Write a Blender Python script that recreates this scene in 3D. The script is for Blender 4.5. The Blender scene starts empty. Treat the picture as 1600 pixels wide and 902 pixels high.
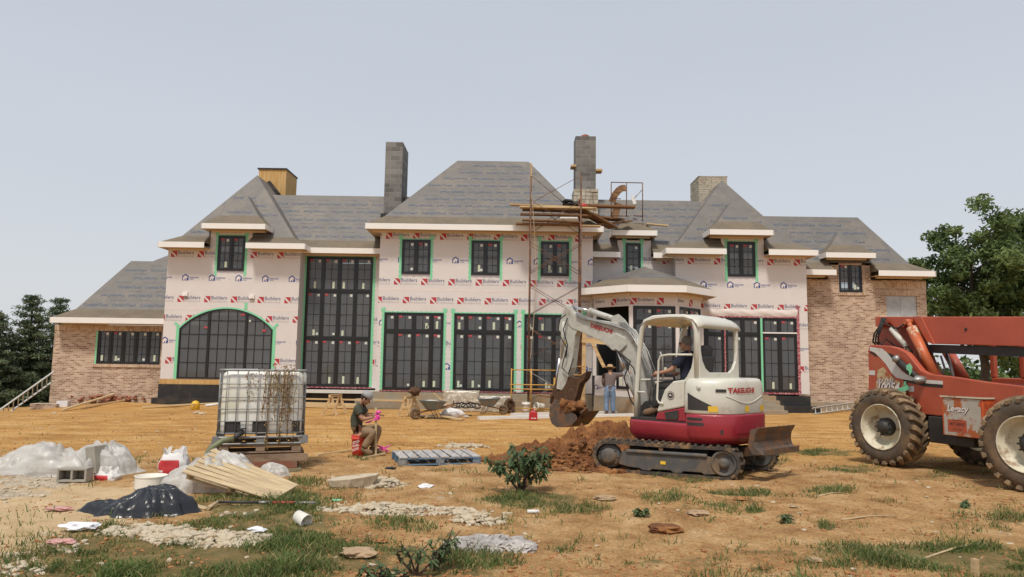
import bpy, bmesh, math, random
import numpy as np
from mathutils import Vector, Matrix, noise, Euler
R = math.radians
SC = bpy.context.scene
COL = SC.collection
random.seed(7)

# ---------------------------------------------------------------- camera
CAMZ, FPX, ROLL = 1.73, 1120.0, 0.0145
PITCH = math.atan(119.0/FPX)
cam_d = bpy.data.cameras.new("camera"); cam = bpy.data.objects.new("camera", cam_d); COL.objects.link(cam)
cam_d.sensor_width = 36.0; cam_d.lens = 36.0*FPX/1600.0
cam_d.clip_start = 0.1; cam_d.clip_end = 6000
CM = Matrix.Rotation(R(90)+PITCH, 4, 'X') @ Matrix.Rotation(ROLL, 4, 'Z')
cam.matrix_world = Matrix.Translation((0, 0, CAMZ)) @ CM
SC.camera = cam
CR = CM.to_3x3(); CRI = CR.transposed()

# ---------------------------------------------------------------- sky, sun, exposure
SUN_EL, SUN_AZ = R(60), R(196)          # azimuth: compass direction the light comes from (0 = +Y, clockwise)
w = bpy.data.worlds.new("World"); SC.world = w; w.use_nodes = True
nt = w.node_tree; nt.nodes.clear()
wo = nt.nodes.new('ShaderNodeOutputWorld'); bg = nt.nodes.new('ShaderNodeBackground')
sky = nt.nodes.new('ShaderNodeTexSky'); sky.sky_type = 'NISHITA'; sky.sun_disc = False
sky.sun_elevation = SUN_EL; sky.sun_rotation = SUN_AZ
sky.dust_density = 6.0; sky.air_density = 1.2; sky.ozone_density = 2.0
tc = nt.nodes.new('ShaderNodeTexCoord'); sp = nt.nodes.new('ShaderNodeSeparateXYZ')
rampn = nt.nodes.new('ShaderNodeValToRGB')      # thin high overcast: grey-blue veil over the clear sky
rampn.color_ramp.elements[0].position = 0.0; rampn.color_ramp.elements[0].color = (7.5, 7.65, 7.75, 1)
rampn.color_ramp.elements[1].position = 0.55; rampn.color_ramp.elements[1].color = (5.5, 5.95, 6.75, 1)
e = rampn.color_ramp.elements.new(0.18); e.color = (6.4, 6.8, 7.35, 1)
ns = nt.nodes.new('ShaderNodeTexNoise'); ns.inputs['Scale'].default_value = 1.6; ns.inputs['Detail'].default_value = 3
mpn = nt.nodes.new('ShaderNodeMapping'); mpn.inputs['Scale'].default_value = (1, 1, 4)
mul = nt.nodes.new('ShaderNodeMix'); mul.data_type = 'RGBA'; mul.blend_type = 'MULTIPLY'; mul.inputs['Factor'].default_value = 1.0
nr = nt.nodes.new('ShaderNodeMapRange'); nr.inputs['To Min'].default_value = 0.955; nr.inputs['To Max'].default_value = 1.045
mx = nt.nodes.new('ShaderNodeMix'); mx.data_type = 'RGBA'; mx.inputs['Factor'].default_value = 0.85
L = nt.links.new
L(tc.outputs['Generated'], sp.inputs[0]); L(sp.outputs['Z'], rampn.inputs['Fac'])
L(tc.outputs['Generated'], mpn.inputs['Vector']); L(mpn.outputs[0], ns.inputs['Vector']); L(ns.outputs['Fac'], nr.inputs['Value'])
L(rampn.outputs['Color'], mul.inputs['A']); L(nr.outputs[0], mul.inputs['B'])
L(sky.outputs['Color'], mx.inputs['A']); L(mul.outputs['Result'], mx.inputs['B'])
L(mx.outputs['Result'], bg.inputs['Color']); bg.inputs['Strength'].default_value = 0.1
L(bg.outputs[0], wo.inputs[0])
sd = bpy.data.lights.new("sun", 'SUN'); sd.energy = 2.7; sd.angle = R(9); sd.color = (1.0, 0.94, 0.84)
so = bpy.data.objects.new("sun", sd); COL.objects.link(so)
sdir = Vector((math.sin(SUN_AZ)*math.cos(SUN_EL), math.cos(SUN_AZ)*math.cos(SUN_EL), math.sin(SUN_EL)))
so.rotation_euler = sdir.to_track_quat('Z', 'Y').to_euler(); so.location = sdir*60
SC.view_settings.view_transform = 'Standard'; SC.view_settings.look = 'None'
SC.view_settings.exposure = 0.10; SC.view_settings.gamma = 1.0
SC.render.engine = 'CYCLES'; SC.cycles.max_bounces = 6; SC.cycles.transparent_max_bounces = 12
SC.cycles.caustics_reflective = False; SC.cycles.caustics_refractive = False

# ---------------------------------------------------------------- geometry helpers
def ray(u, v):
    return CR @ Vector(((u-800)/FPX, -(v-451)/FPX, -1))
def P(u, v, d):                      # point at depth d metres in front of the camera position
    r = ray(u, v); t = d/r.y
    return Vector((r.x*t, d, CAMZ+r.z*t))
def G(u, v, z=0.0):                  # point on the ground
    r = ray(u, v); t = (z-CAMZ)/r.z
    return Vector((r.x*t, r.y*t, z))
def PL(u, v, o, dr):                 # point on the upright plane through o running along dr (xy): gives (s, z)
    r = ray(u, v)
    # o + s*dr = t*r (xy)
    det = dr[0]*(-r.y) + r.x*dr[1]
    s = (-o[0]*(-r.y) + (-r.x)*o[1])/det
    t = (o[1]+s*dr[1])/r.y
    return s, CAMZ + r.z*t
def PR(u0, v0, u1, v1, d):           # pixel rectangle -> x0, x1, z0, z1 on the plane y = d
    vm, um = (v0+v1)/2, (u0+u1)/2
    return P(u0, vm, d).x, P(u1, vm, d).x, P(um, v1, d).z, P(um, v0, d).z
def proj_np(x, y, z):
    z = z-CAMZ
    m = np.array(CRI)
    cx = m[0, 0]*x+m[0, 1]*y+m[0, 2]*z; cy = m[1, 0]*x+m[1, 1]*y+m[1, 2]*z; cz = m[2, 0]*x+m[2, 1]*y+m[2, 2]*z
    cz = np.minimum(cz, -0.01)
    return 800+FPX*cx/(-cz), 451-FPX*cy/(-cz)

def frame_of(d, up=(0, 0, 1)):
    z = Vector(d).normalized(); u = Vector(up)
    if abs(z.dot(u)) > 0.98: u = Vector((1, 0, 0))
    x = u.cross(z).normalized(); y = z.cross(x)
    return x, y, z

class MB:
    def __init__(s): s.bm = bmesh.new(); s.mi = 0; s.sm = False
    def face(s, vs, mi=None):
        try:
            f = s.bm.faces.new(vs); f.material_index = s.mi if mi is None else mi; f.smooth = s.sm; return f
        except ValueError: return None
    def vs(s, pts): return [s.bm.verts.new(p) for p in pts]
    def poly(s, pts, mi=None): return s.face(s.vs(pts), mi)
    def box(s, c, size, rot=None, mi=None, taper=None):
        hx, hy, hz = size[0]/2, size[1]/2, size[2]/2
        M = Matrix.Identity(3)
        if rot is not None: M = (rot if isinstance(rot, Matrix) else Euler(rot).to_matrix())
        c = Vector(c); pts = []
        for z in (-1, 1):
            k = 1 if (taper is None or z < 0) else taper
            for x, y in ((-1, -1), (1, -1), (1, 1), (-1, 1)):
                pts.append(c + M @ Vector((x*hx*k, y*hy*k, z*hz)))
        v = s.vs(pts)
        for q in ((3, 2, 1, 0), (4, 5, 6, 7), (0, 1, 5, 4), (1, 2, 6, 5), (2, 3, 7, 6), (3, 0, 4, 7)):
            s.face([v[i] for i in q], mi)
        return v
    def bx(s, x0, x1, y0, y1, z0, z1, mi=None):
        return s.box(((x0+x1)/2, (y0+y1)/2, (z0+z1)/2), (abs(x1-x0), abs(y1-y0), abs(z1-z0)), None, mi)
    def beam(s, p0, p1, w_, h_, up=(0, 0, 1), mi=None):     # rectangular bar; w_ across, h_ along up
        p0, p1 = Vector(p0), Vector(p1); x, y, z = frame_of(p1-p0, up)
        v = []
        for p in (p0, p1):
            for a, b in ((-1, -1), (1, -1), (1, 1), (-1, 1)): v.append(p+x*a*w_/2+y*b*h_/2)
        v = s.vs(v)
        for q in ((3, 2, 1, 0), (4, 5, 6, 7), (0, 1, 5, 4), (1, 2, 6, 5), (2, 3, 7, 6), (3, 0, 4, 7)):
            s.face([v[i] for i in q], mi)
    def tube(s, pts, r, n=8, cap=True, mi=None):
        pts = [Vector(p) for p in pts]; rs = r if isinstance(r, (list, tuple)) else [r]*len(pts)
        rings = []; px = None
        for i, p in enumerate(pts):
            d = (pts[min(i+1, len(pts)-1)]-pts[max(i-1, 0)])
            if d.length < 1e-9: d = Vector((0, 0, 1))
            x, y, z = frame_of(d)
            if px is not None:
                x = (px - z*px.dot(z))
                x = x.normalized() if x.length > 1e-6 else frame_of(d)[0]
                y = z.cross(x)
            px = x
            rings.append(s.vs([p+(x*math.cos(2*math.pi*k/n)+y*math.sin(2*math.pi*k/n))*rs[i] for k in range(n)]))
        osm = s.sm; s.sm = n > 5
        for a, b in zip(rings[:-1], rings[1:]):
            for k in range(n): s.face([a[k], a[(k+1) % n], b[(k+1) % n], b[k]], mi)
        s.sm = False
        if cap:
            s.face(list(reversed(rings[0])), mi); s.face(rings[-1], mi)
        s.sm = osm
    def lathe(s, prof, o, ax=(0, 0, 1), n=20, mi=None, cap=True, smooth=True):   # prof: (radius, height) along ax
        o = Vector(o); x, y, z = frame_of(ax); rings = []
        for r_, h_ in prof:
            rings.append(s.vs([o+z*h_+(x*math.cos(2*math.pi*k/n)+y*math.sin(2*math.pi*k/n))*max(r_, 1e-4) for k in range(n)]))
        osm = s.sm; s.sm = smooth
        for i, (a, b) in enumerate(zip(rings[:-1], rings[1:])):
            m_ = mi[i] if isinstance(mi, (list, tuple)) else mi
            for k in range(n): s.face([a[k], a[(k+1) % n], b[(k+1) % n], b[k]], m_)
        s.sm = osm
        if cap:
            s.face(list(reversed(rings[0])), mi[0] if isinstance(mi, (list, tuple)) else mi)
            s.face(rings[-1], mi[-1] if isinstance(mi, (list, tuple)) else mi)
    def prism(s, pts3, off, mi=None, smooth=False):            # planar outline (3-D points) pushed by off
        off = Vector(off); a = s.vs(pts3); b = s.vs([Vector(p)+off for p in pts3]); n = len(a)
        s.face(list(reversed(a)), mi); s.face(b, mi)
        osm = s.sm; s.sm = smooth
        for k in range(n): s.face([a[k], a[(k+1) % n], b[(k+1) % n], b[k]], mi)
        s.sm = osm
    def blob(s, c, r, sub=2, amp=0.2, sc=(1, 1, 1), seed=0, mi=None, rot=None, freq=1.5, smooth=True, flat=None):
        g = bmesh.ops.create_icosphere(s.bm, subdivisions=sub, radius=1.0)
        c = Vector(c); M = Euler(rot).to_matrix() if rot is not None else Matrix.Identity(3)
        for v in g['verts']:
            p = v.co.copy(); k = 1+amp*noise.noise(p*freq+Vector((seed*7.3, seed*3.1, seed*1.7)))*2
            q = Vector((p.x*sc[0], p.y*sc[1], p.z*sc[2]))*r*k
            if flat is not None and q.z < flat: q.z = flat
            v.co = c + M @ q
        fs = set()
        for v in g['verts']:
            for f in v.link_faces: fs.add(f)
        for f in fs: f.material_index = s.mi if mi is None else mi; f.smooth = smooth
        return g['verts']
    def quad_torus(s, c, ax, R1, r1, n=24, m=8, mi=None):
        c = Vector(c); x, y, z = frame_of(ax); rings = []
        for i in range(n):
            a = 2*math.pi*i/n; d = x*math.cos(a)+y*math.sin(a)
            rings.append(s.vs([c+d*(R1+r1*math.cos(2*math.pi*k/m))+z*r1*math.sin(2*math.pi*k/m) for k in range(m)]))
        osm = s.sm; s.sm = True
        for i in range(n):
            a, b = rings[i], rings[(i+1) % n]
            for k in range(m): s.face([a[k], a[(k+1) % m], b[(k+1) % m], b[k]], mi)
        s.sm = osm
    def xf(s, M):
        s.bm.transform(M); return s
    def build(s, name, mats, parent=None, bevel=0, fixn=True):
        if fixn: bmesh.ops.recalc_face_normals(s.bm, faces=s.bm.faces)
        me = bpy.data.meshes.new(name); s.bm.to_mesh(me); s.bm.free()
        if not isinstance(mats, (list, tuple)): mats = [mats]
        for m in mats: me.materials.append(m)
        o = bpy.data.objects.new(name, me); COL.objects.link(o)
        if parent is not None:
            W = wmat(parent); me.transform(W.inverted()); o.parent = parent
        if bevel:
            b = o.modifiers.new("bevel", 'BEVEL'); b.width = bevel; b.segments = 2; b.limit_method = 'ANGLE'; b.angle_limit = R(40)
        return o
def wmat(o):
    M = o.matrix_basis.copy(); p = o.parent
    while p is not None: M = p.matrix_basis @ M; p = p.parent
    return M
def empty(name, loc, label, cat, rz=0, group=None):
    o = bpy.data.objects.new(name, None); COL.objects.link(o); o.empty_display_size = 0.3
    o.location = loc; o.rotation_euler = (0, 0, rz); tag(o, label, cat, group); return o
def tag(o, label=None, cat=None, group=None, kind=None):
    if label: o['label'] = label
    if cat: o['category'] = cat
    if group: o['group'] = group
    if kind: o['kind'] = kind
    return o
def copy_tree(o, parent=None):
    c = o.copy(); COL.objects.link(c); c.parent = parent
    for ch in list(o.children): copy_tree(ch, c)
    return c
def origin_to(o, p):                       # move a single-mesh thing's origin to its base
    p = Vector(p); o.data.transform(Matrix.Translation(-p)); o.location = p; return o

# ---------------------------------------------------------------- text
_tc = {}
def text_data(s_, bold=0.0, shear=0.0, res=2):
    k = (s_, bold, shear, res)
    if k in _tc: return _tc[k]
    c = bpy.data.curves.new("t", 'FONT'); c.body = s_; c.size = 1.0; c.offset = bold; c.shear = shear; c.resolution_u = res
    o = bpy.data.objects.new("t", c); COL.objects.link(o)
    dg = bpy.context.evaluated_depsgraph_get(); dg.update()
    me = bpy.data.meshes.new_from_object(o.evaluated_get(dg))
    vs = [v.co.copy() for v in me.vertices]; fs = [tuple(p.vertices) for p in me.polygons]
    bpy.data.objects.remove(o); bpy.data.curves.remove(c); bpy.data.meshes.remove(me)
    x0 = min(v.x for v in vs); x1 = max(v.x for v in vs); y0 = min(v.y for v in vs); y1 = max(v.y for v in vs)
    vs = [((v.x-x0)/(x1-x0), (v.y-y0)/(y1-y0)) for v in vs]       # unit box
    _tc[k] = (vs, fs); return _tc[k]
def put_text(mb, s_, o, ex, ey, w_, h_, mi=0, bold=0.0, shear=0.0, res=2):
    """text filling w_ x h_ from lower-left point o along unit vectors ex, ey"""
    vs, fs = text_data(s_, bold, shear, res); o = Vector(o); ex = Vector(ex); ey = Vector(ey)
    bv = mb.vs([o+ex*(a*w_)+ey*(b*h_) for a, b in vs])
    for f in fs: mb.face([bv[i] for i in f], mi)
def put_poly(mb, pts2, o, ex, ey, mi=0):
    o = Vector(o); ex = Vector(ex); ey = Vector(ey)
    mb.poly([o+ex*a+ey*b for a, b in pts2], mi)

# ---------------------------------------------------------------- materials
def mat(name, col, rough=0.7, metal=0.0, spec=0.5, var=0.12, scale=6.0, bump=0.0, bscale=40.0, col2=None, thr=(0.45, 0.62), c2scale=3.0, coat=0.0):
    """base colour with noise variation; col2 = second colour in ragged patches (rust, dirt, wear)"""
    m = bpy.data.materials.new(name); m.use_nodes = True; n = m.node_tree; p = n.nodes['Principled BSDF']
    p.inputs['Roughness'].default_value = rough; p.inputs['Metallic'].default_value = metal
    p.inputs['Specular IOR Level'].default_value = spec; p.inputs['Coat Weight'].default_value = coat
    t = n.nodes.new('ShaderNodeTexCoord'); nz = n.nodes.new('ShaderNodeTexNoise'); nz.inputs['Scale'].default_value = scale
    nz.inputs['Detail'].default_value = 5; nz.inputs['Roughness'].default_value = 0.6
    n.links.new(t.outputs['Object'], nz.inputs['Vector'])
    mr = n.nodes.new('ShaderNodeMapRange'); mr.inputs['From Min'].default_value = 0.25; mr.inputs['From Max'].default_value = 0.75
    mr.inputs['To Min'].default_value = 1-var; mr.inputs['To Max'].default_value = 1+var
    n.links.new(nz.outputs['Fac'], mr.inputs['Value'])
    mm = n.nodes.new('ShaderNodeVectorMath'); mm.operation = 'SCALE'; mm.inputs[0].default_value = col[:3]
    n.links.new(mr.outputs[0], mm.inputs['Scale']); out = mm.outputs[0]
    if col2 is not None:
        n2 = n.nodes.new('ShaderNodeTexNoise'); n2.inputs['Scale'].default_value = c2scale; n2.inputs['Detail'].default_value = 7; n2.inputs['Roughness'].default_value = 0.65
        n.links.new(t.outputs['Object'], n2.inputs['Vector'])
        r2 = n.nodes.new('ShaderNodeMapRange'); r2.inputs['From Min'].default_value = thr[0]; r2.inputs['From Max'].default_value = thr[1]
        n.links.new(n2.outputs['Fac'], r2.inputs['Value'])
        mc = n.nodes.new('ShaderNodeMix'); mc.data_type = 'RGBA'; n.links.new(r2.outputs[0], mc.inputs['Factor'])
        n.links.new(out, mc.inputs['A']); mc.inputs['B'].default_value = tuple(col2[:3])+(1,); out = mc.outputs['Result']
    n.links.new(out, p.inputs['Base Color'])
    if bump:
        nb = n.nodes.new('ShaderNodeTexNoise'); nb.inputs['Scale'].default_value = bscale; nb.inputs['Detail'].default_value = 4
        n.links.new(t.outputs['Object'], nb.inputs['Vector'])
        b = n.nodes.new('ShaderNodeBump'); b.inputs['Strength'].default_value = bump; b.inputs['Distance'].default_value = 0.02
        n.links.new(nb.outputs['Fac'], b.inputs['Height']); n.links.new(b.outputs[0], p.inputs['Normal'])
    return m
def wood(name, col, col2, rough=0.75, along='X', scale=1.0):
    m = mat(name, col, rough, var=0.18, scale=9*scale, bump=0.25, bscale=30, col2=col2, thr=(0.42, 0.6), c2scale=5*scale, spec=0.25)
    n = m.node_tree
    t = [x for x in n.nodes if x.type == 'TEX_COORD'][0]
    mp = n.nodes.new('ShaderNodeMapping')
    s3 = {'X': (0.12, 1.5, 1.5), 'Y': (1.5, 0.12, 1.5), 'Z': (1.5, 1.5, 0.12)}[along]; mp.inputs['Scale'].default_value = s3
    for l in list(n.links):
        if l.from_node == t:
            ts = l.to_socket; n.links.remove(l); n.links.new(mp.outputs[0], ts)
    n.links.new(t.outputs['Object'], mp.inputs['Vector'])
    return m
def leafmat(name, col, trans=0.35, var=0.35):
    m = mat(name, col, 0.6, var=var, scale=2.5, spec=0.3); n = m.node_tree; p = n.nodes['Principled BSDF']
    src = p.inputs['Base Color'].links[0].from_socket
    tr = n.nodes.new('ShaderNodeBsdfTranslucent'); n.links.new(src, tr.inputs['Color'])
    ms = n.nodes.new('ShaderNodeMixShader'); ms.inputs[0].default_value = trans
    out = [x for x in n.nodes if x.type == 'OUTPUT_MATERIAL'][0]
    n.links.new(p.outputs[0], ms.inputs[1]); n.links.new(tr.outputs[0], ms.inputs[2]); n.links.new(ms.outputs[0], out.inputs['Surface'])
    return m

M = {}
M['wrap'] = mat('house_wrap', (0.66, 0.615, 0.59), 0.55, var=0.035, scale=1.5, bump=0.55, bscale=1.6)
M['wrap_face'] = mat('wrap_seam', (0.70, 0.62, 0.58), 0.5, var=0.04, scale=3, bump=0.4, bscale=4)
M['ink_red'] = mat('ink_red', (0.42, 0.035, 0.045), 0.6, var=0.05)
M['ink_white'] = mat('ink_white', (0.75, 0.66, 0.62), 0.6, var=0.02)
M['ink_slate'] = mat('ink_slate', (0.15, 0.15, 0.24), 0.6, var=0.05)
M['ink_grey'] = mat('ink_grey', (0.42, 0.38, 0.40), 0.6, var=0.05)
M['ink_blue'] = mat('ink_blue', (0.05, 0.085, 0.26), 0.6, var=0.05)
M['tape'] = mat('green_tape', (0.22, 0.62, 0.36), 0.45, var=0.06, scale=20)
M['tape_red'] = mat('red_tape', (0.28, 0.03, 0.05), 0.45, var=0.5, scale=25, col2=(0.6, 0.35, 0.35), thr=(0.5, 0.55), c2scale=24)
M['black'] = mat('black_frame', (0.012, 0.012, 0.013), 0.35, var=0.1)
M['foundation'] = mat('black_foundation', (0.018, 0.017, 0.017), 0.55, var=0.3, bump=0.3, bscale=6, col2=(0.10, 0.07, 0.05), thr=(0.52, 0.75), c2scale=1.4)
M['trim'] = mat('white_trim', (0.80, 0.77, 0.73), 0.45, var=0.03, scale=2)
M['soffit'] = mat('tan_soffit', (0.52, 0.37, 0.23), 0.6, var=0.06, scale=3)
M['frieze'] = mat('cream_frieze', (0.66, 0.55, 0.42), 0.55, var=0.04)
M['concrete'] = mat('concrete', (0.30, 0.255, 0.19), 0.85, var=0.15, scale=4, bump=0.3, bscale=25, col2=(0.36, 0.22, 0.10), thr=(0.5, 0.72), c2scale=1.2)
M['underlay'] = mat('roof_underlay', (0.145, 0.132, 0.120), 0.6, var=0.14, scale=2.0, bump=0.9, bscale=2.8, col2=(0.18, 0.155, 0.13), thr=(0.5, 0.6), c2scale=0.9)
M['shield'] = mat('roof_membrane', (0.175, 0.14, 0.095), 0.9, var=0.10, scale=5, bump=0.2, bscale=60, col2=(0.14, 0.112, 0.08), thr=(0.45, 0.65), c2scale=1.2)
M['roofink'] = mat('roof_print', (0.062, 0.092, 0.155), 0.6, var=0.3, scale=3.0, col2=(0.14, 0.13, 0.125), thr=(0.55, 0.7), c2scale=6)
M['interior'] = mat('interior_board', (0.60, 0.57, 0.52), 0.8, var=0.15, scale=1.5)
M['sticker_w'] = mat('sticker_white', (0.62, 0.64, 0.58), 0.5, var=0.08, scale=9)
M['sticker_c'] = mat('sticker_cream', (0.55, 0.60, 0.45), 0.5, var=0.1, scale=9)
M['sticker_r'] = mat('sticker_red', (0.40, 0.06, 0.07), 0.5, var=0.2, scale=30)
M['osb'] = wood('osb', (0.50, 0.29, 0.10), (0.58, 0.38, 0.17), along='Z', scale=1.5)
M['lumber'] = wood('lumber', (0.60, 0.42, 0.22), (0.45, 0.30, 0.15), along='X')
M['lumber_y'] = wood('lumber_fresh', (0.62, 0.48, 0.28), (0.52, 0.38, 0.2), along='X')
M['plank'] = wood('old_plank', (0.17, 0.085, 0.04), (0.28, 0.16, 0.08), along='X')
M['plank_y'] = wood('pale_plank', (0.55, 0.40, 0.22), (0.38, 0.25, 0.13), along='X')
M['rust'] = mat('rusty_pipe', (0.10, 0.055, 0.035), 0.8, var=0.3, scale=8, col2=(0.20, 0.09, 0.045), thr=(0.45, 0.6), c2scale=4)
M['steel_grey'] = mat('steel_grey', (0.32, 0.31, 0.29), 0.45, metal=0.6, var=0.2, scale=8)
M['galv'] = mat('galvanised', (0.27, 0.27, 0.26), 0.5, metal=0.5, var=0.2, scale=10)
M['yellow_frame'] = mat('yellow_scaffold', (0.55, 0.30, 0.06), 0.6, var=0.2, scale=8, col2=(0.25, 0.12, 0.05), thr=(0.55, 0.65), c2scale=8)
M['clay_pipe'] = mat('clay_flue', (0.38, 0.13, 0.07), 0.8, var=0.1)
M['stone'] = mat('cream_stone', (0.47, 0.42, 0.33), 0.85, var=0.2, scale=3.5, bump=0.4, bscale=20, col2=(0.36, 0.30, 0.22), thr=(0.5, 0.6), c2scale=2.2)
M['mortar'] = mat('mortar', (0.24, 0.20, 0.15), 0.9)
M['rubber'] = mat('rubber', (0.02, 0.019, 0.018), 0.75, var=0.2, scale=6, bump=0.2)

def glass_mat():
    m = bpy.data.materials.new('window_glass'); m.use_nodes = True; n = m.node_tree; n.nodes.clear()
    o = n.nodes.new('ShaderNodeOutputMaterial'); gl = n.nodes.new('ShaderNodeBsdfGlossy'); gl.inputs['Roughness'].default_value = 0.04
    df = n.nodes.new('ShaderNodeBsdfDiffuse'); df.inputs['Color'].default_value = (0.21, 0.22, 0.235, 1)
    tr = n.nodes.new('ShaderNodeBsdfTransparent'); tr.inputs['Color'].default_value = (0.78, 0.82, 0.82, 1)
    m1 = n.nodes.new('ShaderNodeMixShader'); m1.inputs[0].default_value = 0.36     # grey mixed in to stand for sky reflected in the panes
    n.links.new(tr.outputs[0], m1.inputs[1]); n.links.new(df.outputs[0], m1.inputs[2])
    fr = n.nodes.new('ShaderNodeFresnel'); fr.inputs['IOR'].default_value = 1.62
    m2 = n.nodes.new('ShaderNodeMixShader'); n.links.new(fr.outputs[0], m2.inputs[0])
    n.links.new(m1.outputs[0], m2.inputs[1]); n.links.new(gl.outputs[0], m2.inputs[2]); n.links.new(m2.outputs[0], o.inputs['Surface'])
    t = n.nodes.new('ShaderNodeTexCoord'); nb = n.nodes.new('ShaderNodeTexNoise'); nb.inputs['Scale'].default_value = 1.1
    b = n.nodes.new('ShaderNodeBump'); b.inputs['Strength'].default_value = 0.06; b.inputs['Distance'].default_value = 0.05
    n.links.new(t.outputs['Object'], nb.inputs['Vector']); n.links.new(nb.outputs['Fac'], b.inputs['Height']); n.links.new(b.outputs[0], gl.inputs['Normal'])
    return m
M['glass'] = glass_mat()

def brick_mat(name, soldier=False, c1=(0.55, 0.40, 0.29), c2=(0.22, 0.11, 0.065), mortar=(0.55, 0.455, 0.36), bw=0.21, rh=0.070, ms=0.011):
    m = bpy.data.materials.new(name); m.use_nodes = True; n = m.node_tree; p = n.nodes['Principled BSDF']
    p.inputs['Roughness'].default_value = 0.9; p.inputs['Specular IOR Level'].default_value = 0.2
    t = n.nodes.new('ShaderNodeTexCoord'); s = n.nodes.new('ShaderNodeSeparateXYZ'); c = n.nodes.new('ShaderNodeCombineXYZ')
    a = n.nodes.new('ShaderNodeMath'); a.operation = 'ADD'
    n.links.new(t.outputs['Object'], s.inputs[0]); n.links.new(s.outputs[0], a.inputs[0]); n.links.new(s.outputs[1], a.inputs[1])
    if soldier: n.links.new(a.outputs[0], c.inputs[1]); n.links.new(s.outputs[2], c.inputs[0])
    else: n.links.new(a.outputs[0], c.inputs[0]); n.links.new(s.outputs[2], c.inputs[1])
    b = n.nodes.new('ShaderNodeTexBrick'); b.inputs['Scale'].default_value = 1.0
    b.inputs['Brick Width'].default_value = bw; b.inputs['Row Height'].default_value = rh
    b.inputs['Mortar Size'].default_value = ms; b.inputs['Mortar Smooth'].default_value = 0.3; b.inputs['Bias'].default_value = -0.1
    b.inputs['Color1'].default_value = c1+(1,); b.inputs['Color2'].default_value = c2+(1,); b.inputs['Mortar'].default_value = mortar+(1,)
    n.links.new(c.outputs[0], b.inputs['Vector'])
    nz = n.nodes.new('ShaderNodeTexNoise'); nz.inputs['Scale'].default_value = 0.9; nz.inputs['Detail'].default_value = 6
    n.links.new(t.outputs['Object'], nz.inputs['Vector'])
    mr = n.nodes.new('ShaderNodeMapRange'); mr.inputs['From Min'].default_value = 0.3; mr.inputs['From Max'].default_value = 0.7; mr.inputs['To Min'].default_value = 0.82; mr.inputs['To Max'].default_value = 1.15
    n.links.new(nz.outputs['Fac'], mr.inputs['Value'])
    mm = n.nodes.new('ShaderNodeVectorMath'); mm.operation = 'SCALE'; n.links.new(b.outputs['Color'], mm.inputs[0]); n.links.new(mr.outputs[0], mm.inputs['Scale'])
    n.links.new(mm.outputs[0], p.inputs['Base Color'])
    bu = n.nodes.new('ShaderNodeBump'); bu.inputs['Strength'].default_value = 0.6; bu.inputs['Distance'].default_value = 0.01; bu.invert = True
    n.links.new(b.outputs['Fac'], bu.inputs['Height']); n.links.new(bu.outputs[0], p.inputs['Normal'])
    return m
M['brick'] = brick_mat('brick_wall')
M['soldier'] = brick_mat('soldier_brick', True, rh=0.085, c1=(0.55, 0.42, 0.29), c2=(0.36, 0.2, 0.11))
M['cmu'] = brick_mat('block_masonry', False, (0.225, 0.215, 0.20), (0.12, 0.115, 0.11), (0.26, 0.25, 0.235), 0.40, 0.2, 0.012)
# ================================================================ THE HOUSE
HOUSE = empty('unfinished_house', (0, 28.6, 0), 'large unfinished two storey house in pink printed wrap and brick under steep grey roofs', 'house')
YC, YB, YL, YLW, YR, YRW = 28.0, 29.3, 28.6, 29.3, 28.6, 29.6      # wall planes: centre, bays, left block, left wing, right block, right wing
YBACK = 32.3
def Zc(vc, d): return P(800, vc, d).z

def wall_panel(mb, outline, holes, y, th=0.14, mi=0):
    bm = mb.bm; edges = []
    for loop in [outline]+holes:
        vs = [bm.verts.new((p[0], y, p[1])) for p in loop]
        for i in range(len(vs)): edges.append(bm.edges.new((vs[i], vs[(i+1) % len(vs)])))
    r = bmesh.ops.triangle_fill(bm, edges=edges, use_beauty=True, use_dissolve=False, normal=(0, -1, 0))
    fs = [g for g in r['geom'] if isinstance(g, bmesh.types.BMFace)]
    e = bmesh.ops.extrude_face_region(bm, geom=fs)
    nv = [g for g in e['geom'] if isinstance(g, bmesh.types.BMVert)]
    bmesh.ops.translate(bm, verts=nv, vec=(0, th, 0))
    for f in bm.faces: f.material_index = mi if f.material_index == 0 else f.material_index
def rect_loop(r): return [(r[0], r[2]), (r[1], r[2]), (r[1], r[3]), (r[0], r[3])]
def arch_loop(x0, x1, z0, zs, zt, n=20):
    xc = (x0+x1)/2; a = (x1-x0)/2; h = zt-zs; Rr = (a*a+h*h)/(2*h); zc = zt-Rr; t0 = math.asin(a/Rr)
    pts = [(x0, z0), (x1, z0)]
    for i in range(n+1):
        t = t0-2*t0*i/n; pts.append((xc+Rr*math.sin(t), zc+Rr*math.cos(t)))
    return pts

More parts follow.
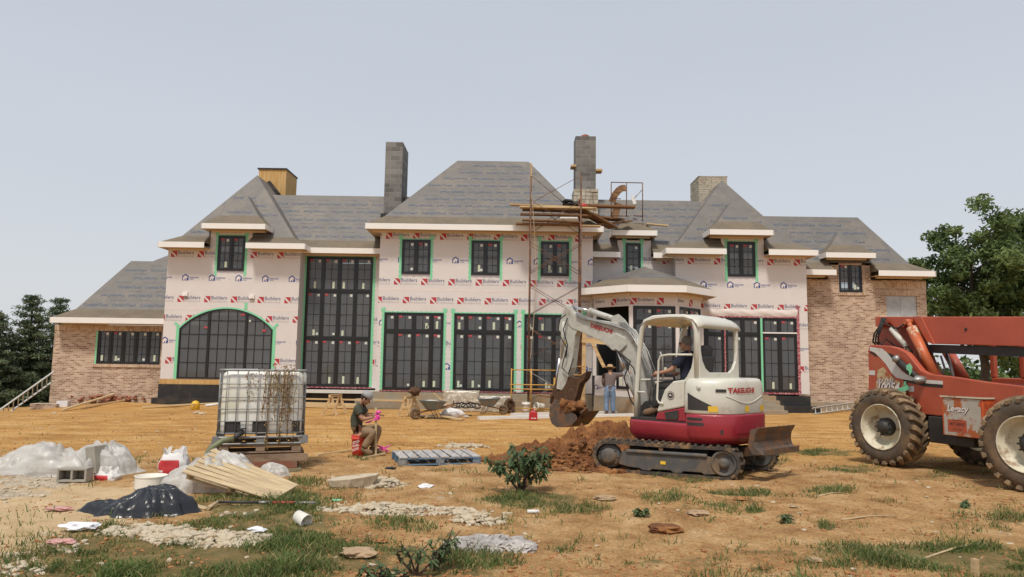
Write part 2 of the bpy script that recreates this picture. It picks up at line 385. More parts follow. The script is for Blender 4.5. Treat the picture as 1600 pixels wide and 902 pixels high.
# ---- printed marks of the house wrap
def builders_mark(mb, o, ex, ey, s=1.0):
    o = Vector(o); ex = Vector(ex); ey = Vector(ey)
    q = 0.25*s
    # red square cut by a pale diagonal band from upper left to lower right, with a small dot
    put_poly(mb, [(0.10*q, q), (q, 0.10*q), (q, q)], o, ex, ey, 0)
    put_poly(mb, [(0, q*0.72), (0, 0), (q*0.72, 0)], o, ex, ey, 0)
    put_poly(mb, [(q*1.02, 0), (q*1.12, 0), (q*1.12, q*.1), (q*1.02, q*.1)], o, ex, ey, 0)
    put_text(mb, 'Builders', o+ex*0.285*s+ey*0.115*s, ex, ey, 0.63*s, 0.145*s, 2, bold=0.014)
    put_text(mb, 'FirstSource', o+ex*0.285*s-ey*0.0*s, ex, ey, 0.63*s, 0.088*s, 3, bold=0.0)
def barricade_mark(mb, o, ex, ey, s=1.0):
    q = 0.27*s
    outer = [(0.02, 0), (0.02, .60), (-0.04, .60), (.5, 1.0), (1.04, .60), (.98, .60), (.98, 0)]
    put_poly(mb, [(a*q, b*q) for a, b in outer], o, ex, ey, 4)
    bear = [(.16, .06), (.16, .50), (.5, .80), (.84, .52), (.84, .40), (.72, .44), (.66, .30), (.70, .06), (.56, .06), (.54, .28), (.40, .28), (.38, .06)]
    o2 = Vector(o)+Vector(ex).cross(Vector(ey))*0.0025
    put_poly(mb, [(a*q, b*q) for a, b in bear], o2, ex, ey, 1)
    o3 = Vector(o)+Vector(ex)*(q*1.12)
    put_text(mb, 'BARRICADE', o3+Vector(ey)*0.085*s, ex, ey, 0.36*s, 0.062*s, 4, bold=0.02)
    put_text(mb, 'WRAP', o3+Vector(ey)*0.02*s, ex, ey, 0.17*s, 0.045*s, 4)
    put_text(mb, '>=<', o3+Vector(ex)*0.50*s+Vector(ey)*0.06*s, ex, ey, 0.09*s, 0.03*s, 3)
INK = [M['ink_red'], M['ink_white'], M['ink_slate'], M['ink_grey'], M['ink_blue']]
def clip_print(mb, x0, x1, holes):
    bm = mb.bm
    def cut(co, no, **k):
        bmesh.ops.bisect_plane(bm, geom=bm.verts[:]+bm.edges[:]+bm.faces[:], plane_co=co, plane_no=no, dist=1e-5, **k)
    cut((x0, 0, 0), (1, 0, 0), clear_inner=True); cut((x1, 0, 0), (1, 0, 0), clear_outer=True)
    for h in holes:
        for c_, n_ in (((h[0], 0, 0), (1, 0, 0)), ((h[1], 0, 0), (1, 0, 0)), ((0, 0, h[2]), (0, 0, 1)), ((0, 0, h[3]), (0, 0, 1))): cut(c_, n_)
        kill = []
        for f in bm.faces:
            c = f.calc_center_median()
            if h[0] < c.x < h[1] and h[2] < c.z < h[3]: kill.append(f)
        bmesh.ops.delete(bm, geom=kill, context='FACES')
def print_rows(x0, x1, y, zr, zb, holes, ph, wallname, s=1.0):
    mb = MB(); ex, ey = (1, 0, 0), (0, 0, 1)
    for i, z in enumerate(zr):
        x = x0-1.2+((ph+i*0.37) % 1.07)
        while x < x1:
            builders_mark(mb, (x, y-0.003, z-0.125), ex, ey, s); x += 1.07
    for i, z in enumerate(zb):
        x = x0-1.2+((ph+0.5+i*0.41) % 1.07)
        while x < x1:
            barricade_mark(mb, (x, y-0.003, z-0.135), ex, ey, s); x += 1.07
    clip_print(mb, x0, x1, holes)
    return mb.build('printed_lettering', INK, wallname, fixn=False)

# ---- windows
rw = random.Random(3)
def window(x0, x1, z0, z1, y, cols, rows, parent, label=None, tape=('L', 'R', 'T'), stick=0.75, glass_in=0.03, proud=0.035, tapew=0.10, sill=None, redbottom=False):
    """cols/rows: (weight, panes); rows listed top to bottom"""
    fr = MB(); gl = MB(); st = MB(); W_, H_ = x1-x0, z1-z0
    yf, yb = y-proud, y+0.07
    fw, mw, sw, mt = 0.045, 0.06, 0.055, 0.018
    nx, ny = len(cols), len(rows)
    cw = [c[0] for c in cols]; cw = [a/sum(cw)*(W_-2*fw-(nx-1)*mw) for a in cw]
    rh = [c[0] for c in rows]; rh = [a/sum(rh)*(H_-2*fw-(ny-1)*mw) for a in rh]
    fr.bx(x0, x0+fw, yf, yb, z0, z1); fr.bx(x1-fw, x1, yf, yb, z0, z1)
    fr.bx(x0+fw, x1-fw, yf, yb, z0, z0+fw); fr.bx(x0+fw, x1-fw, yf, yb, z1-fw, z1)
    xs = [x0+fw]
    for a in cw: xs.append(xs[-1]+a+mw)
    for i in range(1, nx): fr.bx(xs[i]-mw, xs[i], yf+.004, yb, z0+fw, z1-fw)
    zt = z1-fw; zz = []
    for j in range(ny):
        zz.append((zt-rh[j], zt)); zt -= rh[j]+mw
    for j in range(ny-1):
        for i in range(nx): fr.bx(xs[i], xs[i]+cw[i], yf+.004, yb, zz[j][0]-mw, zz[j][0])
    for i in range(nx):
        for j in range(ny):
            a, b, c, d = xs[i], xs[i]+cw[i], zz[j][0], zz[j][1]
            ys, ye = yf+0.018, yb-0.01
            bt = sw*1.0
            fr.bx(a, a+sw, ys, ye, c, d); fr.bx(b-sw, b, ys, ye, c, d)
            fr.bx(a+sw, b-sw, ys, ye, c, c+bt); fr.bx(a+sw, b-sw, ys, ye, d-sw, d)
            a2, b2, c2, d2 = a+sw, b-sw, c+bt, d-sw
            yg = yf+0.045
            tx, tz = rw.uniform(-.008, .008), rw.uniform(-.007, .007)
            gl.poly([(a2, yg-tx-tz, c2), (b2, yg+tx-tz, c2), (b2, yg+tx+tz, d2), (a2, yg-tx+tz, d2)])
            for k in range(1, cols[i][1]):
                xm = a2+(b2-a2)*k/cols[i][1]; fr.bx(xm-mt/2, xm+mt/2, yg-.014, yg-.003, c2, d2)
            for k in range(1, rows[j][1]):
                zm = c2+(d2-c2)*k/rows[j][1]; fr.bx(a2, b2, yg-.0135, yg-.0035, zm-mt/2, zm+mt/2)
            ye_ = yg-.0155
            def sq(xa, xb, za, zb, mi): st.bx(xa, xb, ye_, ye_+.001, za, zb, mi)
            if b2-a2 > 0.16:
                if rw.random() < stick: sq(b2-.13, b2-.03, d2-.14, d2-.04, 0)
                if rw.random() < stick*.75:
                    sx = a2 if rw.random() < .5 else max(a2, b2-.17); 
                    if rw.random() < .6: sx = a2
                    sq(sx+.01, min(sx+.15, b2-.135), d2-.10, d2-.02, 2)
                if d2-c2 > .5:
                    if rw.random() < stick*.8:
                        sx = a2+rw.uniform(.02, max(.03, b2-a2-.16)); hh = rw.uniform(.18, .30)
                        sq(sx, sx+.09, c2+.03, c2+.03+hh, 1)
                    if rw.random() < .35: sq(b2-.12, b2-.03, c2+.05, c2+.14, 0)
    f = fr.build('window', M['black'], parent)
    if label: f['label'] = label
    gl.build('pane', M['glass'], f, fixn=False)
    if len(st.bm.faces): st.build('sticker', [M['sticker_w'], M['sticker_c'], M['sticker_r']], f)
    else: st.bm.free()
    if tape:
        t = MB(); e_ = 0.004
        def jag(xa, xb, za, zb, horiz=False):
            n = max(2, int((zb-za if not horiz else xb-xa)/0.09)); 
            for k in range(n):
                j = 0.012*((k % 2)*2-1)
                if horiz: q = xa+(xb-xa)*k/n; q2 = xa+(xb-xa)*(k+1)/n; t.bx(q, q2, y-e_-.002, y-.0025, za, zb+j)
                else: q = za+(zb-za)*k/n; q2 = za+(zb-za)*(k+1)/n; t.bx(xa-(j if xa < (x0+x1)/2 else 0), xb+(j if xa > (x0+x1)/2 else 0), y-e_-.002, y-.0025, q, q2)
        ex_ = 0.22
        if 'L' in tape: jag(x0-tapew, x0, z0-(ex_ if 'X' in tape else 0), z1+0.10)
        if 'R' in tape: jag(x1, x1+tapew, z0-(ex_ if 'X' in tape else 0), z1+0.10)
        if 'T' in tape: jag(x0, x1, z1, z1+0.045, True)
        for s_ in ('L', 'R'):
            if s_ in tape:
                xx = x0-tapew/2 if s_ == 'L' else x1+tapew/2
                t.box((xx, y-.006, z1+.10), (.20, .003, .08), (0, R(45), 0)); t.box((xx+.0, y-.0085, z1+.10), (.20, .002, .08), (0, R(-45), 0))
        t.build('flashing_tape', M['tape'], f)
    if redbottom:
        t = MB(); t.bx(x0-.1, x1+.1, y-.02, y-.004, z0-.055, z0-.002); t.build('sill_tape', M['tape_red'], f)
    if sill:
        t = MB(); 
        for k in range(8):
            q = x0+(x1-x0)*k/8; t.bx(q+.004, q+(x1-x0)/8-.004, y-.008, y-.003, z0-.08-.02*(k % 2), z0-.001)
        t.build('sill_flashing', M['ink_grey'], f)
    return f

# ---- wall outlines ------------------------------------------------
def xs_(u, d, v=500): return P(u, v, d).x
holes = {k: [] for k in ('C', 'BL', 'BR', 'L', 'LW', 'R', 'RW')}
# centre block
cx0, cx1 = xs_(590, YC), xs_(926, YC); zC0, zC1 = 0.66, 6.98
up = [PR(628, 374, 672.5, 428, YC), PR(736.5, 375, 781, 429, YC), PR(845, 376, 889, 430, YC)]
zt_, zb_ = Zc(377, YC), Zc(430.5, YC)
up = [(a[0], a[1], zb_, zt_) for a in up]
lo = [PR(599, 488, 692, 611, YC), PR(708.5, 489, 803, 612, YC), PR(818.5, 490, 911, 613, YC)]
zlt, zlb = Zc(491, YC), 0.70
lo = [(a[0], a[1], zlb, zlt) for a in lo]
holes['C'] = up+lo
wrapm = [M['wrap']]
cw_ = MB(); wall_panel(cw_, [(cx0, zC0), (cx1, zC0), (cx1, zC1), (cx0, zC1)], [rect_loop(h) for h in holes['C']], YC)
cw_.bx(cx0+.001, cx0+.14, YC+.142, YBACK, zC0, zC1); cw_.bx(cx1-.14, cx1-.001, YC+.142, YBACK, zC0, zC1)
cwall = cw_.build('wrapped_wall', wrapm, HOUSE); cwall['label'] = 'pink printed wrap wall of the tall central block'
zrC = [Zc(v, YC) for v in (371.5, 442.5, 471.5, 540)]; zbC = [Zc(v, YC) for v in (407.5, 506, 574)]
print_rows(cx0, cx1, YC, zrC, zbC, [(h[0]-.1, h[1]+.1, h[2], h[3]+.05) for h in holes['C']], 0.35, cwall)
for h in up: window(h[0], h[1], h[2], h[3], YC, [(1, 2), (1, 2)], [(1, 4)], HOUSE, tape=('L', 'R', 'T', 'X'), sill=True)
for i, h in enumerate(lo): window(h[0], h[1], h[2], h[3], YC, [(.62, 1), (1, 2), (1, 2), (.62, 1)], [(.30, 1), (1, 4)], HOUSE, redbottom=True, label='tall black french door unit with transom, in the central block', stick=.85)
# seams of overlapping wrap sheets
def seam(parent, x0, x1, y, z, h=0.10):
    m = MB(); n = 24
    for k in range(n):
        a, b = x0+(x1-x0)*k/n, x0+(x1-x0)*(k+1)/n
        m.bx(a, b, y-.0022-.0008*math.sin(k*1.7), y-.0002, z+0.01*math.sin(k*.9), z+h)
    return m
# tall window bay (left) and right bay
bx0, bx1 = xs_(463, YB), cx0+.05
tb = (xs_(476, YB), xs_(580, YB), 0.74, Zc(405.5, YB))
wl = MB(); wall_panel(wl, [(bx0, .70), (bx1, .70), (bx1, 6.25), (bx0, 6.25)], [rect_loop(tb)], YB)
blw = wl.build('wrapped_wall', wrapm, HOUSE)
zrB = [Zc(v, YB) for v in (404.5, 474.5, 504.5, 570)]; zbB = [Zc(v, YB) for v in (440, 537)]
print_rows(bx0, bx1, YB, zrB, zbB, [(tb[0]-.1, tb[1]+.1, tb[2], tb[3]+.05)], 0.95, blw)
window(tb[0], tb[1], tb[2], tb[3], YB, [(1, 2)]*4, [(.72, 3), (1, 4), (1, 4)], HOUSE, redbottom=True, label='full height black window wall of twelve sashes', stick=.95, tapew=.11)
brx0, brx1 = cx1-.05, xs_(1056, YB)
sd0 = PR(977.5, 379, 1001, 427, YB); sd_h = (sd0[0], sd0[1], Zc(425, YB), Zc(377.5, YB))
dw = (xs_(965, YB, 375), xs_(1017, YB, 375))                          # small dormer wall
wr = MB(); wall_panel(wr, [(brx0, .70), (brx1, .70), (brx1, 6.25), (dw[1], 6.25), (dw[1], 6.92), (dw[0], 6.92), (dw[0], 6.25), (brx0, 6.25)], [rect_loop(sd_h)], YB)
wr.bx(dw[0], dw[0]+.1, YB+.142, YB+1.2, 6.0, 6.92); wr.bx(dw[1]-.1, dw[1], YB+.142, YB+1.2, 6.0, 6.92)
brw = wr.build('wrapped_wall', wrapm, HOUSE)
print_rows(brx0, brx1, YB, zrB[:2], zbB[:1], [(sd_h[0]-.1, sd_h[1]+.1, sd_h[2], sd_h[3]+.3)], 0.0, brw)
window(sd_h[0], sd_h[1], sd_h[2], sd_h[3], YB, [(1, 2)], [(1, 4)], HOUSE, tape=('L', 'R', 'T', 'X'))
# left block with arched window
lx0, lx1 = xs_(256, YL), xs_(465, YL)
ar = (xs_(281.5, YL), xs_(427, YL), Zc(599, YL), Zc(521, YL), Zc(489, YL))
ldw = (xs_(329, YL, 375), xs_(394, YL, 375)); lwn = PR(340.5, 368.5, 382.5, 423, YL); lwh = (lwn[0], lwn[1], Zc(429.5, YL), Zc(375, YL))
ll = MB(); aloop = arch_loop(*ar)
wall_panel(ll, [(lx0, .98), (lx1, .98), (lx1, 6.25), (ldw[1], 6.25), (ldw[1], 6.95), (ldw[0], 6.95), (ldw[0], 6.25), (lx0, 6.25)], [aloop, rect_loop(lwh)], YL)
ll.bx(lx0+.001, lx0+.14, YL+.142, YBACK, .98, 6.25); ll.bx(lx1-.14, lx1-.001, YL+.142, YB, .70, 6.25)
ll.bx(ldw[0], ldw[0]+.1, YL+.142, YL+1.3, 6.0, 6.95); ll.bx(ldw[1]-.1, ldw[1], YL+.142, YL+1.3, 6.0, 6.95)
lwall = ll.build('wrapped_wall', wrapm, HOUSE); lwall['label'] = 'pink printed wrap wall of the left block with an arched window'
zrL = [Zc(v, YL) for v in (404.5, 474.5, 504.5, 571)]; zbL = [Zc(v, YL) for v in (440.5, 539)]
hl = [(lwh[0]-.1, lwh[1]+.1, lwh[2], lwh[3]+.4), (ar[0]-.1, ar[1]+.1, ar[2], ar[3]+.05)]
n_ = 14
for k in range(n_):                                          # clip the print along the arch
    xa = ar[0]+(ar[1]-ar[0])*k/n_; xb = ar[0]+(ar[1]-ar[0])*(k+1)/n_
    t_ = ((xa+xb)/2-(ar[0]+ar[1])/2)/((ar[1]-ar[0])/2); hl.append((xa, xb, ar[3], ar[3]+(ar[4]-ar[3])*(1-t_*t_)+.04))
print_rows(lx0, lx1, YL, zrL, zbL, hl, 0.25, lwall)
# small upright lettering where the wrap returns round the dormer
window(lwh[0], lwh[1], lwh[2], lwh[3], YL, [(1, 2), (1, 2)], [(1, 4)], HOUSE, tape=('L', 'R', 'T', 'X'), sill=True)
def arched_window():
    x0, x1, z0, zs, zt = ar; y = YL; fr = MB(); gl = MB(); st = MB(); yf = y-.03
    outer = arch_loop(x0, x1, z0, zs, zt, 24); inner = arch_loop(x0+.06, x1-.06, z0+.06, zs+.005, zt-.06, 24)
    n = len(outer); a = fr.vs([(p[0], yf, p[1]) for p in outer]); b = fr.vs([(p[0], yf, p[1]) for p in inner])
    a2 = fr.vs([(p[0], y+.06, p[1]) for p in outer]); b2 = fr.vs([(p[0], y+.06, p[1]) for p in inner])
    for k in range(n):
        j = (k+1) % n
        fr.face([a[k], a[j], b[j], b[k]]); fr.face([b[k], b[j], b2[j], b2[k]]); fr.face([a[k], a[j], a2[j], a2[k]])
    xc = (x0+x1)/2; A = (x1-x0)/2; h = zt-zs; Rr = (A*A+h*h)/(2*h); zc = zt-Rr
    top = lambda x: zc+math.sqrt(max(0, Rr*Rr-(x-xc)**2))-.03
    W_ = x1-x0; m1, m2 = x0+W_*.315, x0+W_*.715
    for xm in (m1, m2): fr.bx(xm-.05, xm+.05, yf+.003, y+.05, z0+.05, top(xm))
    for k in range(1, 3): xm = x0+(m1-x0)*k/3; fr.bx(xm-.011, xm+.011, yf+.02, yf+.04, z0+.05, top(xm))
    for k in range(1, 4): xm = m1+(m2-m1)*k/4; fr.bx(xm-.011, xm+.011, yf+.02, yf+.04, z0+.05, top(xm))
    for k in range(1, 3): xm = m2+(x1-m2)*k/3; fr.bx(xm-.011, xm+.011, yf+.02, yf+.04, z0+.05, top(xm))
    for k in range(1, 5):
        z = z0+(zt-z0)*k/5+.08; zz = z
        lim = x1-.05 if zz < zs else xc+math.sqrt(max(0, Rr*Rr-(zz-zc)**2))-.03
        fr.bx(2*xc-lim, lim, yf+.021, yf+.039, z-.011, z+.011)
    gl.poly([(p[0], yf+.045, p[1]) for p in inner])
    for sx, sz, w_, h_, mi in ((m1-.20, zs+.02, .15, .08, 2), (m2-.24, zt-.27, .15, .08, 2), (x1-.42, zs-.08, .16, .09, 2), (m2+.1, zs+.30, .07, .08, 0)):
        st.bx(sx, sx+w_, yf+.016, yf+.018, sz, sz+h_, mi)
    f = fr.build('window', M['black'], HOUSE); f['label'] = 'wide arched black window with gridded panes'
    gl.build('pane', M['glass'], f, fixn=False); st.build('sticker', [M['sticker_w'], M['sticker_c'], M['sticker_r']], f)
    t = MB(); t.bx(x0-.13, x0-.002, y-.007, y-.003, z0-.2, zs+.1); t.bx(x1+.002, x1+.13, y-.007, y-.003, z0-.2, zs+.1)
    t.box((x0-.12, y-.01, zs+.16), (.22, .003, .10), (0, R(45), 0)); t.box((x1+.12, y-.01, zs+.16), (.22, .003, .10), (0, R(-45), 0))
    oo = arch_loop(x0, x1, z0, zs, zt, 24)[2:]; o2 = arch_loop(x0-.07, x1+.07, z0, zs+.03, zt+.06, 24)[2:]
    for k in range(len(oo)-1): t.poly([(oo[k][0], y-.012, oo[k][1]), (oo[k+1][0], y-.012, oo[k+1][1]), (o2[k+1][0], y-.008, o2[k+1][1]), (o2[k][0], y-.008, o2[k][1])])
    t.bx(m2-.12, m2, y-.013, y-.005, zt-.02, zt+.25)
    t.build('flashing_tape', M['tape'], f)
arched_window()
# right block
rx0, rx1 = xs_(1056, YR, 470), xs_(1262, YR, 500)
rdw = (xs_(1127, YR, 375), xs_(1193, YR, 375)); rwn = PR(1136.5, 378, 1180, 432, YR); rwh = (rwn[0], rwn[1], Zc(427, YR), Zc(373, YR))
rlz = (0.80, Zc(491.5, YR))
u_ = [(1076, 1130.5), (1133, 1187), (1190.5, 1244)]
rl = [(xs_(a, YR), xs_(b, YR), rlz[0], rlz[1]) for a, b in u_]
big = (rl[0][0]-.01, rl[2][1]+.01, rlz[0]-.01, rlz[1]+.01)
rr = MB(); wall_panel(rr, [(rx0, .74), (rx1, .74), (rx1, 6.30), (rdw[1], 6.30), (rdw[1], 6.98), (rdw[0], 6.98), (rdw[0], 6.30), (rx0, 6.30)], [rect_loop(big), rect_loop(rwh)], YR)
rr.bx(rx0+.001, rx0+.14, YR+.142, YB, .74, 6.30); rr.bx(rx1-.14, rx1-.001, YR+.142, YBACK, .74, 6.30)
rr.bx(rdw[0], rdw[0]+.1, YR+.142, YR+1.3, 6.0, 6.98); rr.bx(rdw[1]-.1, rdw[1], YR+.142, YR+1.3, 6.0, 6.98)
rwall = rr.build('wrapped_wall', wrapm, HOUSE); rwall['label'] = 'pink printed wrap wall of the right block'
zrR = [Zc(v, YR) for v in (404, 475, 503.5, 571)]; zbR = [Zc(v, YR) for v in (439.5, 538)]
print_rows(rx0, rx1, YR, zrR, zbR, [(rwh[0]-.1, rwh[1]+.1, rwh[2], rwh[3]+.4), (big[0]-.1, big[1]+.1, big[2], big[3]+.3)], 0.62, rwall)
window(rwh[0], rwh[1], rwh[2], rwh[3], YR, [(1, 2), (1, 2)], [(1, 4)], HOUSE, tape=('L', 'R', 'T', 'X'), sill=True)
for i, h in enumerate(rl): window(h[0], h[1], h[2], h[3], YR, [(1, 2), (1, 2)], [(.27, 1), (1, 4)], HOUSE, tape=None, stick=.7, label='black french door unit with transom, in the right block')
t = MB(); t.bx(rl[0][0]-.05, rl[2][1]+.12, YR-.02, YR-.005, rlz[0]-.08, rlz[0]-.002); t.bx(rl[2][1]+.012, rl[2][1]+.12, YR-.02, YR-.005, rlz[0], rlz[1]+.45)
t.bx(rl[0][0]-.05, rl[2][1]+.0, YR-.02, YR-.005, rlz[1]+.012, rlz[1]+.06); t.bx(rl[0][1]+.005, rl[1][0]-.005, YR-.05, YR-.02, rlz[0], rlz[1])
t.box((rl[2][1]+.066, YR-.0125, rlz[1]+.47), (.17, .012, .10), (0, R(45), 0))
t.build('flashing_tape', M['tape_red'], rwall)
t = MB(); t.bx(rl[1][1]+.005, rl[2][0]-.005, YR-.055, YR-.02, rlz[0], rlz[1]); t.build('flashing_tape', M['tape'], rwall)
t = MB(); t.bx(rl[2][0], rl[2][1], YR-.06, YR-.036, Zc(515.5, YR), Zc(513.5, YR)); t.build('white_strip', M['trim'], rwall)
# loose wrap flap folded above the right doors
t = MB(); nx_ = 40; va = []
for k in range(nx_+1):
    x = rl[0][0]+.25+(rl[2][1]-rl[0][0]-.2)*k/nx_; q = []
    for j in range(5):
        q.append(t.bm.verts.new((x, YR-.012-.05*math.sin(j*.8)*(0.6+.4*math.sin(k*.9+j)), rlz[1]+.07+j*.07+.02*math.sin(k*.5))))
    va.append(q)
t.sm = True
for a, b in zip(va[:-1], va[1:]):
    for j in range(4): t.face([a[j], b[j], b[j+1], a[j+1]])
fl = t.build('loose_wrap_flap', M['wrap_face'], rwall, fixn=False)
# left wing (brick)
wx0, wx1 = xs_(87, YLW), lx0+.2
lwz = (Zc(578, YLW), Zc(523.5, YLW)); lwin = (xs_(155, YLW), xs_(254, YLW), lwz[0], lwz[1])
lb = MB(); wall_panel(lb, [(wx0, -.6), (wx1, -.6), (wx1, 3.1), (wx0, 3.1)], [rect_loop(lwin)], YLW)
lb.bx(wx0+.001, wx0+.14, YLW+.142, YBACK, -.6, 3.1)
lbw = lb.build('brick_wall', M['brick'], HOUSE); lbw['label'] = 'light brown brick wall of the low left wing'
t = MB(); t.bx(wx0-.004, wx1-.21, YLW-.012, YLW-.002, 2.86, 3.08); t.bx(lwin[0]-.12, wx1-.21, YLW-.05, YLW-.002, lwin[2]-.12, lwin[2]-.004)
t.build('soldier_course', M['soldier'], lbw)
window(lwin[0], lwin[1], lwin[2], lwin[3], YLW+.05, [(1, 2)]*5, [(1, 4)], HOUSE, tape=None, stick=.85, label='long low black window of five sashes in the left brick wing')
t = MB(); t.bx(lwin[0]-.07, lwin[0]-.002, YLW-.01, YLW-.003, lwin[2]+.0, lwin[3]+.1); t.bx(lwin[0], wx1-.21, YLW-.01, YLW-.003, lwin[3]+.002, lwin[3]+.05); t.build('flashing_tape', M['tape'], lbw)
# right wing (brick)
gx0, gx1 = rx1-.05, xs_(1449, YRW)
gdw = (xs_(1294, YRW, 430), xs_(1360, YRW, 430)); gwn = (xs_(1310.5, YRW, 430), xs_(1347, YRW, 430), Zc(449.5, YRW), Zc(402.5, YRW))
gw2 = (xs_(1386, YRW), xs_(1434, YRW), Zc(487, YRW), Zc(453.5, YRW))
gb = MB(); wall_panel(gb, [(gx0, .1), (gx1, .1), (gx1, 5.45), (gdw[1], 5.45), (gdw[1], 6.06), (gdw[0], 6.06), (gdw[0], 5.45), (gx0, 5.45)], [rect_loop(gwn), rect_loop(gw2)], YRW)
gb.bx(gx1-.14, gx1-.001, YRW+.142, YBACK, .1, 5.45); gb.bx(gdw[0], gdw[0]+.1, YRW+.142, YRW+1.2, 5.2, 6.06); gb.bx(gdw[1]-.1, gdw[1], YRW+.142, YRW+1.2, 5.2, 6.06)
gbw = gb.build('brick_wall', M['brick'], HOUSE); gbw['label'] = 'light brown brick wall of the two storey right wing'
t = MB(); t.bx(gdw[1]+.02, gx1+.004, YRW-.012, YRW-.002, 5.12, 5.40); t.bx(gx0+.06, gdw[0]-.02, YRW-.012, YRW-.002, 5.12, 5.40); t.bx(gw2[0]-.05, gw2[1]+.05, YRW-.015, YRW-.002, gw2[3]+.004, gw2[3]+.22)
t.bx(gwn[0]-.05, gwn[1]+.12, YRW-.04, YRW-.002, gwn[2]-.12, gwn[2]-.004); t.bx(gwn[1]+.04, gwn[1]+.14, YRW-.012, YRW-.002, gwn[2], gwn[3]-.1)
t.bx(gw2[0]-.12, gw2[1]+.12, YRW-.05, YRW-.002, gw2[2]-.12, gw2[2]-.004); t.build('soldier_course', M['soldier'], gbw)
window(gwn[0], gwn[1], gwn[2], gwn[3], YRW+.04, [(1, 2), (1, 2)], [(1, 4)], HOUSE, tape=None, label='black dormer window in the right brick wing')
M['poly'] = mat('translucent_sheet', (0.40, 0.41, 0.41), 0.25, var=0.25, scale=2.5, bump=0.5, bscale=5)
t = MB(); t.bx(gw2[0]+.001, gw2[1]-.001, YRW+.05, YRW+.055, gw2[2]+.001, gw2[3]-.001); t.bx((gw2[0]+gw2[1])/2-.03, (gw2[0]+gw2[1])/2+.03, YRW+.03, YRW+.048, gw2[2]+.001, gw2[3]-.001)
f = t.build('covered_opening', M['poly'], HOUSE); f['label'] = 'window opening closed with a dusty plastic sheet'
# rear closing walls and interior
t = MB()
t.bx(wx0+.1, gx1-.1, YBACK, YBACK+.15, -.6, 3.1); t.bx(lx0+.1, gx1-.1, YBACK+.001, YBACK+.149, 3.1, 5.4); t.bx(lx0+.1, rx1-.1, YBACK+.002, YBACK+.148, 5.4, 6.2)
t.build('rear_wall', M['wrap'], HOUSE)
t = MB(); t.bx(lx0+.2, rx1-.2, YL+.2, YBACK-.01, .5, .62); t.bx(cx0+.2, cx1-.2, YC+.2, YL+.19, .5, .62)
for a, b, y_ in ((lx0+.2, lx1-.2, YL+.2), (cx0+.2, cx1-.2, YC+.2), (cx1-.1, rx0+.1, YB+.2), (rx0+.2, rx1-.2, YR+.2)): t.bx(a, b, y_, YBACK-.02, 3.55, 3.85)
t.build('floor_deck', M['interior'], HOUSE)
t = MB(); ri = random.Random(5)
for a, b in ((lx0+.3, lx1-.3), (lx1+.2, cx0), (cx0+.3, cx1-.3), (rx0+.2, rx1-.3)):
    for z0_, z1_ in ((.62, 3.54), (3.86, 6.1)):
        x = a+.5
        while x < b:
            yy = ri.uniform(30.2, 31.8); ww = ri.uniform(.1, 1.1); 
            if ri.random() < .75: t.bx(x, x+ww, yy, yy+.1, z0_+.001, z1_-ri.choice((0.001, 0.5, 1.2)))
            x += ww+ri.uniform(.3, 1.3)
t.build('interior_partition', M['interior'], HOUSE)
t = MB()                                                     # pale drywall packs and boxes seen through the doors
for x, y_, z_, w_, d_, h_ in ((lo[0][0]+1.35, 29.0, .62, .5, .4, 1.9), (tb[0]+1.6, 30.0, .62, .45, .3, 1.7), (lo[1][0]+.7, 30, .62, 1.5, .1, 1.35), (lo[2][0]+.9, 29.5, .62, .6, .5, 1.1), (rl[1][0]+.2, 30, .62, .7, .4, 1.6)): t.bx(x, x+w_, y_, y_+d_, z_, z_+h_)
t.build('stored_board', M['sticker_c'], HOUSE)

for wl_, xa, xb, yy, vs_ in ((cwall, cx0, cx1, YC, (457, 455)), (lwall, lx0, lx1, YL, (490,)), (rwall, rx0, rx1, YR, (489,))):
    m_ = seam(wl_, xa+.02, xb-.02, yy, Zc(vs_[0], YC), .09); m_.build('wrap_seam', M['wrap_face'], wl_)
# ---- foundation, steps
t = MB(); t.bx(lx0-.02, lx1+.02, YL-.06, YL+.1, -.4, .77)
t.box(((lx0+lx1)/2, YL-.16, .02), (lx1-lx0+.3, .25, .45)); t.bx(lx1, cx0, YB-.05, YB+.1, -.4, .62); t.bx(rx1-1.75, rx1+.01, YR-.04, YR+.1, -.1, .66)
t.bx(rx1-1.3, rx1+.2, YR-.5, YR-.05, -.1, .27)
t.build('foundation', M['foundation'], HOUSE)
t = MB(); t.bx(lx0-.01, lx1, YL-.012, YL+.12, .775, .975); t.build('sheathing_strip', M['osb'], HOUSE)
t = MB()                                                     # block plinth under the centre, and stone ledges
t.bx(cx0-.1, cx1+.2, YC-.12, YC+.12, -.3, .62); t.bx(cx0-.65, cx1-2.2, YC-.62, YC-.125, -.2, .36); t.bx(rx0-.6, rx0+3.6, YR-.06, YR+.1, -.3, .70)
t.bx(rx1+.02, gx1+.05, YRW-.10, YRW+.12, -.3, .38)
t.build('concrete_footing', M['concrete'], HOUSE)
t = MB()
for k in range(4): t.bx(xs_(1172, 27.4), xs_(1227-k*1.5, 27.4), YR-1.25+k*.3, YR-.07, -.2, .17*(k+1)-.02)
t.build('entrance_steps', M['concrete'], HOUSE)

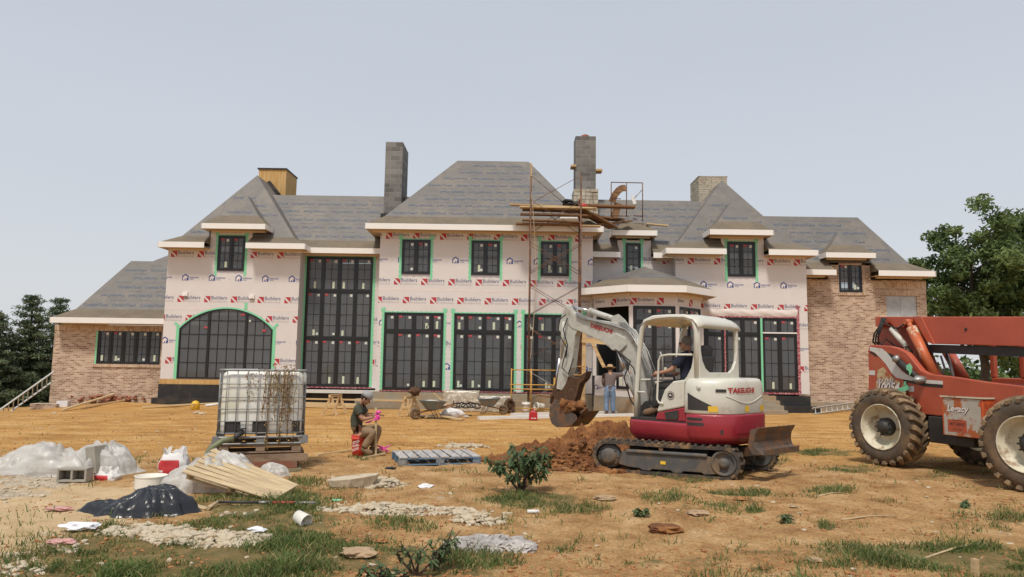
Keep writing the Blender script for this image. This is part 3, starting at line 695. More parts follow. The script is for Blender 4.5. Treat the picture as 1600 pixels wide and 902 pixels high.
# ---- eaves and roofs
def roof(nm, x0, x1, y0, y1, ze, a, b, kick=(.60, .42), gaps=(), orient='x', wall_y=None, fas=.21, label=None, text=True, sides=True):
    t = MB(); ki, kz = kick; zk = ze+kz
    k0, k1, k2, k3 = Vector((x0+ki, y0+ki, zk)), Vector((x1-ki, y0+ki, zk)), Vector((x1-ki, y1-ki, zk)), Vector((x0+ki, y1-ki, zk))
    c0, c1, c2, c3 = Vector((x0, y0, ze)), Vector((x1, y0, ze)), Vector((x1, y1, ze)), Vector((x0, y1, ze))
    a, b = Vector(a), Vector(b)
    if orient == 'x': F = [(k0, k1, b, a), (k1, k2, b), (k2, k3, a, b), (k3, k0, a)]
    else: F = [(k0, k1, a), (k1, k2, b, a), (k2, k3, b), (k3, k0, a, b)]
    for q in F: t.poly(q, 0)
    seg = []; x = x0
    for g in sorted(gaps): seg.append((x, g[0])); x = g[1]
    seg.append((x, x1))
    for xa, xb in seg:
        ka = k0 if xa == x0 else Vector((xa, y0+ki, zk)); kb = k1 if xb == x1 else Vector((xb, y0+ki, zk))
        t.poly([(xa, y0, ze), (xb, y0, ze), kb, ka], 1)
        for (p, q) in ((xa, ka), (xb, kb)):
            if p not in (x0, x1): t.poly([(p, y0, ze), (p, y0+ki, ze), q], 1)
    if sides:
        t.poly([c1, c2, k2, k1], 1); t.poly([c3, c0, k0, k3], 1)
    t.poly([c2, c3, k3, k2], 1)
    r_ = t.build(nm, [M['underlay'], M['shield']], HOUSE)
    if label: r_['label'] = label
    f = MB()
    for xa, xb in seg:
        f.bx(xa-.02, xb+.02, y0-.03, y0, ze-fas, ze+.012, 0)
        f.bx(xa, xb, y0+.003, (wall_y or y0+.6)-.002, ze-fas+.03, ze-fas+.05, 1)
        f.bx(xa+.2, xb-.2, (wall_y or y0+.6)-.14, (wall_y or y0+.6)-.003, ze-fas-.03, ze-fas+.028, 2)
    if sides:
        f.bx(x0-.03, x0, y0-.03, y1, ze-fas, ze+.010, 0); f.bx(x1, x1+.03, y0-.03, y1, ze-fas, ze+.010, 0)
        f.bx(x0+.003, x0+.6, (wall_y or y0+.6), y1, ze-fas+.03, ze-fas+.05, 1); f.bx(x1-.6, x1-.003, (wall_y or y0+.6), y1, ze-fas+.03, ze-fas+.05, 1)
    f.build('eave_trim', [M['trim'], M['soffit'], M['frieze']], r_)
    if text:                                                 # printed underlay on the front slope
        tm = MB(); lo_l, lo_r = k0, k1; hi_l, hi_r = (a, b) if orient == 'x' else (a, a)
        ey = ((hi_l+hi_r)/2-(lo_l+lo_r)/2); ey = Vector((0, ey.y, ey.z)); Ls = ey.length; ey.normalize(); ex = Vector((1, 0, 0))
        nrm = ex.cross(ey); off = nrm*0.006
        if off.y > 0: off = -off
        h = .16; row = 0
        while h < Ls-.2:
            f0 = h/Ls; f1 = (h+.16)/Ls
            xl = max(lo_l.x+(hi_l.x-lo_l.x)*f0, lo_l.x+(hi_l.x-lo_l.x)*f1)+.06; xr = min(lo_r.x+(hi_r.x-lo_r.x)*f0, lo_r.x+(hi_r.x-lo_r.x)*f1)-.06
            x = xl-((row*0.43) % 1.15)
            base = Vector((0, lo_l.y, lo_l.z))+ey*h+off
            while x < xr:
                k = row % 4; w1 = .98
                if x >= xl and x+w1 <= xr:
                    if k == 0: put_text(tm, 'CertainTeed', base+ex*x, ex, ey, w1, .15, 0, bold=.015, res=1)
                    elif k == 2: put_text(tm, 'CertainTeed', base+ex*(x+w1)+ey*.15, -ex, -ey, w1, .15, 0, bold=.015, res=1)
                    else: put_text(tm, 'RoofRunner Underlayment', base+ex*(x+.2)+ey*.05, ex, ey, .6, .05, 0, res=1)
                x += 1.15
            h += .24; row += 1
        rn = random.Random(nm+str(round(x0, 1)))
        for _ in range(int((x1-x0)*Ls*2.2)):                 # nail caps
            f0 = rn.random(); xa = lo_l.x+(hi_l.x-lo_l.x)*f0; xb = lo_r.x+(hi_r.x-lo_r.x)*f0; q = Vector((rn.uniform(xa, xb), lo_l.y, lo_l.z))+ey*(f0*Ls)+off*1.3; q.x = min(max(q.x, xa), xb); tm.poly([q, q+ex*.022, q+ex*.022+ey*.022, q+ey*.022], 1)
        if len(tm.bm.faces): tm.build('printed_lettering', [M['roofink'], M['mortar']], r_, fixn=False)
        else: tm.bm.free()
    return r_
def apex(xc, u, v):
    r_ = ray(u, v); d = xc*r_.y/r_.x; return Vector((xc, d, CAMZ+r_.z*d/r_.y))
ZM = Zc(392, 28.7); RY = 30.8; RZ = P(520, 306, RY).z
roof('main_roof', -12.5, 10.5, 28.7, 33.0, ZM, (-10.6, RY, RZ), (8.6, RY, RZ), gaps=((dw[0], dw[1]),), wall_y=YB, sides=False, label='long grey underlay roof linking the blocks')
r0, r1 = P(715, 252, 30.6), P(826, 252, 30.6); zr_ = (r0.z+r1.z)/2
roof('central_roof', xs_(572, 27.4, 352), xs_(942, 27.4, 358), 27.4, 33.8, Zc(352.5, 27.4), (r0.x, 30.6, zr_), (r1.x, 30.6, zr_), wall_y=YC, label='tall grey hip roof over the central block')
lxa, lxb = xs_(248, 28.0, 380), xs_(476, 28.0, 386); la = apex((lxa+lxb)/2, 402, 274)
roof('left_block_roof', lxa, lxb, 28.0, 34.2, Zc(386, 28.0), la, (la.x, 33.2, la.z), kick=(.62, .36), gaps=(ldw,), orient='y', wall_y=YL, label='pointed grey hip roof of the left block')
rxa, rxb = xs_(1041, 28.0, 388), xs_(1277, 28.0, 391); ra = apex((rxa+rxb)/2+.05, 1132, 282); ra.y = min(max(ra.y, 30.6), 31.6)
roof('right_block_roof', rxa, rxb, 28.0, 34.2, Zc(384.5, 28.0), (ra.x, ra.y, P(1132, 282, ra.y).z), (ra.x, 33.4, P(1132, 282, ra.y).z), kick=(.62, .36), gaps=(rdw,), orient='y', wall_y=YR, label='pointed grey hip roof of the right block')
wa = P(205, 408, 30.8)
roof('left_wing_roof', xs_(79, 28.7, 497), lx0+1.5, 28.7, 32.9, P(80, 496, 28.7).z, wa, (lx0+1.4, 30.8, wa.z), kick=(.62, .40), wall_y=YLW, label='grey hip roof of the low left wing')
ga = P(1340, 340, 31.0)
roof('right_wing_roof', rx1-1.2, xs_(1461, 28.9, 425), 28.9, 33.1, P(1400, 423.5, 28.9).z, (rx1-1.0, 31.0, ga.z), ga, kick=(.66, .40), gaps=(gdw,), wall_y=YRW, label='grey hip roof of the right brick wing')
# rise behind the left wing
t = MB(); xw = xs_(235, 31, 408); t.poly([(xw, 30.95, wa.z-.03), (lx0+1.2, 30.95, wa.z-.03), (lx0+1.2, 32.0, 7.5), (xs_(262, 32, 397), 32.0, 6.4)]); t.poly([(xw, 30.95, 5.9), (xs_(262, 32, 397), 32.0, 6.4), (xs_(262, 32, 397), 34, 6.4), (xw, 34, 5.6)])
t.build('rear_roof_slope', M['underlay'], HOUSE)
def dormer_roof(x0, x1, y0, ze, wy, dep=2.2, pitch=1.25, ridge_back=3.0, lbl=None, kick=(.46, .42), fas=.20):
    xm = (x0+x1)/2; hw = (x1-x0)/2
    z = ze+kick[1]+(hw-kick[0])*pitch
    return roof('dormer_roof', x0, x1, y0, y0+dep, ze, (xm, y0+hw, z), (xm, y0+dep+ridge_back, z), kick=kick, orient='y', wall_y=wy, fas=fas, label=lbl, text=hw > 1)
dormer_roof(xs_(315, 27.9, 355), xs_(415, 27.9, 355), 27.9, P(365, 350, 27.9).z, YL, lbl='hipped roof of the left dormer')
dormer_roof(xs_(1108.5, 27.9, 360), xs_(1208, 27.9, 360), 27.9, P(1158, 359.5, 27.9).z, YR, lbl='hipped roof of the right dormer')
dormer_roof(xs_(957, 28.75, 362), xs_(1026, 28.75, 362), 28.75, P(990, 360.5, 28.75).z, YB, dep=1.6, ridge_back=.8, pitch=1.0, lbl='small hipped roof of the narrow dormer')
dormer_roof(xs_(1290, 29.1, 400), xs_(1368, 29.1, 400), 29.1, P(1329, 395.5, 29.1).z, YRW, dep=1.5, ridge_back=.5, pitch=1.1, lbl='hipped roof of the brick dormer')

# ---- chimneys
def chimney(nm, x0, x1, y0, y1, z0, z1, m, label, flue=True, cap=None):
    t = MB(); t.bx(x0, x1, y0, y1, z0, z1); c = t.build(nm, m, HOUSE); c['label'] = label
    if flue:
        f = MB(); f.lathe([(.17, 0), (.17, .12), (.13, .12), (.13, 0)], ((x0+x1)/2, (y0+y1)/2-.2, z1), n=4, smooth=False, cap=False); f.build('flue_pipe', M['clay_pipe'], c)
    return c
c = chimney('chimney', xs_(601, 30.1, 280), xs_(628, 30.1, 280), 30.1, 31.7, 7.0, P(612, 222, 30.1).z, M['cmu'], 'tall grey concrete block chimney, left')
t = MB(); t.bx(xs_(598, 30.1, 280)-.03, xs_(629, 30.1, 280), 30.02, 30.09, 7.7, 8.06); t.bx(xs_(628, 30.1, 280)+.003, xs_(628, 30.1, 280)+.05, 30.1, 31.7, 7.9, 8.9); t.build('flashing', M['foundation'], c)
c2 = chimney('chimney', xs_(899, 30.1, 280), xs_(931, 30.1, 280), 30.1, 31.0, 7.0, P(915, 213, 30.1).z, M['cmu'], 'tall grey block chimney partly faced with pale stone, right')
def stone_facing(mb, x0, x1, y, z0, z1, rs, hs=(.12, .22), ws=(.15, .38), axis='x', jut=.05):
    z = z0
    while z < z1-.04:
        h = min(rs.uniform(*hs), z1-z); x = x0
        while x < x1-.02:
            w_ = min(rs.uniform(*ws), x1-x); 
            if x1-(x+w_) < .06: w_ = x1-x
            g = .012; j = rs.uniform(.02, jut)
            if axis == 'x': mb.box((x+w_/2, y-j/2, z+h/2), (w_-g, j+.03, h-g), (rs.uniform(-.02, .02), rs.uniform(-.04, .04), rs.uniform(-.03, .03)))
            else: mb.box((y-j/2, x+w_/2, z+h/2), (j+.03, w_-g, h-g), (rs.uniform(-.02, .02), 0, rs.uniform(-.03, .03)))
            x += w_
        z += h
rs = random.Random(11); t = MB()
stone_facing(t, xs_(899, 30.1, 280)-.08, xs_(931, 30.1, 280)+.10, 30.06, 7.4, 9.25, rs); stone_facing(t, 30.1, 30.9, xs_(899, 30.1, 280)-.04, 7.4, 9.2, rs, axis='y')
stone_facing(t, 30.1, 30.9, xs_(931, 30.1, 280)+.09, 7.4, 9.3, rs, axis='y')
t.build('stone_facing', M['stone'], c2, bevel=.012)
t = MB(); t.bx(xs_(892, 30.1, 280), xs_(900, 30.1, 280), 30.0, 30.5, Zc(260, 30.1), Zc(257, 30.1)); t.bx(xs_(931, 30.1, 280), xs_(941, 30.1, 280), 30.0, 30.5, Zc(266, 30.1), Zc(263, 30.1)); t.build('putlog', M['lumber'], c2)
ZS4 = P(1110, 276.5, 32).z
# plywood chimney (left) and stone chimney (right), behind the ridges
c3 = chimney('chimney', xs_(404, 32, 280), xs_(447, 32, 280), 32, 33.6, 7.6, P(425, 265, 32).z, M['osb'], 'square plywood chimney chase with a dark cap', flue=False)
t = MB(); t.bx(xs_(402, 32, 280), xs_(448, 32, 280), 31.95, 33.65, P(425, 265, 32).z, P(425, 265, 32).z+.06); t.build('cap', M['foundation'], c3)
t = MB(); a_, b_ = P(419, 286, 31.9), P(434, 305, 31.9); t.beam(a_, b_, .25, .3, up=(0, -1, 0)); t.beam(a_+Vector((-.18, 0, -.05)), b_+Vector((-.2, 0, -.1)), .08, .3, up=(0, -1, 0)); t.build('flashing', M['foundation'], c3)
c4 = MB(); c4.bx(xs_(1092, 32, 280)+.03, xs_(1136, 32, 280)-.03, 32.03, 33.5, 7.6, ZS4-.02); c4 = c4.build('chimney', M['mortar'], HOUSE); c4['label'] = 'pale ledge stone chimney on the right roof'
t = MB(); stone_facing(t, xs_(1092, 32, 280), xs_(1136, 32, 280), 32.02, 8.2, ZS4, rs, hs=(.05, .10), ws=(.2, .6), jut=.03); stone_facing(t, 32.0, 33.5, xs_(1092, 32, 280)+.02, 8.2, ZS4, rs, hs=(.05, .10), ws=(.2, .6), axis='y', jut=.03)
t.bx(xs_(1091, 32, 280), xs_(1137, 32, 280), 31.97, 33.5, ZS4+.001, ZS4+.03); t.build('stone_facing', M['stone'], c4)

# ---- octagonal entrance porch
pc = xs_(1022, 26.3); fw2 = 0.85; q_ = 1.2
def off_oct(o_):
    k = o_*math.tan(R(22.5))
    return [(pc-fw2-q_-o_, 29.2), (pc-fw2-q_-o_, 26.3+q_-k), (pc-fw2-k, 26.3-o_), (pc+fw2+k, 26.3-o_), (pc+fw2+q_+o_, 26.3+q_-k), (pc+fw2+q_+o_, 28.6)]
pl = [(pc-fw2-q_, 29.2), (pc-fw2-q_, 26.3+q_), (pc-fw2, 26.3), (pc+fw2, 26.3), (pc+fw2+q_, 26.3+q_), (pc+fw2+q_, 28.6)]
zh0, zh1 = Zc(475, 26.3), 4.42
PORCH = MB()
def facet(i, z0_, z1_, mb, mi=0, th=.12, a0=0, a1=1, push=0):
    a = Vector((pl[i][0], pl[i][1], 0)); b = Vector((pl[i+1][0], pl[i+1][1], 0)); d = (b-a); n = Vector((d.y, -d.x, 0)).normalized()
    p, q2 = a+d*a0+n*push, a+d*a1+n*push
    pts = [p+Vector((0, 0, z0_)), q2+Vector((0, 0, z0_)), q2+Vector((0, 0, z1_)), p+Vector((0, 0, z1_))]
    mb.prism(pts, -n*th, mi); return a, d, n
for i in range(5): facet(i, zh0, zh1, PORCH)
for i in (0, 1, 2, 3, 4): facet(i, .62, Zc(586, 26.3), PORCH)
for (x, y_) in pl[1:5]: PORCH.bx(x-.07, x+.07, y_-.05, y_+.09, Zc(586, 26.3)+.001, zh0-.001)
pw = PORCH.build('porch_wall', M['wrap'], HOUSE); pw['label'] = 'wrapped wall of the octagonal entrance porch'
t = MB()
for i, ph in ((1, .12), (2, .28), (3, .15)):
    a = Vector((pl[i][0], pl[i][1], 0)); b = Vector((pl[i+1][0], pl[i+1][1], 0)); d = (b-a).normalized(); n = Vector((d.y, -d.x, 0))
    for k in range(2):
        s_ = ph+k*.98-.3
        if s_ > -.02 and s_+.9 < 1.72: builders_mark(t, a+d*s_+n*.004+Vector((0, 0, (zh0+zh1)/2-.18)), d, (0, 0, 1), .95)
        elif s_ <= -.02:
            put_text(t, 'ilders', a+d*.05+n*.004+Vector((0, 0, (zh0+zh1)/2-.07)), d, (0, 0, 1), .42, .14, 2, bold=.014)
        else:
            o_ = a+d*s_+n*.004+Vector((0, 0, (zh0+zh1)/2-.18)); put_poly(t, [(0.025, .25), (.25, 0.025), (.25, .25)], o_, d, (0, 0, 1), 0); put_poly(t, [(0, .18), (0, 0), (.18, 0)], o_, d, (0, 0, 1), 0)
a = Vector((pl[1][0], pl[1][1], 0)); d = (Vector((pl[2][0], pl[2][1], 0))-a).normalized(); n = Vector((d.y, -d.x, 0))
barricade_mark(t, a+d*.55+n*.004+Vector((0, 0, .85)), d, (0, 0, 1), 1.1); barricade_mark(t, a+d*.0+n*.004+Vector((0, 0, .85)), d, (0, 0, 1), .7)
t.build('printed_lettering', INK, pw, fixn=False)
# porch windows are built square on and then turned into their facets
def facet_window(i, a0, a1, z0_, z1_, cols, rows, label):
    a = Vector((pl[i][0], pl[i][1], 0)); b = Vector((pl[i+1][0], pl[i+1][1], 0)); d = (b-a); Lf = d.length; ang = math.atan2(d.y, d.x)
    f = window(a0*Lf, a1*Lf, z0_, z1_, 0, cols, rows, None, tape=None, label=label, stick=.95)
    f.parent = HOUSE; f.matrix_basis = HOUSE.matrix_basis.inverted() @ Matrix.Translation(a) @ Matrix.Rotation(ang, 4, 'Z')
zp0, zp1 = Zc(586, 26.3)+.01, zh0-.01
facet_window(2, .06, .94, zp0, zp1, [(1, 2), (1, 2)], [(.26, 1), (1, 4)], 'black window in the front of the porch')
facet_window(3, .06, .94, zp0, zp1, [(1, 2), (1, 2)], [(.26, 1), (1, 4)], 'black window in the right side of the porch')
t = MB(); t.prism([Vector((x, y_, zh0+.35)) for x, y_ in off_oct(-.14)], (0, 0, .05)); t.build('added_porch_ceiling', M['plank'], HOUSE)  # ceiling slab added to keep light out of the porch
t = MB(); x_, y_ = pl[0][0]+.35, 29.1; t.bx(x_, x_+2.9, y_, y_+.04, .64, 4.3); f = t.build('porch_shade_panel', M['black'], HOUSE)  # black panel behind the opening stands in for the shade inside
facet_window(1, .62, .95, .9, 2.75, [(1, 2)], [(1, 3)], 'narrow window beside the porch opening')
# porch foundation
t = MB(); c_ = [(x-.02*(1 if x > pc else -1), y_-.02) for x, y_ in pl]
for i in range(5): facet(i, -.3, .615, t, 0, .14, push=.03)
t.prism([Vector((x, y_, .50)) for x, y_ in pl], (0, 0, .09)); t.build('porch_foundation', M['concrete'], HOUSE)
# porch roof
oc = off_oct(.52); ze = 4.66; ap = Vector((pc+.05, 28.5, 5.72)); ik = off_oct(-.30); t = MB()
for i in range(5):
    p0, p1 = Vector(oc[i]+(ze,)), Vector(oc[i+1]+(ze,)); q0, q1 = Vector(ik[i]+(ze+.36,)), Vector(ik[i+1]+(ze+.36,))
    t.poly([p0, p1, q1, q0], 1); t.poly([q0, q1, ap], 0)
pr = t.build('porch_roof', [M['underlay'], M['shield']], HOUSE); pr['label'] = 'low faceted roof of the octagonal porch'
t = MB()
for i in range(5):
    a = Vector(oc[i]+(0,)); b = Vector(oc[i+1]+(0,)); d = (b-a).normalized(); n = Vector((d.y, -d.x, 0))
    t.prism([a+Vector((0, 0, ze-.24)), b+Vector((0, 0, ze-.24)), b+Vector((0, 0, ze+.012)), a+Vector((0, 0, ze+.012))], n*.03, 0)
inn = off_oct(.02)
for i in range(5):
    t.poly([Vector(oc[i]+(ze-.22,)), Vector(oc[i+1]+(ze-.22,)), Vector(inn[i+1]+(ze-.225,)), Vector(inn[i]+(ze-.225,))], 1)
    a = Vector(inn[i]+(0,)); b = Vector(inn[i+1]+(0,)); d = (b-a).normalized(); n = Vector((d.y, -d.x, 0))
    t.prism([a+Vector((0, 0, ze-.36)), b+Vector((0, 0, ze-.36)), b+Vector((0, 0, ze-.23)), a+Vector((0, 0, ze-.23))], n*.04, 2)
t.build('eave_trim', [M['trim'], M['soffit'], M['frieze']], pr)
tm = MB(); rr_ = random.Random(4)
for i in (1, 2, 3):
    q0, q1 = Vector(ik[i]+(ze+.36,)), Vector(ik[i+1]+(ze+.36,)); mid = (q0+q1)/2; ex = (q1-q0).normalized(); ey = (ap-mid).normalized(); nn = ex.cross(ey); 
    if nn.z < 0: nn = -nn
    put_text(tm, 'CertainTeed', mid-ex*.42+ey*.12+nn*.006, ex, ey, .84, .14, 0, bold=.015, res=1); put_text(tm, 'RoofRunner', mid-ex*.25+ey*.55+nn*.006, ex, ey, .5, .09, 0, res=1)
tm.build('printed_lettering', [M['roofink']], pr, fixn=False)
# electrical boxes on the wrap
for u, v, y_ in ((290, 460, YL), (394, 464, YL)):
    p = P(u, v, y_); t = MB(); t.box((p.x, y_-.04, p.z), (.2, .08, .16)); t.box((p.x, y_-.07, p.z-.02), (.10, .05, .08)); t.build('outlet_box', M['trim'], HOUSE)
# ================================================================ GROUND
def fnoise(x, y, s, o=3, seed=0.0):
    return noise.fractal(Vector((x*s+seed, y*s-seed*1.3, seed*.7)), 1.0, 2.0, o)
def vnoise_np(x, y, seed=0):
    """value noise for arrays"""
    xi = np.floor(x).astype(np.int64); yi = np.floor(y).astype(np.int64); xf = x-xi; yf = y-yi
    def h(a, b):
        n = (a*374761393+b*668265263+seed*2147483647) & 0xffffffff
        n = ((n ^ (n >> 13))*1274126177) & 0xffffffff
        return ((n ^ (n >> 16)) & 0xffff)/65535.0
    u = xf*xf*(3-2*xf); v = yf*yf*(3-2*yf)
    return (h(xi, yi)*(1-u)+h(xi+1, yi)*u)*(1-v)+(h(xi, yi+1)*(1-u)+h(xi+1, yi+1)*u)*v
def fbm_np(x, y, oct_=4, seed=0):
    r = 0; a = .5; t = 0
    for k in range(oct_):
        r = r+a*vnoise_np(x*2**k+17.3*k, y*2**k-9.1*k, seed+k); t += a; a *= .5
    return r/t
def smooth(a, b, x): t = np.clip((x-a)/(b-a), 0, 1); return t*t*(3-2*t)
def ground_base(x, y):
    """broad shape: gentle undulation, fall towards the left side of the house"""
    z = -0.030*np.clip(-x-9.0, 0, 60)*smooth(18, 27, y)
    z = z-0.012*np.clip(y-34, 0, 400)*smooth(34, 60, y)*.6
    z = z+0.05*(fbm_np(x*.22, y*.22, 2, 5)-.5)*smooth(6, 12, y)
    z = z+0.035*(fbm_np(x*.9, y*.9, 3, 8)-.5)
    # spoil against the left wing and foundation edge
    z = z+0.22*np.exp(-((x+15.5)/2.2)**2-((y-28.7)/.8)**2)+.12*np.exp(-((x+12)/3)**2-((y-27.9)/.6)**2)
    z = z+0.10*np.exp(-((x-15)/4)**2-((y-28.6)/1.2)**2)
    return z
def ground_z(x, y):
    X = np.atleast_1d(np.asarray(x, float)); Y = np.atleast_1d(np.asarray(y, float))
    z = ground_base(X, Y)
    # small clods and wheel/track scrapes
    near = 1-smooth(13, 24, Y)
    z = z+(0.055*(fbm_np(X*3.1, Y*3.1, 4, 11)-.5)+0.034*(fbm_np(X*11, Y*11, 3, 12)-.5))*(0.35+.65*near)
    for k in range(9):                                      # wheel ruts across the graded strip
        yr = 14.6+k*1.25+.35*np.sin(X*.16+k*1.9)+.03*k*X; z = z-0.034*np.exp(-((Y-yr)/.13)**2)*(.5+.5*np.sin(X*.21+k*2.3)**2)+0.020*np.exp(-((Y-yr-.28)/.12)**2)
    graded = smooth(12.5, 15, Y+1.2*(fbm_np(X*.5, Y*.5, 2, 3)-.5))*(1-smooth(27, 29, Y))
    z = z+graded*0.034*(fbm_np(X*.7, Y*2.3, 4, 21)-.5)
    return z
def gz(x, y): return float(ground_z(x, y)[0])
def GP(u, v):                                # point on the real ground surface seen at a pixel
    z = 0.0; ym = 28.8 if u < 250 or u > 1240 else 28.1 if u < 470 else 27.1
    for _ in range(6):
        p = G(u, v, z); z = gz(p.x, p.y)
    if p.y > ym or p.y < 0: p = P(u, v, ym); z = gz(p.x, ym)
    return Vector((p.x, p.y, z))
# patches measured on the photograph, laid down as places on the site: (u, v, radius u, radius v, strength)
GRASS = [(330, 868, 300, 50, 1.5), (250, 890, 250, 25, 1.6), (430, 800, 110, 24, .9), (120, 870, 160, 40, .55), (430, 815, 130, 35, .75), (560, 870, 160, 28, .6), (470, 770, 90, 22, .45), (360, 790, 70, 16, .6),
         (700, 885, 120, 22, .75), (830, 782, 95, 14, .95), (900, 797, 60, 10, .6), (640, 820, 90, 14, .35), (1480, 872, 170, 26, .95), (1580, 890, 80, 22, .9), (1340, 862, 110, 14, .6), (1290, 880, 60, 10, .4),
         (1150, 770, 55, 7, .85), (1175, 772, 35, 6, .9), (1240, 708, 90, 6, .6), (1290, 708, 60, 5, .9), (1335, 735, 55, 7, .65), (1030, 780, 60, 12, .5), (1100, 790, 50, 9, .45), (1200, 722, 40, 6, .7),
         (1500, 815, 60, 12, .3), (1575, 815, 40, 16, .6), (1300, 768, 45, 6, .7), (1210, 865, 70, 6, .5), (1100, 878, 50, 8, .6), (1185, 890, 30, 6, .6), (1005, 877, 40, 8, .5), (520, 885, 100, 18, .7), (220, 715, 40, 5, .4), (260, 720, 30, 4, .3),
         (580, 716, 40, 4, .4), (470, 752, 40, 6, .5), (1180, 798, 18, 5, .9), (1290, 826, 16, 6, .9), (1450, 745, 45, 7, .5), (1055, 745, 18, 5, .9), (1090, 752, 35, 4, .6), (1120, 800, 45, 6, .35), (60, 900, 120, 22, .5), (800, 842, 40, 8, .4), (885, 862, 30, 5, .5), (180, 830, 60, 12, .55)]
SAND = [(90, 792, 150, 40, 1.4), (40, 815, 100, 36, 1.3), (200, 775, 80, 18, 1.0), (20, 855, 60, 18, .9)]
GRAVEL = [(60, 752, 90, 11, .8), (20, 770, 60, 12, .7), (20, 880, 70, 24, .7), (90, 860, 60, 14, .5), (310, 838, 75, 14, 1.0), (230, 828, 60, 9, .9), (620, 797, 70, 9, .9), (740, 810, 32, 8, .9), (560, 752, 60, 9, .8), (600, 760, 60, 6, .5), (370, 803, 50, 5, .6), (725, 698, 34, 6, .9),
          (520, 790, 50, 8, .4), (690, 775, 30, 6, .3)]
def patch_mask(U, V, pats, wob):
    m = np.zeros_like(U)
    for (a, b, ra, rb, s) in pats:
        d = ((U-a)/ra)**2+((V-b)/rb)**2
        m = np.maximum(m, s*np.clip(1.35-d*(.75+.9*wob), 0, 1))
    return m
def masks(X, Y):
    U, V = proj_np(X, Y, np.zeros_like(X)); front = Y > 3
    wob = fbm_np(X*1.3, Y*1.3, 4, 31)
    g = patch_mask(U, V, GRASS, wob)*front; s = patch_mask(U, V, SAND, wob)*front; r = patch_mask(U, V, GRAVEL, wob)*front
    # beside the picture the same rough ground carries on
    side = ((U < -20) | (U > 1620) | (V > 915) | (Y < 3)) & (Y < 13)
    g = np.maximum(g, side*np.clip(fbm_np(X*.35, Y*.35, 3, 41)*2.2-.75, 0, 1))
    far = smooth(35, 42, Y+np.abs(X)*0+4*(wob-.5)); far = np.maximum(far, smooth(19.5, 23, -X)*smooth(22, 27, Y)); far = np.maximum(far, smooth(24, 30, X)*smooth(18, 24, Y))
    return g, s, r, far
def axis(pts):
    out = []
    for (a, b, st) in pts:
        n = max(1, int(round((b-a)/st))); out += [a+(b-a)*k/n for k in range(n)]
    out.append(pts[-1][1]); return np.array(out)
gxs = axis([(-2500, -300, 220), (-300, -60, 16), (-60, -24, 1.5), (-24, -11, .16), (-11, -6, .09), (-6, 6, .045), (6, 11, .09), (11, 24, .16), (24, 60, 1.5), (60, 300, 16), (300, 2500, 220)])
gys = axis([(-60, -5, 4), (-5, 4.5, .5), (4.5, 9, .035), (9, 13, .055), (13, 20, .09), (20, 30, .14), (30, 36, .4), (36, 70, 1.5), (70, 300, 12), (300, 3500, 200)])
GX, GY = np.meshgrid(gxs, gys); GZ = ground_z(GX, GY).reshape(GX.shape)
nx_, ny_ = len(gxs), len(gys)
verts = np.stack([GX, GY, GZ], -1).reshape(-1, 3).astype(np.float32)
ii = np.arange(nx_*ny_).reshape(ny_, nx_); quads = np.stack([ii[:-1, :-1], ii[:-1, 1:], ii[1:, 1:], ii[1:, :-1]], -1).reshape(-1, 4)
me = bpy.data.meshes.new('ground'); me.vertices.add(len(verts)); me.vertices.foreach_set('co', verts.ravel())
me.loops.add(quads.size); me.loops.foreach_set('vertex_index', quads.ravel().astype(np.int32))
me.polygons.add(len(quads)); me.polygons.foreach_set('loop_start', (np.arange(len(quads))*4).astype(np.int32)); me.polygons.foreach_set('loop_total', np.full(len(quads), 4, np.int32))
me.update(); me.validate()
g_, s_, r_, f_ = masks(GX, GY)
ca = me.color_attributes.new('soil', 'FLOAT_COLOR', 'POINT')
ca.data.foreach_set('color', np.stack([g_, s_, r_, f_], -1).reshape(-1).astype(np.float32))
graded = smooth(12.0, 14.5, GY+1.6*(fbm_np(GX*.5, GY*.5, 3, 3)-.5))
cb = me.color_attributes.new('graded', 'FLOAT_COLOR', 'POINT')
cb.data.foreach_set('color', np.stack([graded]*3+[np.ones_like(graded)], -1).reshape(-1).astype(np.float32))
for p in me.polygons: p.use_smooth = True
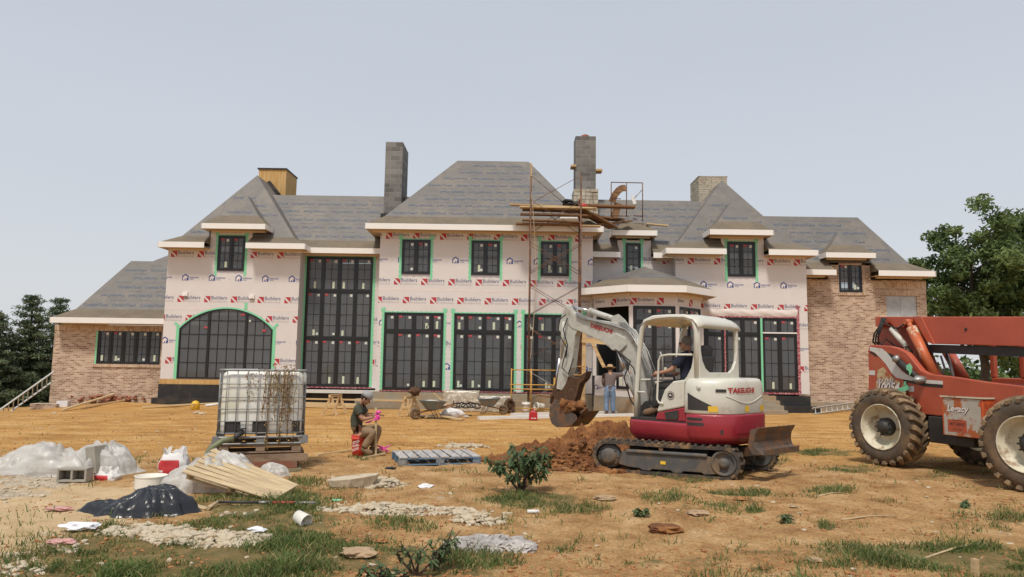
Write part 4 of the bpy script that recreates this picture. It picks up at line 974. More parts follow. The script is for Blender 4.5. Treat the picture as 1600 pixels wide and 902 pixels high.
def ground_mat():
    m = bpy.data.materials.new('clay_ground'); m.use_nodes = True; n = m.node_tree; p = n.nodes['Principled BSDF']; Lk = n.links.new
    p.inputs['Roughness'].default_value = 0.95; p.inputs['Specular IOR Level'].default_value = 0.12
    t = n.nodes.new('ShaderNodeTexCoord')
    def nz(scale, det=6, rough=.6, vec=None, dist=0):
        q = n.nodes.new('ShaderNodeTexNoise'); q.inputs['Scale'].default_value = scale; q.inputs['Detail'].default_value = det; q.inputs['Roughness'].default_value = rough; q.inputs['Distortion'].default_value = dist
        Lk(vec or t.outputs['Object'], q.inputs['Vector']); return q.outputs['Fac']
    def ramp(f, stops):
        q = n.nodes.new('ShaderNodeValToRGB'); els = q.color_ramp.elements
        els[0].position, els[0].color = stops[0][0], stops[0][1]+(1,); els[1].position, els[1].color = stops[-1][0], stops[-1][1]+(1,)
        for s in stops[1:-1]: e = els.new(s[0]); e.color = s[1]+(1,)
        Lk(f, q.inputs['Fac']); return q.outputs['Color']
    def mix(f, a, b, mode='MIX'):
        q = n.nodes.new('ShaderNodeMix'); q.data_type = 'RGBA'; q.blend_type = mode
        if isinstance(f, float): q.inputs['Factor'].default_value = f
        else: Lk(f, q.inputs['Factor'])
        for s, k in ((a, 'A'), (b, 'B')):
            if isinstance(s, tuple): q.inputs[k].default_value = s+(1,)
            else: Lk(s, q.inputs[k])
        return q.outputs['Result']
    def rng(f, a, b, c=0., d=1.):
        q = n.nodes.new('ShaderNodeMapRange'); q.inputs['From Min'].default_value = a; q.inputs['From Max'].default_value = b; q.inputs['To Min'].default_value = c; q.inputs['To Max'].default_value = d; Lk(f, q.inputs['Value']); return q.outputs[0]
    def math_(op, a, b):
        q = n.nodes.new('ShaderNodeMath'); q.operation = op; q.use_clamp = True
        for i, s in enumerate((a, b)):
            if isinstance(s, float): q.inputs[i].default_value = s
            else: Lk(s, q.inputs[i])
        return q.outputs[0]
    mp = n.nodes.new('ShaderNodeMapping'); mp.inputs['Scale'].default_value = (.5, 1.7, 1); Lk(t.outputs['Object'], mp.inputs['Vector'])
    at = n.nodes.new('ShaderNodeVertexColor'); at.layer_name = 'soil'; sp_ = n.nodes.new('ShaderNodeSeparateColor'); Lk(at.outputs['Color'], sp_.inputs[0])
    gr = n.nodes.new('ShaderNodeVertexColor'); gr.layer_name = 'graded'
    rough_c = ramp(nz(1.7, 9, .68), [(.30, (.25, .125, .050)), (.42, (.40, .225, .095)), (.53, (.51, .305, .135)), (.66, (.62, .41, .215))])
    grad_c = ramp(nz(1.3, 8, .62, mp.outputs[0]), [(.30, (.33, .165, .055)), (.44, (.47, .25, .083)), (.56, (.56, .32, .115)), (.72, (.63, .41, .18))])
    c = mix(gr.outputs['Color'], rough_c, grad_c)
    fine = rng(nz(30, 6, .75), .32, .68, .62, 1.3)
    q = n.nodes.new('ShaderNodeVectorMath'); q.operation = 'SCALE'; Lk(c, q.inputs[0]); Lk(fine, q.inputs['Scale']); c = q.outputs[0]
    # dark crumbs and pale stone chips
    vo = n.nodes.new('ShaderNodeTexVoronoi'); vo.inputs['Scale'].default_value = 9; vo.inputs['Randomness'].default_value = 1; Lk(t.outputs['Object'], vo.inputs['Vector'])
    c = mix(math_('MULTIPLY', rng(vo.outputs['Distance'], .16, .08), rng(nz(1.1, 3), .52, .60)), c, (.15, .06, .025))
    vo2 = n.nodes.new('ShaderNodeTexVoronoi'); vo2.inputs['Scale'].default_value = 15; Lk(t.outputs['Object'], vo2.inputs['Vector'])
    c = mix(math_('MULTIPLY', rng(vo2.outputs['Distance'], .14, .08), rng(nz(.9, 3), .55, .62)), c, (.55, .42, .28))
    brk = nz(2.6, 8, .7)
    def edge(ch, k=.55):                                    # ragged coverage from the painted-in soil type
        a = n.nodes.new('ShaderNodeMath'); a.operation = 'ADD'; Lk(ch, a.inputs[0]); Lk(rng(brk, .3, .7, -.45, .45), a.inputs[1]); return rng(a.outputs[0], k-.12, k+.2)
    sand = ramp(nz(3, 7), [(.3, (.56, .385, .20)), (.7, (.72, .54, .33))])
    c = mix(edge(sp_.outputs['Green'], .34), c, sand)
    grav = ramp(nz(16, 6, .75), [(.3, (.36, .26, .16)), (.5, (.56, .46, .34)), (.68, (.70, .62, .50))])
    c = mix(edge(sp_.outputs['Blue'], .5), c, grav)
    turf = ramp(nz(5, 6), [(.3, (.08, .085, .030)), (.5, (.16, .14, .055)), (.7, (.29, .19, .085))])
    c = mix(math_('MULTIPLY', edge(sp_.outputs['Red'], .5), .8), c, turf)
    mead = ramp(nz(.7, 8), [(.3, (.07, .10, .03)), (.6, (.13, .15, .05)), (.8, (.22, .19, .09))])
    c = mix(at.outputs['Alpha'], c, mead)
    Lk(c, p.inputs['Base Color'])
    h = n.nodes.new('ShaderNodeMath'); h.operation = 'ADD'; Lk(nz(26, 8, .72), h.inputs[0]); Lk(nz(5, 6, .65), h.inputs[1])
    b = n.nodes.new('ShaderNodeBump'); b.inputs['Strength'].default_value = .9; b.inputs['Distance'].default_value = .05; Lk(h.outputs[0], b.inputs['Height']); Lk(b.outputs[0], p.inputs['Normal'])
    return m
me.materials.append(ground_mat())
ground = bpy.data.objects.new('ground', me); COL.objects.link(ground); tag(ground, 'orange clay building site ground with grass, sand and gravel patches', kind='structure')

# ---------------------------------------------------------------- loose natural cover (uncountable)
def mesh_np(name, verts, faces_n, mats, matidx=None):
    me = bpy.data.meshes.new(name); k = faces_n
    me.vertices.add(len(verts)); me.vertices.foreach_set('co', verts.astype(np.float32).ravel()); nf = len(verts)//k
    me.loops.add(len(verts)); me.loops.foreach_set('vertex_index', np.arange(len(verts), dtype=np.int32))
    me.polygons.add(nf); me.polygons.foreach_set('loop_start', (np.arange(nf)*k).astype(np.int32)); me.polygons.foreach_set('loop_total', np.full(nf, k, np.int32))
    if matidx is not None: me.polygons.foreach_set('material_index', matidx.astype(np.int32))
    for m in (mats if isinstance(mats, list) else [mats]): me.materials.append(m)
    me.update(); me.validate()
    o = bpy.data.objects.new(name, me); COL.objects.link(o); return o
rng_ = np.random.default_rng(12)
M['blade_g'] = leafmat('grass_green', (0.12, 0.175, 0.045), .35); M['blade_d'] = leafmat('grass_dark', (0.075, 0.12, 0.034), .3)
M['blade_s'] = leafmat('grass_straw', (0.38, 0.30, 0.14), .3); M['blade_o'] = leafmat('grass_olive', (0.20, 0.20, 0.07), .3)
def make_grass():
    # candidates: denser close to the camera
    V = []; MI = []
    N = 900000
    y = 5.2+(19-5.2)*rng_.random(N)**1.5; x = (rng_.random(N)*2-1)*(y*.80+1.0)
    g, s, r, f = masks(x, y)
    tuft = fbm_np(x*2.6, y*2.6, 3, 51)
    dens = (np.clip(g*1.2-.10, 0, 1)*np.clip((tuft-.33)*3.6, 0, 1)+.10*np.clip((tuft-.60)*9, 0, 1)*(y < 13)+.02*(fbm_np(x*5, y*5, 2, 88) > .66))*(1-.55*np.clip(r, 0, 1))*(1-.6*np.clip(s, 0, 1))
    keep = rng_.random(N) < dens*.72
    x, y, g, tuft = x[keep], y[keep], g[keep], tuft[keep]
    z = ground_z(x, y)-.006; n = len(x)
    h = (.022+.068*rng_.random(n)**1.7)*(1+.5*np.clip(g-1, 0, 1))*(0.45+.9*np.clip((tuft-.3)*2.2, 0, 1.1)); wd = (.0028+.003*rng_.random(n))*(1+(y-6)*.05)
    a = rng_.random(n)*2*np.pi; lean = .3+.9*rng_.random(n); la = rng_.random(n)*2*np.pi
    dx, dy = np.cos(a)*wd, np.sin(a)*wd; lx, ly = np.cos(la)*h*lean, np.sin(la)*h*lean
    p0 = np.stack([x-dx, y-dy, z], 1); p1 = np.stack([x+dx, y+dy, z], 1); m0 = np.stack([x+lx*.35+dx*.8, y+ly*.35+dy*.8, z+h*.6], 1); m1 = np.stack([x+lx*.35-dx*.8, y+ly*.35-dy*.8, z+h*.6], 1)
    tp = np.stack([x+lx, y+ly, z+h*.95], 1); tp2 = tp+np.stack([dx*.15, dy*.15, 0*z], 1)
    v = np.stack([p0, p1, m0, m1, m1, m0, tp2, tp], 1).reshape(-1, 3)
    q = rng_.random(n)+.35*(fbm_np(x*1.1, y*1.1, 3, 77)-.5); mi = np.where(q < .40, 0, np.where(q < .64, 1, np.where(q < .86, 3, 2))); mi = np.repeat(mi, 2)
    o = mesh_np('grass', v, 4, [M['blade_g'], M['blade_d'], M['blade_s'], M['blade_o']], mi)
    tag(o, 'patchy short grass growing on the clay in the foreground', 'grass', kind='stuff'); return n
print('blades', make_grass())
M['pebble'] = mat('pale_rubble', (0.50, 0.425, 0.31), .9, var=.3, scale=5, bump=.4, bscale=40, col2=(0.33, .235, .14), thr=(.5, .65), c2scale=5)
M['clod'] = mat('clay_clod', (0.34, 0.155, 0.06), .95, var=.3, scale=7, bump=.5, bscale=40)
def scatter_stones(name, label, matr, n, fn, smin, smax, flat=.55, kind='stuff', cat='gravel'):
    """irregular low-poly stones; fn returns arrays x, y of places"""
    base = bmesh.new(); bmesh.ops.create_icosphere(base, subdivisions=1, radius=1); bv = np.array([v.co[:] for v in base.verts]); bf = np.array([[v.index for v in f.verts] for f in base.faces]); base.free()
    x, y, hz = fn(n); n = len(x); z = ground_z(x, y)+hz
    s = smin+(smax-smin)*rng_.random(n)**3.2
    P_ = bv[None]*(1+.55*(rng_.random((n, len(bv), 1))-.5)); sc = np.stack([s*(.7+.9*rng_.random(n)), s*(.7+.6*rng_.random(n)), s*flat*(.6+.7*rng_.random(n))], 1)
    P_ = P_*sc[:, None, :]; a = rng_.random(n)*2*np.pi; c_, s2 = np.cos(a)[:, None], np.sin(a)[:, None]
    X = P_[..., 0]*c_-P_[..., 1]*s2+x[:, None]; Y = P_[..., 0]*s2+P_[..., 1]*c_+y[:, None]; Z = P_[..., 2]+z[:, None]+sc[:, 2][:, None]*.25
    v = np.stack([X, Y, Z], -1)[:, bf, :].reshape(-1, 3)
    o = mesh_np(name, v, 3, matr); tag(o, label, cat, kind=kind); return o
def by_mask(idx, thr):
    def fn(n):
        y = 5.2+13*rng_.random(n*6)**1.5; x = (rng_.random(n*6)*2-1)*(y*.8+.5); m = masks(x, y)[idx]*(.5+fbm_np(x*2.5, y*2.5, 3, 61))
        k = rng_.random(n*6) < np.clip(m-thr, 0, 1); x, y = x[k][:n], y[k][:n]; return x, y, np.zeros(len(x))
    return fn
scatter_stones('gravel', 'pale broken stone chips spread over the foreground clay', M['pebble'], 11000, by_mask(2, .10), .006, .040)
def every(n):
    y = 5.2+20*rng_.random(n)**1.7; x = (rng_.random(n)*2-1)*(y*.8+.5); k = fbm_np(x*.8, y*.8, 3, 66) > .42; return x[k], y[k], np.zeros(k.sum())
scatter_stones('clay_clods', 'crumbs and clods of orange clay scattered over the ground', M['clod'], 26000, every, .005, .026, cat='clay')
def chips(n):
    y = 5.2+14*rng_.random(n)**1.5; x = (rng_.random(n)*2-1)*(y*.8+.5); return x, y, np.zeros(n)
scatter_stones('stone_chips', 'small pale chips lying loose across the whole foreground', M['pebble'], 500, chips, .006, .035, cat='gravel')
def rubble_heap(u, v, rx, ry, h, n, label, s0=.015, s1=.06, matr='pebble'):
    c = GP(u, v)
    def fn(n_):
        r = np.sqrt(rng_.random(n_)); a = rng_.random(n_)*2*np.pi; r = r*(0.7+.5*vnoise_np(a*1.4, a*0+u, 3)); hz = h*.7*np.clip(1-r*r*1.3, 0, 1)*rng_.random(n_)**.4; r = r*(1+.35*rng_.random(n_)**3)
        return c.x+r*np.cos(a)*rx, c.y+r*np.sin(a)*ry, hz
    return scatter_stones('rubble_heap', label, M[matr], n, fn, s0, s1, flat=.6, kind='stuff', cat='rubble')
rubble_heap(585, 758, .42, .30, .12, 500, 'heap of pale broken mortar chips behind the flat rock slab')
rubble_heap(742, 815, .27, .2, .09, 260, 'small pale mortar heap right of the grass strip')
rubble_heap(320, 845, .60, .25, .07, 700, 'widest pale mortar heap in the grass, in front of the black bag')
rubble_heap(640, 798, .85, .22, .05, 600, 'long low strip of pale mortar chips, centre foreground')
rubble_heap(728, 699, .45, .3, .07, 260, 'small pale stone heap behind the blue pallet')
rubble_heap(230, 832, .42, .2, .05, 300, 'pale mortar strip left of the widest heap')
# ================================================================ TREES, BUSHES
M['bark'] = mat('bark', (0.075, 0.055, 0.04), .9, var=.3, scale=6, bump=.6, bscale=14)
M['leaf_a'] = leafmat('leaf_mid', (0.125, 0.175, 0.055), .35); M['leaf_b'] = leafmat('leaf_dark', (0.078, 0.118, 0.040), .3); M['leaf_c'] = leafmat('leaf_light', (0.185, 0.24, 0.085), .4)
M['needle_a'] = leafmat('needle_mid', (0.11, 0.145, 0.075), .25); M['needle_b'] = leafmat('needle_dark', (0.068, 0.094, 0.052), .2); M['needle_c'] = leafmat('needle_light', (0.165, 0.195, 0.10), .25)
def leaf_cloud(centres, radii, per, size, mats, seed, squash=.75, hang=.0, asp=.55):
    r = np.random.default_rng(seed); C = np.repeat(np.array(centres), per, 0); Rr = np.repeat(np.array(radii), per); n = len(C)
    d = r.normal(size=(n, 3)); d /= np.linalg.norm(d, axis=1)[:, None]; k = r.random(n)**.45
    p = C+d*(k*Rr)[:, None]*np.array([1, 1, squash])
    s = size*(.6+.8*r.random(n))
    nrm = d*.6+r.normal(size=(n, 3))*.7+np.array([0, 0, .5]); nrm /= np.linalg.norm(nrm, axis=1)[:, None]
    t = np.cross(nrm, r.normal(size=(n, 3))); t /= np.linalg.norm(t, axis=1)[:, None]; b = np.cross(nrm, t)
    t = t*s[:, None]; b = b*(s*asp)[:, None]; t[:, 2] -= hang*s
    v = np.stack([p-t, p-b*.9-t*.1, p+t, p+b*.9+t*.1], 1).reshape(-1, 3)
    # each clump leans to one tone, with mixed leaves inside it
    tone = np.repeat(r.random(len(centres)), per)*.65+r.random(n)*.35; up_ = np.clip(d[:, 2], -1, 1)*.0
    mi = np.where(tone < .36, 1, np.where(tone < .68, 0, 2))
    return v, mi
def broad_tree(name, base, h, cr, label, seed, nclump=150, per=110, leaf=.16, trunk_h=.3, crown_z=None, group=None, limbs=26, sq=.95, th=.30):
    rnd = random.Random(seed); b = Vector(base); t = empty(name, b, label, 'tree', group=group); tr = MB()
    top = b+Vector((rnd.uniform(-.4, .4), rnd.uniform(-.4, .4), h*.85)); cz = b.z+h*(trunk_h+(1-trunk_h)/2); ch = h*(1-trunk_h)/2
    pts = [b+(top-b)*k/7+Vector((rnd.uniform(-.12, .12), rnd.uniform(-.12, .12), 0))*(k > 0) for k in range(8)]
    tr.tube(pts, [th*(1-.115*k) for k in range(8)], 9); cents = []; rads = []
    for i in range(limbs):
        k = rnd.uniform(trunk_h*.75, .98); p0 = b+(top-b)*k; a = rnd.uniform(0, 6.283)
        zz = (p0.z-cz)/ch; reach = cr*math.sqrt(max(.08, 1-min(.95, abs(zz))**2))*rnd.uniform(.7, 1.0)
        e_ = p0+Vector((math.cos(a)*reach, math.sin(a)*reach, rnd.uniform(.05, .35)*reach)); mid = (p0+e_)/2+Vector((0, 0, .12*reach))
        r0 = th*(1-k*.75)*.5; tr.tube([p0, mid, e_], [r0, r0*.6, r0*.2], 6)
        for j in range(3):
            q = mid+(e_-mid)*rnd.uniform(.1, .9); e2 = q+Vector((rnd.uniform(-1, 1), rnd.uniform(-1, 1), rnd.uniform(-.1, .7)))*cr*.25; tr.tube([q, e2], [r0*.35, r0*.1], 5); cents.append(e2); rads.append(cr*rnd.uniform(.13, .22))
        cents.append(e_); rads.append(cr*rnd.uniform(.15, .24))
    tr.build('trunk', M['bark'], t)
    while len(cents) < nclump:
        u_, v_ = rnd.uniform(0, 6.283), rnd.uniform(-1, 1); k = rnd.random()**.33; s_ = math.sqrt(1-v_*v_); lump = 1+.22*noise.noise(Vector((math.cos(u_)*s_*2, math.sin(u_)*s_*2, v_*2+seed)))*2
        c = Vector((b.x+math.cos(u_)*s_*cr*k*lump, b.y+math.sin(u_)*s_*cr*k*lump, cz+v_*ch*k*sq*lump)); cents.append(c); rads.append(cr*rnd.uniform(.10, .20))
    v, mi = leaf_cloud([c[:] for c in cents], rads, per, leaf, None, seed, hang=.25)
    o = mesh_np('crown', v-np.array(b[:])[None], 4, [M['leaf_a'], M['leaf_b'], M['leaf_c']], mi); o.parent = t
    return t
def conifer(name, base, h, cr, label, seed, group=None, per=42, whorls=17):
    rnd = random.Random(seed); b = Vector(base); t = empty(name, b, label, 'tree', group=group); tr = MB()
    tr.tube([b, b+Vector((.05, 0, h*.5)), b+Vector((0, 0, h*.98))], [.16, .10, .02], 8); cents = []; rads = []
    for w_ in range(whorls):
        k = (w_+.3)/whorls; z = h*(.10+.88*k); reach = cr*1.15*(1-k)**.85*rnd.uniform(.85, 1.1)+.12
        nb = max(4, int(10*(1-k)+4)); a0 = rnd.uniform(0, 6.28)
        for i in range(nb):
            a = a0+i*6.283/nb+rnd.uniform(-.25, .25); rr = reach*rnd.uniform(.65, 1.12); e_ = b+Vector((math.cos(a)*rr, math.sin(a)*rr, z-.05*rr+rnd.uniform(-.1, .2)))
            tr.tube([b+Vector((0, 0, z)), e_], [.035*(1-k)+.01, .006], 5)
            m_ = max(2, int(rr/.26))
            for j in range(m_):
                f = (j+.7)/m_; cents.append((b+Vector((0, 0, z))).lerp(e_, f)+Vector((rnd.uniform(-.12, .12), rnd.uniform(-.12, .12), rnd.uniform(-.02, .10)))); rads.append(.20+.14*rnd.random())
    tr.build('trunk', M['bark'], t)
    v, mi = leaf_cloud([c[:] for c in cents], rads, per, .085, None, seed, squash=.42, asp=.28)
    o = mesh_np('crown', v-np.array(b[:])[None], 4, [M['needle_a'], M['needle_b'], M['needle_c']], mi); o.parent = t
    return t
def top_h(u, vtop, d, zb): return P(u, vtop, d).z-zb
LT = 'trees standing beyond the left wing'
zb = -1.2
for (u, vt, d, cr, lab, sd, wh) in ((40, 458, 33, 2.1, 'tallest dark conifer left of the low brick wing', 3, 20), (84, 462, 35, 1.7, 'dark conifer just behind the corner of the low brick wing', 4, 18), (-12, 486, 31.5, 1.9, 'dark conifer cut by the left edge of the photo', 5, 17), (-75, 492, 34, 2.2, 'dark conifer outside the far left', 6, 16)):
    if u < -40: continue
    p = P(u, 600, d); h = top_h(u, vt, d, zb); conifer('conifer_tree', (p.x, d, zb), h, cr, lab, sd, LT, whorls=wh)
def thicket(name, x0, x1, y0, y1, z0, z1, n, label, seed, mats=('leaf_a', 'leaf_b', 'leaf_c'), leaf=.12, per=90, rad=(.5, 1.0)):
    rnd = random.Random(seed); c = []; r = []
    for i in range(n):
        x = rnd.uniform(x0, x1); top = z0+(z1-z0)*(.55+.45*noise.noise(Vector((x*.35, seed, 0)))+.2); c.append((x, rnd.uniform(y0, y1), rnd.uniform(z0, top))); r.append(rnd.uniform(*rad))
    v, mi = leaf_cloud(c, r, per, leaf, None, seed); o = mesh_np(name, v, 4, [M[m] for m in mats], mi); tag(o, label, 'undergrowth', kind='stuff'); return o
thicket('undergrowth', -33, -19.0, 36, 40, -1.9, 1.3, 90, 'green undergrowth and scrub beneath the left conifers', 21, per=80, leaf=.13)
thicket('undergrowth', 22, 48, 50, 62, -1.4, 2.6, 240, 'far wood seen under the boom of the orange telehandler', 22, leaf=.26, per=70, rad=(.9, 1.9))
RT = 'trees standing beyond the right wing'
p = P(1540, 590, 36); broad_tree('broadleaf_tree', (p.x, 36, -.6), top_h(1540, 326, 36, -.6), 3.7, 'large spreading broadleaf tree right of the brick wing', 8, nclump=240, per=140, leaf=.115, trunk_h=.36, group=RT, limbs=34, th=.26)
p = P(1425, 590, 50); broad_tree('broadleaf_tree', (p.x, 50, -1), top_h(1425, 380, 50, -1), 3.0, 'smaller tree peeping over the right end of the wing roof', 9, nclump=80, per=110, leaf=.17, trunk_h=.2, group=RT, limbs=18)
p = P(1655, 590, 38); broad_tree('broadleaf_tree', (p.x, 38, -.8), top_h(1655, 400, 38, -.8), 3.6, 'lower broadleaf tree cut by the right edge of the photo', 10, nclump=110, per=110, leaf=.16, trunk_h=.12, group=RT, limbs=20)
# ================================================================ EXCAVATOR
M['spoil'] = mat('fresh_spoil', (0.15, .056, .018), .95, var=.4, scale=5, bump=.9, bscale=26, col2=(.29, .125, .04), thr=(.45, .62), c2scale=3)
M['ex_cream'] = mat('cream_paint', (0.60, 0.58, 0.50), .38, var=.06, scale=5, col2=(.36, .31, .24), thr=(.60, .78), c2scale=3.0, coat=.25)
M['ex_boom'] = mat('dusty_grey_paint', (0.47, 0.46, 0.41), .5, var=.12, scale=7, col2=(.27, .23, .18), thr=(.54, .72), c2scale=4)
M['ex_red'] = mat('deep_red_paint', (0.30, 0.022, 0.035), .38, var=.12, scale=4, col2=(.25, .10, .06), thr=(.60, .82), c2scale=3.5, coat=.2)
M['ex_dark'] = mat('dark_steel', (0.035, .032, .030), .6, var=.3, scale=9)
M['track_rub'] = mat('muddy_rubber', (0.055, .046, .038), .9, var=.3, scale=9, bump=.3, bscale=30, col2=(.26, .155, .07), thr=(.47, .66), c2scale=5)
M['mud'] = mat('caked_clay', (0.085, .042, .020), .95, var=.4, scale=12, bump=.7, bscale=30, col2=(.17, .08, .035), thr=(.52, .68), c2scale=6)
M['frame_grey'] = mat('track_frame_grey', (0.085, .082, .078), .7, var=.2, scale=7, col2=(.20, .125, .065), thr=(.48, .68), c2scale=3.5)
M['worn'] = mat('worn_steel', (0.115, .092, .075), .55, metal=.35, var=.3, scale=10, col2=(.22, .11, .055), thr=(.45, .6), c2scale=6)
M['chrome'] = mat('bright_rod', (0.7, .7, .7), .2, metal=1.0, var=.05)
M['seat'] = mat('dark_vinyl', (0.035, .036, .038), .55, var=.15)
M['warn'] = mat('warning_sticker', (0.72, .46, .04), .5, var=.1)
M['ex_ink'] = mat('red_lettering', (0.40, .02, .02), .5, var=.03)
PH = R(46); EH = Vector((-math.cos(PH), math.sin(PH), 0)); EL = Vector((-math.sin(PH), -math.cos(PH), 0)); EC = Vector((3.05, 12.45, 0))
EC.z = gz(EC.x, EC.y)
EX = empty('mini_excavator', EC, 'cream and red tracked mini excavator with an open canopy, digging beside the clay heap', 'excavator')
def E(a, b, z): return Vector((EC.x, EC.y, 0))+EH*a+EL*b+Vector((0, 0, z))       # a forward, b to the machine's left (towards us)
ER = Matrix((EH, EL, Vector((0, 0, 1)))).transposed()
def ebox(mb, a0, a1, b0, b1, z0, z1, mi=None): mb.box(E((a0+a1)/2, (b0+b1)/2, (z0+z1)/2), (a1-a0, b1-b0, z1-z0), ER, mi)
# --- tracks: near one follows the picture from (940..1140)
TD = Vector((1.93, -.86, 0)).normalized(); TN = Vector((TD.y, -TD.x, 0)); TN = TN if TN.y < 0 else -TN      # TN towards the camera
tc_ = Vector((2.53, 11.80, 0))
def track(cn, nm):
    W_ = .36; Lh = .92; r_ = .255; zc = .265+gz(cn.x, cn.y); n = 64
    root = MB(); per = []
    def pth(s):                                              # s in 0..1 round the belt -> (along, up, tangent)
        L1 = 2*Lh; L2 = math.pi*r_; T = 2*L1+2*L2; q = (s % 1)*T
        if q < L1: return (-Lh+q, r_, 0)
        q -= L1
        if q < L2: a = q/r_; return (Lh+r_*math.sin(a), r_*math.cos(a), -a)
        q -= L2
        if q < L1: return (Lh-q, -r_, math.pi)
        q -= L1; a = q/r_; return (-Lh-r_*math.sin(a), -r_*math.cos(a), math.pi-a)
    def pt(al, up, b): return cn+TD*al+TN*b+Vector((0, 0, zc+up))
    rings = []
    for i in range(n):
        al, up, a = pth(i/n); k = 1-.045/r_
        # inner offset towards centre line
        nx, nz = math.sin(-a)*0, 0
        nrm = Vector((-math.sin(a)*-1, math.cos(a))) 
        na, nu = math.sin(-a), math.cos(a)
        sag = -.012*math.cos(al/Lh*1.5) if up > r_*.98 else 0
        rings.append([pt(al, up+sag, W_/2), pt(al-na*.05, up+sag-nu*.05, W_/2), pt(al-na*.05, up+sag-nu*.05, -W_/2), pt(al, up+sag, -W_/2)])
    vs = [root.vs(q) for q in rings]
    for i in range(n):
        a, b = vs[i], vs[(i+1) % n]
        for k in range(4): root.face([a[k], b[k], b[(k+1) % 4], a[(k+1) % 4]])
    m_ = 46
    for i in range(m_):                                      # slanted rubber lugs
        al, up, a = pth((i+.5)/m_); na, nu = math.sin(-a), math.cos(a); up2 = up-(.012*math.cos(al/Lh*1.5) if up > r_*.98 else 0)
        ta, tu = math.cos(a), math.sin(a)
        for sgn in (-1, 1):
            c = pt(al+na*.014, up2+nu*.014, sgn*W_*.25); X = TD*ta+Vector((0, 0, tu)); Z = TD*na+Vector((0, 0, nu)); Y = TN*1.0
            Mx = Matrix((X, Y, Z)).transposed() @ Matrix.Rotation(R(18*sgn), 3, 'Z')
            root.box(c, (.048, W_*.47, .036), Mx, taper=.8)
    tr = root.build(nm, M['track_rub'], EX)
    f = MB(); 
    out = [(-Lh+.17, -.12), (-Lh+.22, .09), (-Lh+.5, .135), (Lh-.45, .12), (Lh-.10, .07), (Lh-.02, -.02), (Lh-.08, -.17), (Lh-.3, -.195), (Lh-.34, -.165), (Lh-.62, -.165), (Lh-.66, -.20), (Lh-.78, -.20), (Lh-.82, -.165), (-.2, -.165), (-.24, -.195), (-.36, -.195), (-.4, -.165), (-Lh+.34, -.155)]
    f.prism([pt(a, u_, W_*.40) for a, u_ in out], -TN*W_*.7)
    f.tube([pt(-Lh+.3, .10, W_*.405), pt(Lh-.25, .10, W_*.405)], .035, 8)
    fr = f.build('track_frame', M['frame_grey'], tr, bevel=.012)
    s = MB(); s.tube([pt(-.05, r_-.09, W_*.30), pt(-.05, r_-.09, W_*.46)], .035, 12); s.build('carrier_roller', M['worn'], tr)
    for al, nm2, rr in ((-Lh, 'drive_motor', .11), (Lh, 'idler_wheel', .0)):
        s = MB()
        if nm2 == 'drive_motor':
            s.lathe([(.20, -.10), (.20, -.02), (.17, 0), (.13, .01), (.12, .07), (.08, .085), (.02, .09)], pt(al, 0, W_*.34), TN, 28)
            for k in range(9): a = k*2*math.pi/9; s.tube([pt(al+.155*math.cos(a), .155*math.sin(a), W_*.36), pt(al+.155*math.cos(a), .155*math.sin(a), W_*.40)], .014, 6)
        else:
            s.lathe([(.20, -.12), (.20, .03), (.17, .045), (.15, .0), (.08, -.01), (.07, .05), (.03, .06)], pt(al, 0, W_*.34), TN, 28)
        s.build(nm2, M['frame_grey'], tr)
    if nm == 'track':
        s = MB(); o_ = pt(-.02, -.05, W_*.404); s.box(o_+TN*.004, (.085, .004, .05), Matrix((TD, TN, Vector((0, 0, 1)))).transposed())
        s.build('warning_label', M['warn'], tr)
    return tr
nt_ = track(tc_, 'track'); nt_['label'] = 'near rubber track caked with clay'
track(tc_-TN*1.30+TD*.42, 'track')
u_ = MB(); cx_ = tc_-TN*.66
u_.box(cx_+Vector((0, 0, .34)), (1.3, .95, .26), Matrix((TD, TN, Vector((0, 0, 1)))).transposed()); u_.lathe([(.42, .40), (.42, .60)], (EC.x, EC.y, 0), n=28)
u_.beam(cx_+TD*.4+TN*.25+Vector((0, 0, .36)), cx_+TD*1.33+TN*.30+Vector((0, 0, .36)), .09, .16); u_.beam(cx_+TD*.4-TN*.25+Vector((0, 0, .36)), cx_+TD*1.33-TN*.30+Vector((0, 0, .36)), .09, .16)
u_.build('undercarriage', M['ex_dark'], EX, bevel=.01)
# --- dozer blade, lifted at the right-hand end
bc = P(1194, 655, 11.9); bl = MB(); bw_, zt, zb_ = 1.10, .83, .44
prof = [(.0, zt), (-.07, .72), (-.09, .61), (-.06, .52), (.07, .44)]
bx_ = TD; by_ = -TN; b0 = Vector((3.78, 11.02, 0))
BA = (Matrix.Rotation(R(-24.6), 3, 'Z') @ TD); BN = Vector((-BA.y, BA.x, 0))      # BA: facing direction, BN: along the blade
sl = []
for s_ in (0, bw_):
    fr_ = bl.vs([b0+BN*s_+BA*a+Vector((0, 0, z)) for a, z in prof]); bk = bl.vs([b0+BN*s_+BA*(a-.035)+Vector((0, 0, z)) for a, z in prof]); sl.append((fr_, bk))
for k in range(len(prof)-1):
    for w_ in (0, 1): bl.face([sl[0][w_][k], sl[0][w_][k+1], sl[1][w_][k+1], sl[1][w_][k]])
    for e_ in (0, 1): bl.face([sl[e_][0][k], sl[e_][0][k+1], sl[e_][1][k+1], sl[e_][1][k]])
for k in (0, -1): bl.face([sl[0][0][k], sl[1][0][k], sl[1][1][k], sl[0][1][k]])
for s_ in (-.012, bw_+.012): bl.prism([b0+BN*s_+BA*a+Vector((0, 0, z)) for a, z in [(.0, zt), (-.07, .72), (-.09, .61), (-.06, .52), (.07, .43), (-.12, .42), (-.2, .54), (-.15, zt-.04)]], BN*.015)
bl.beam(b0+BN*.02+BA*.06+Vector((0, 0, .465)), b0+BN*(bw_-.02)+BA*.06+Vector((0, 0, .465)), .03, .09)
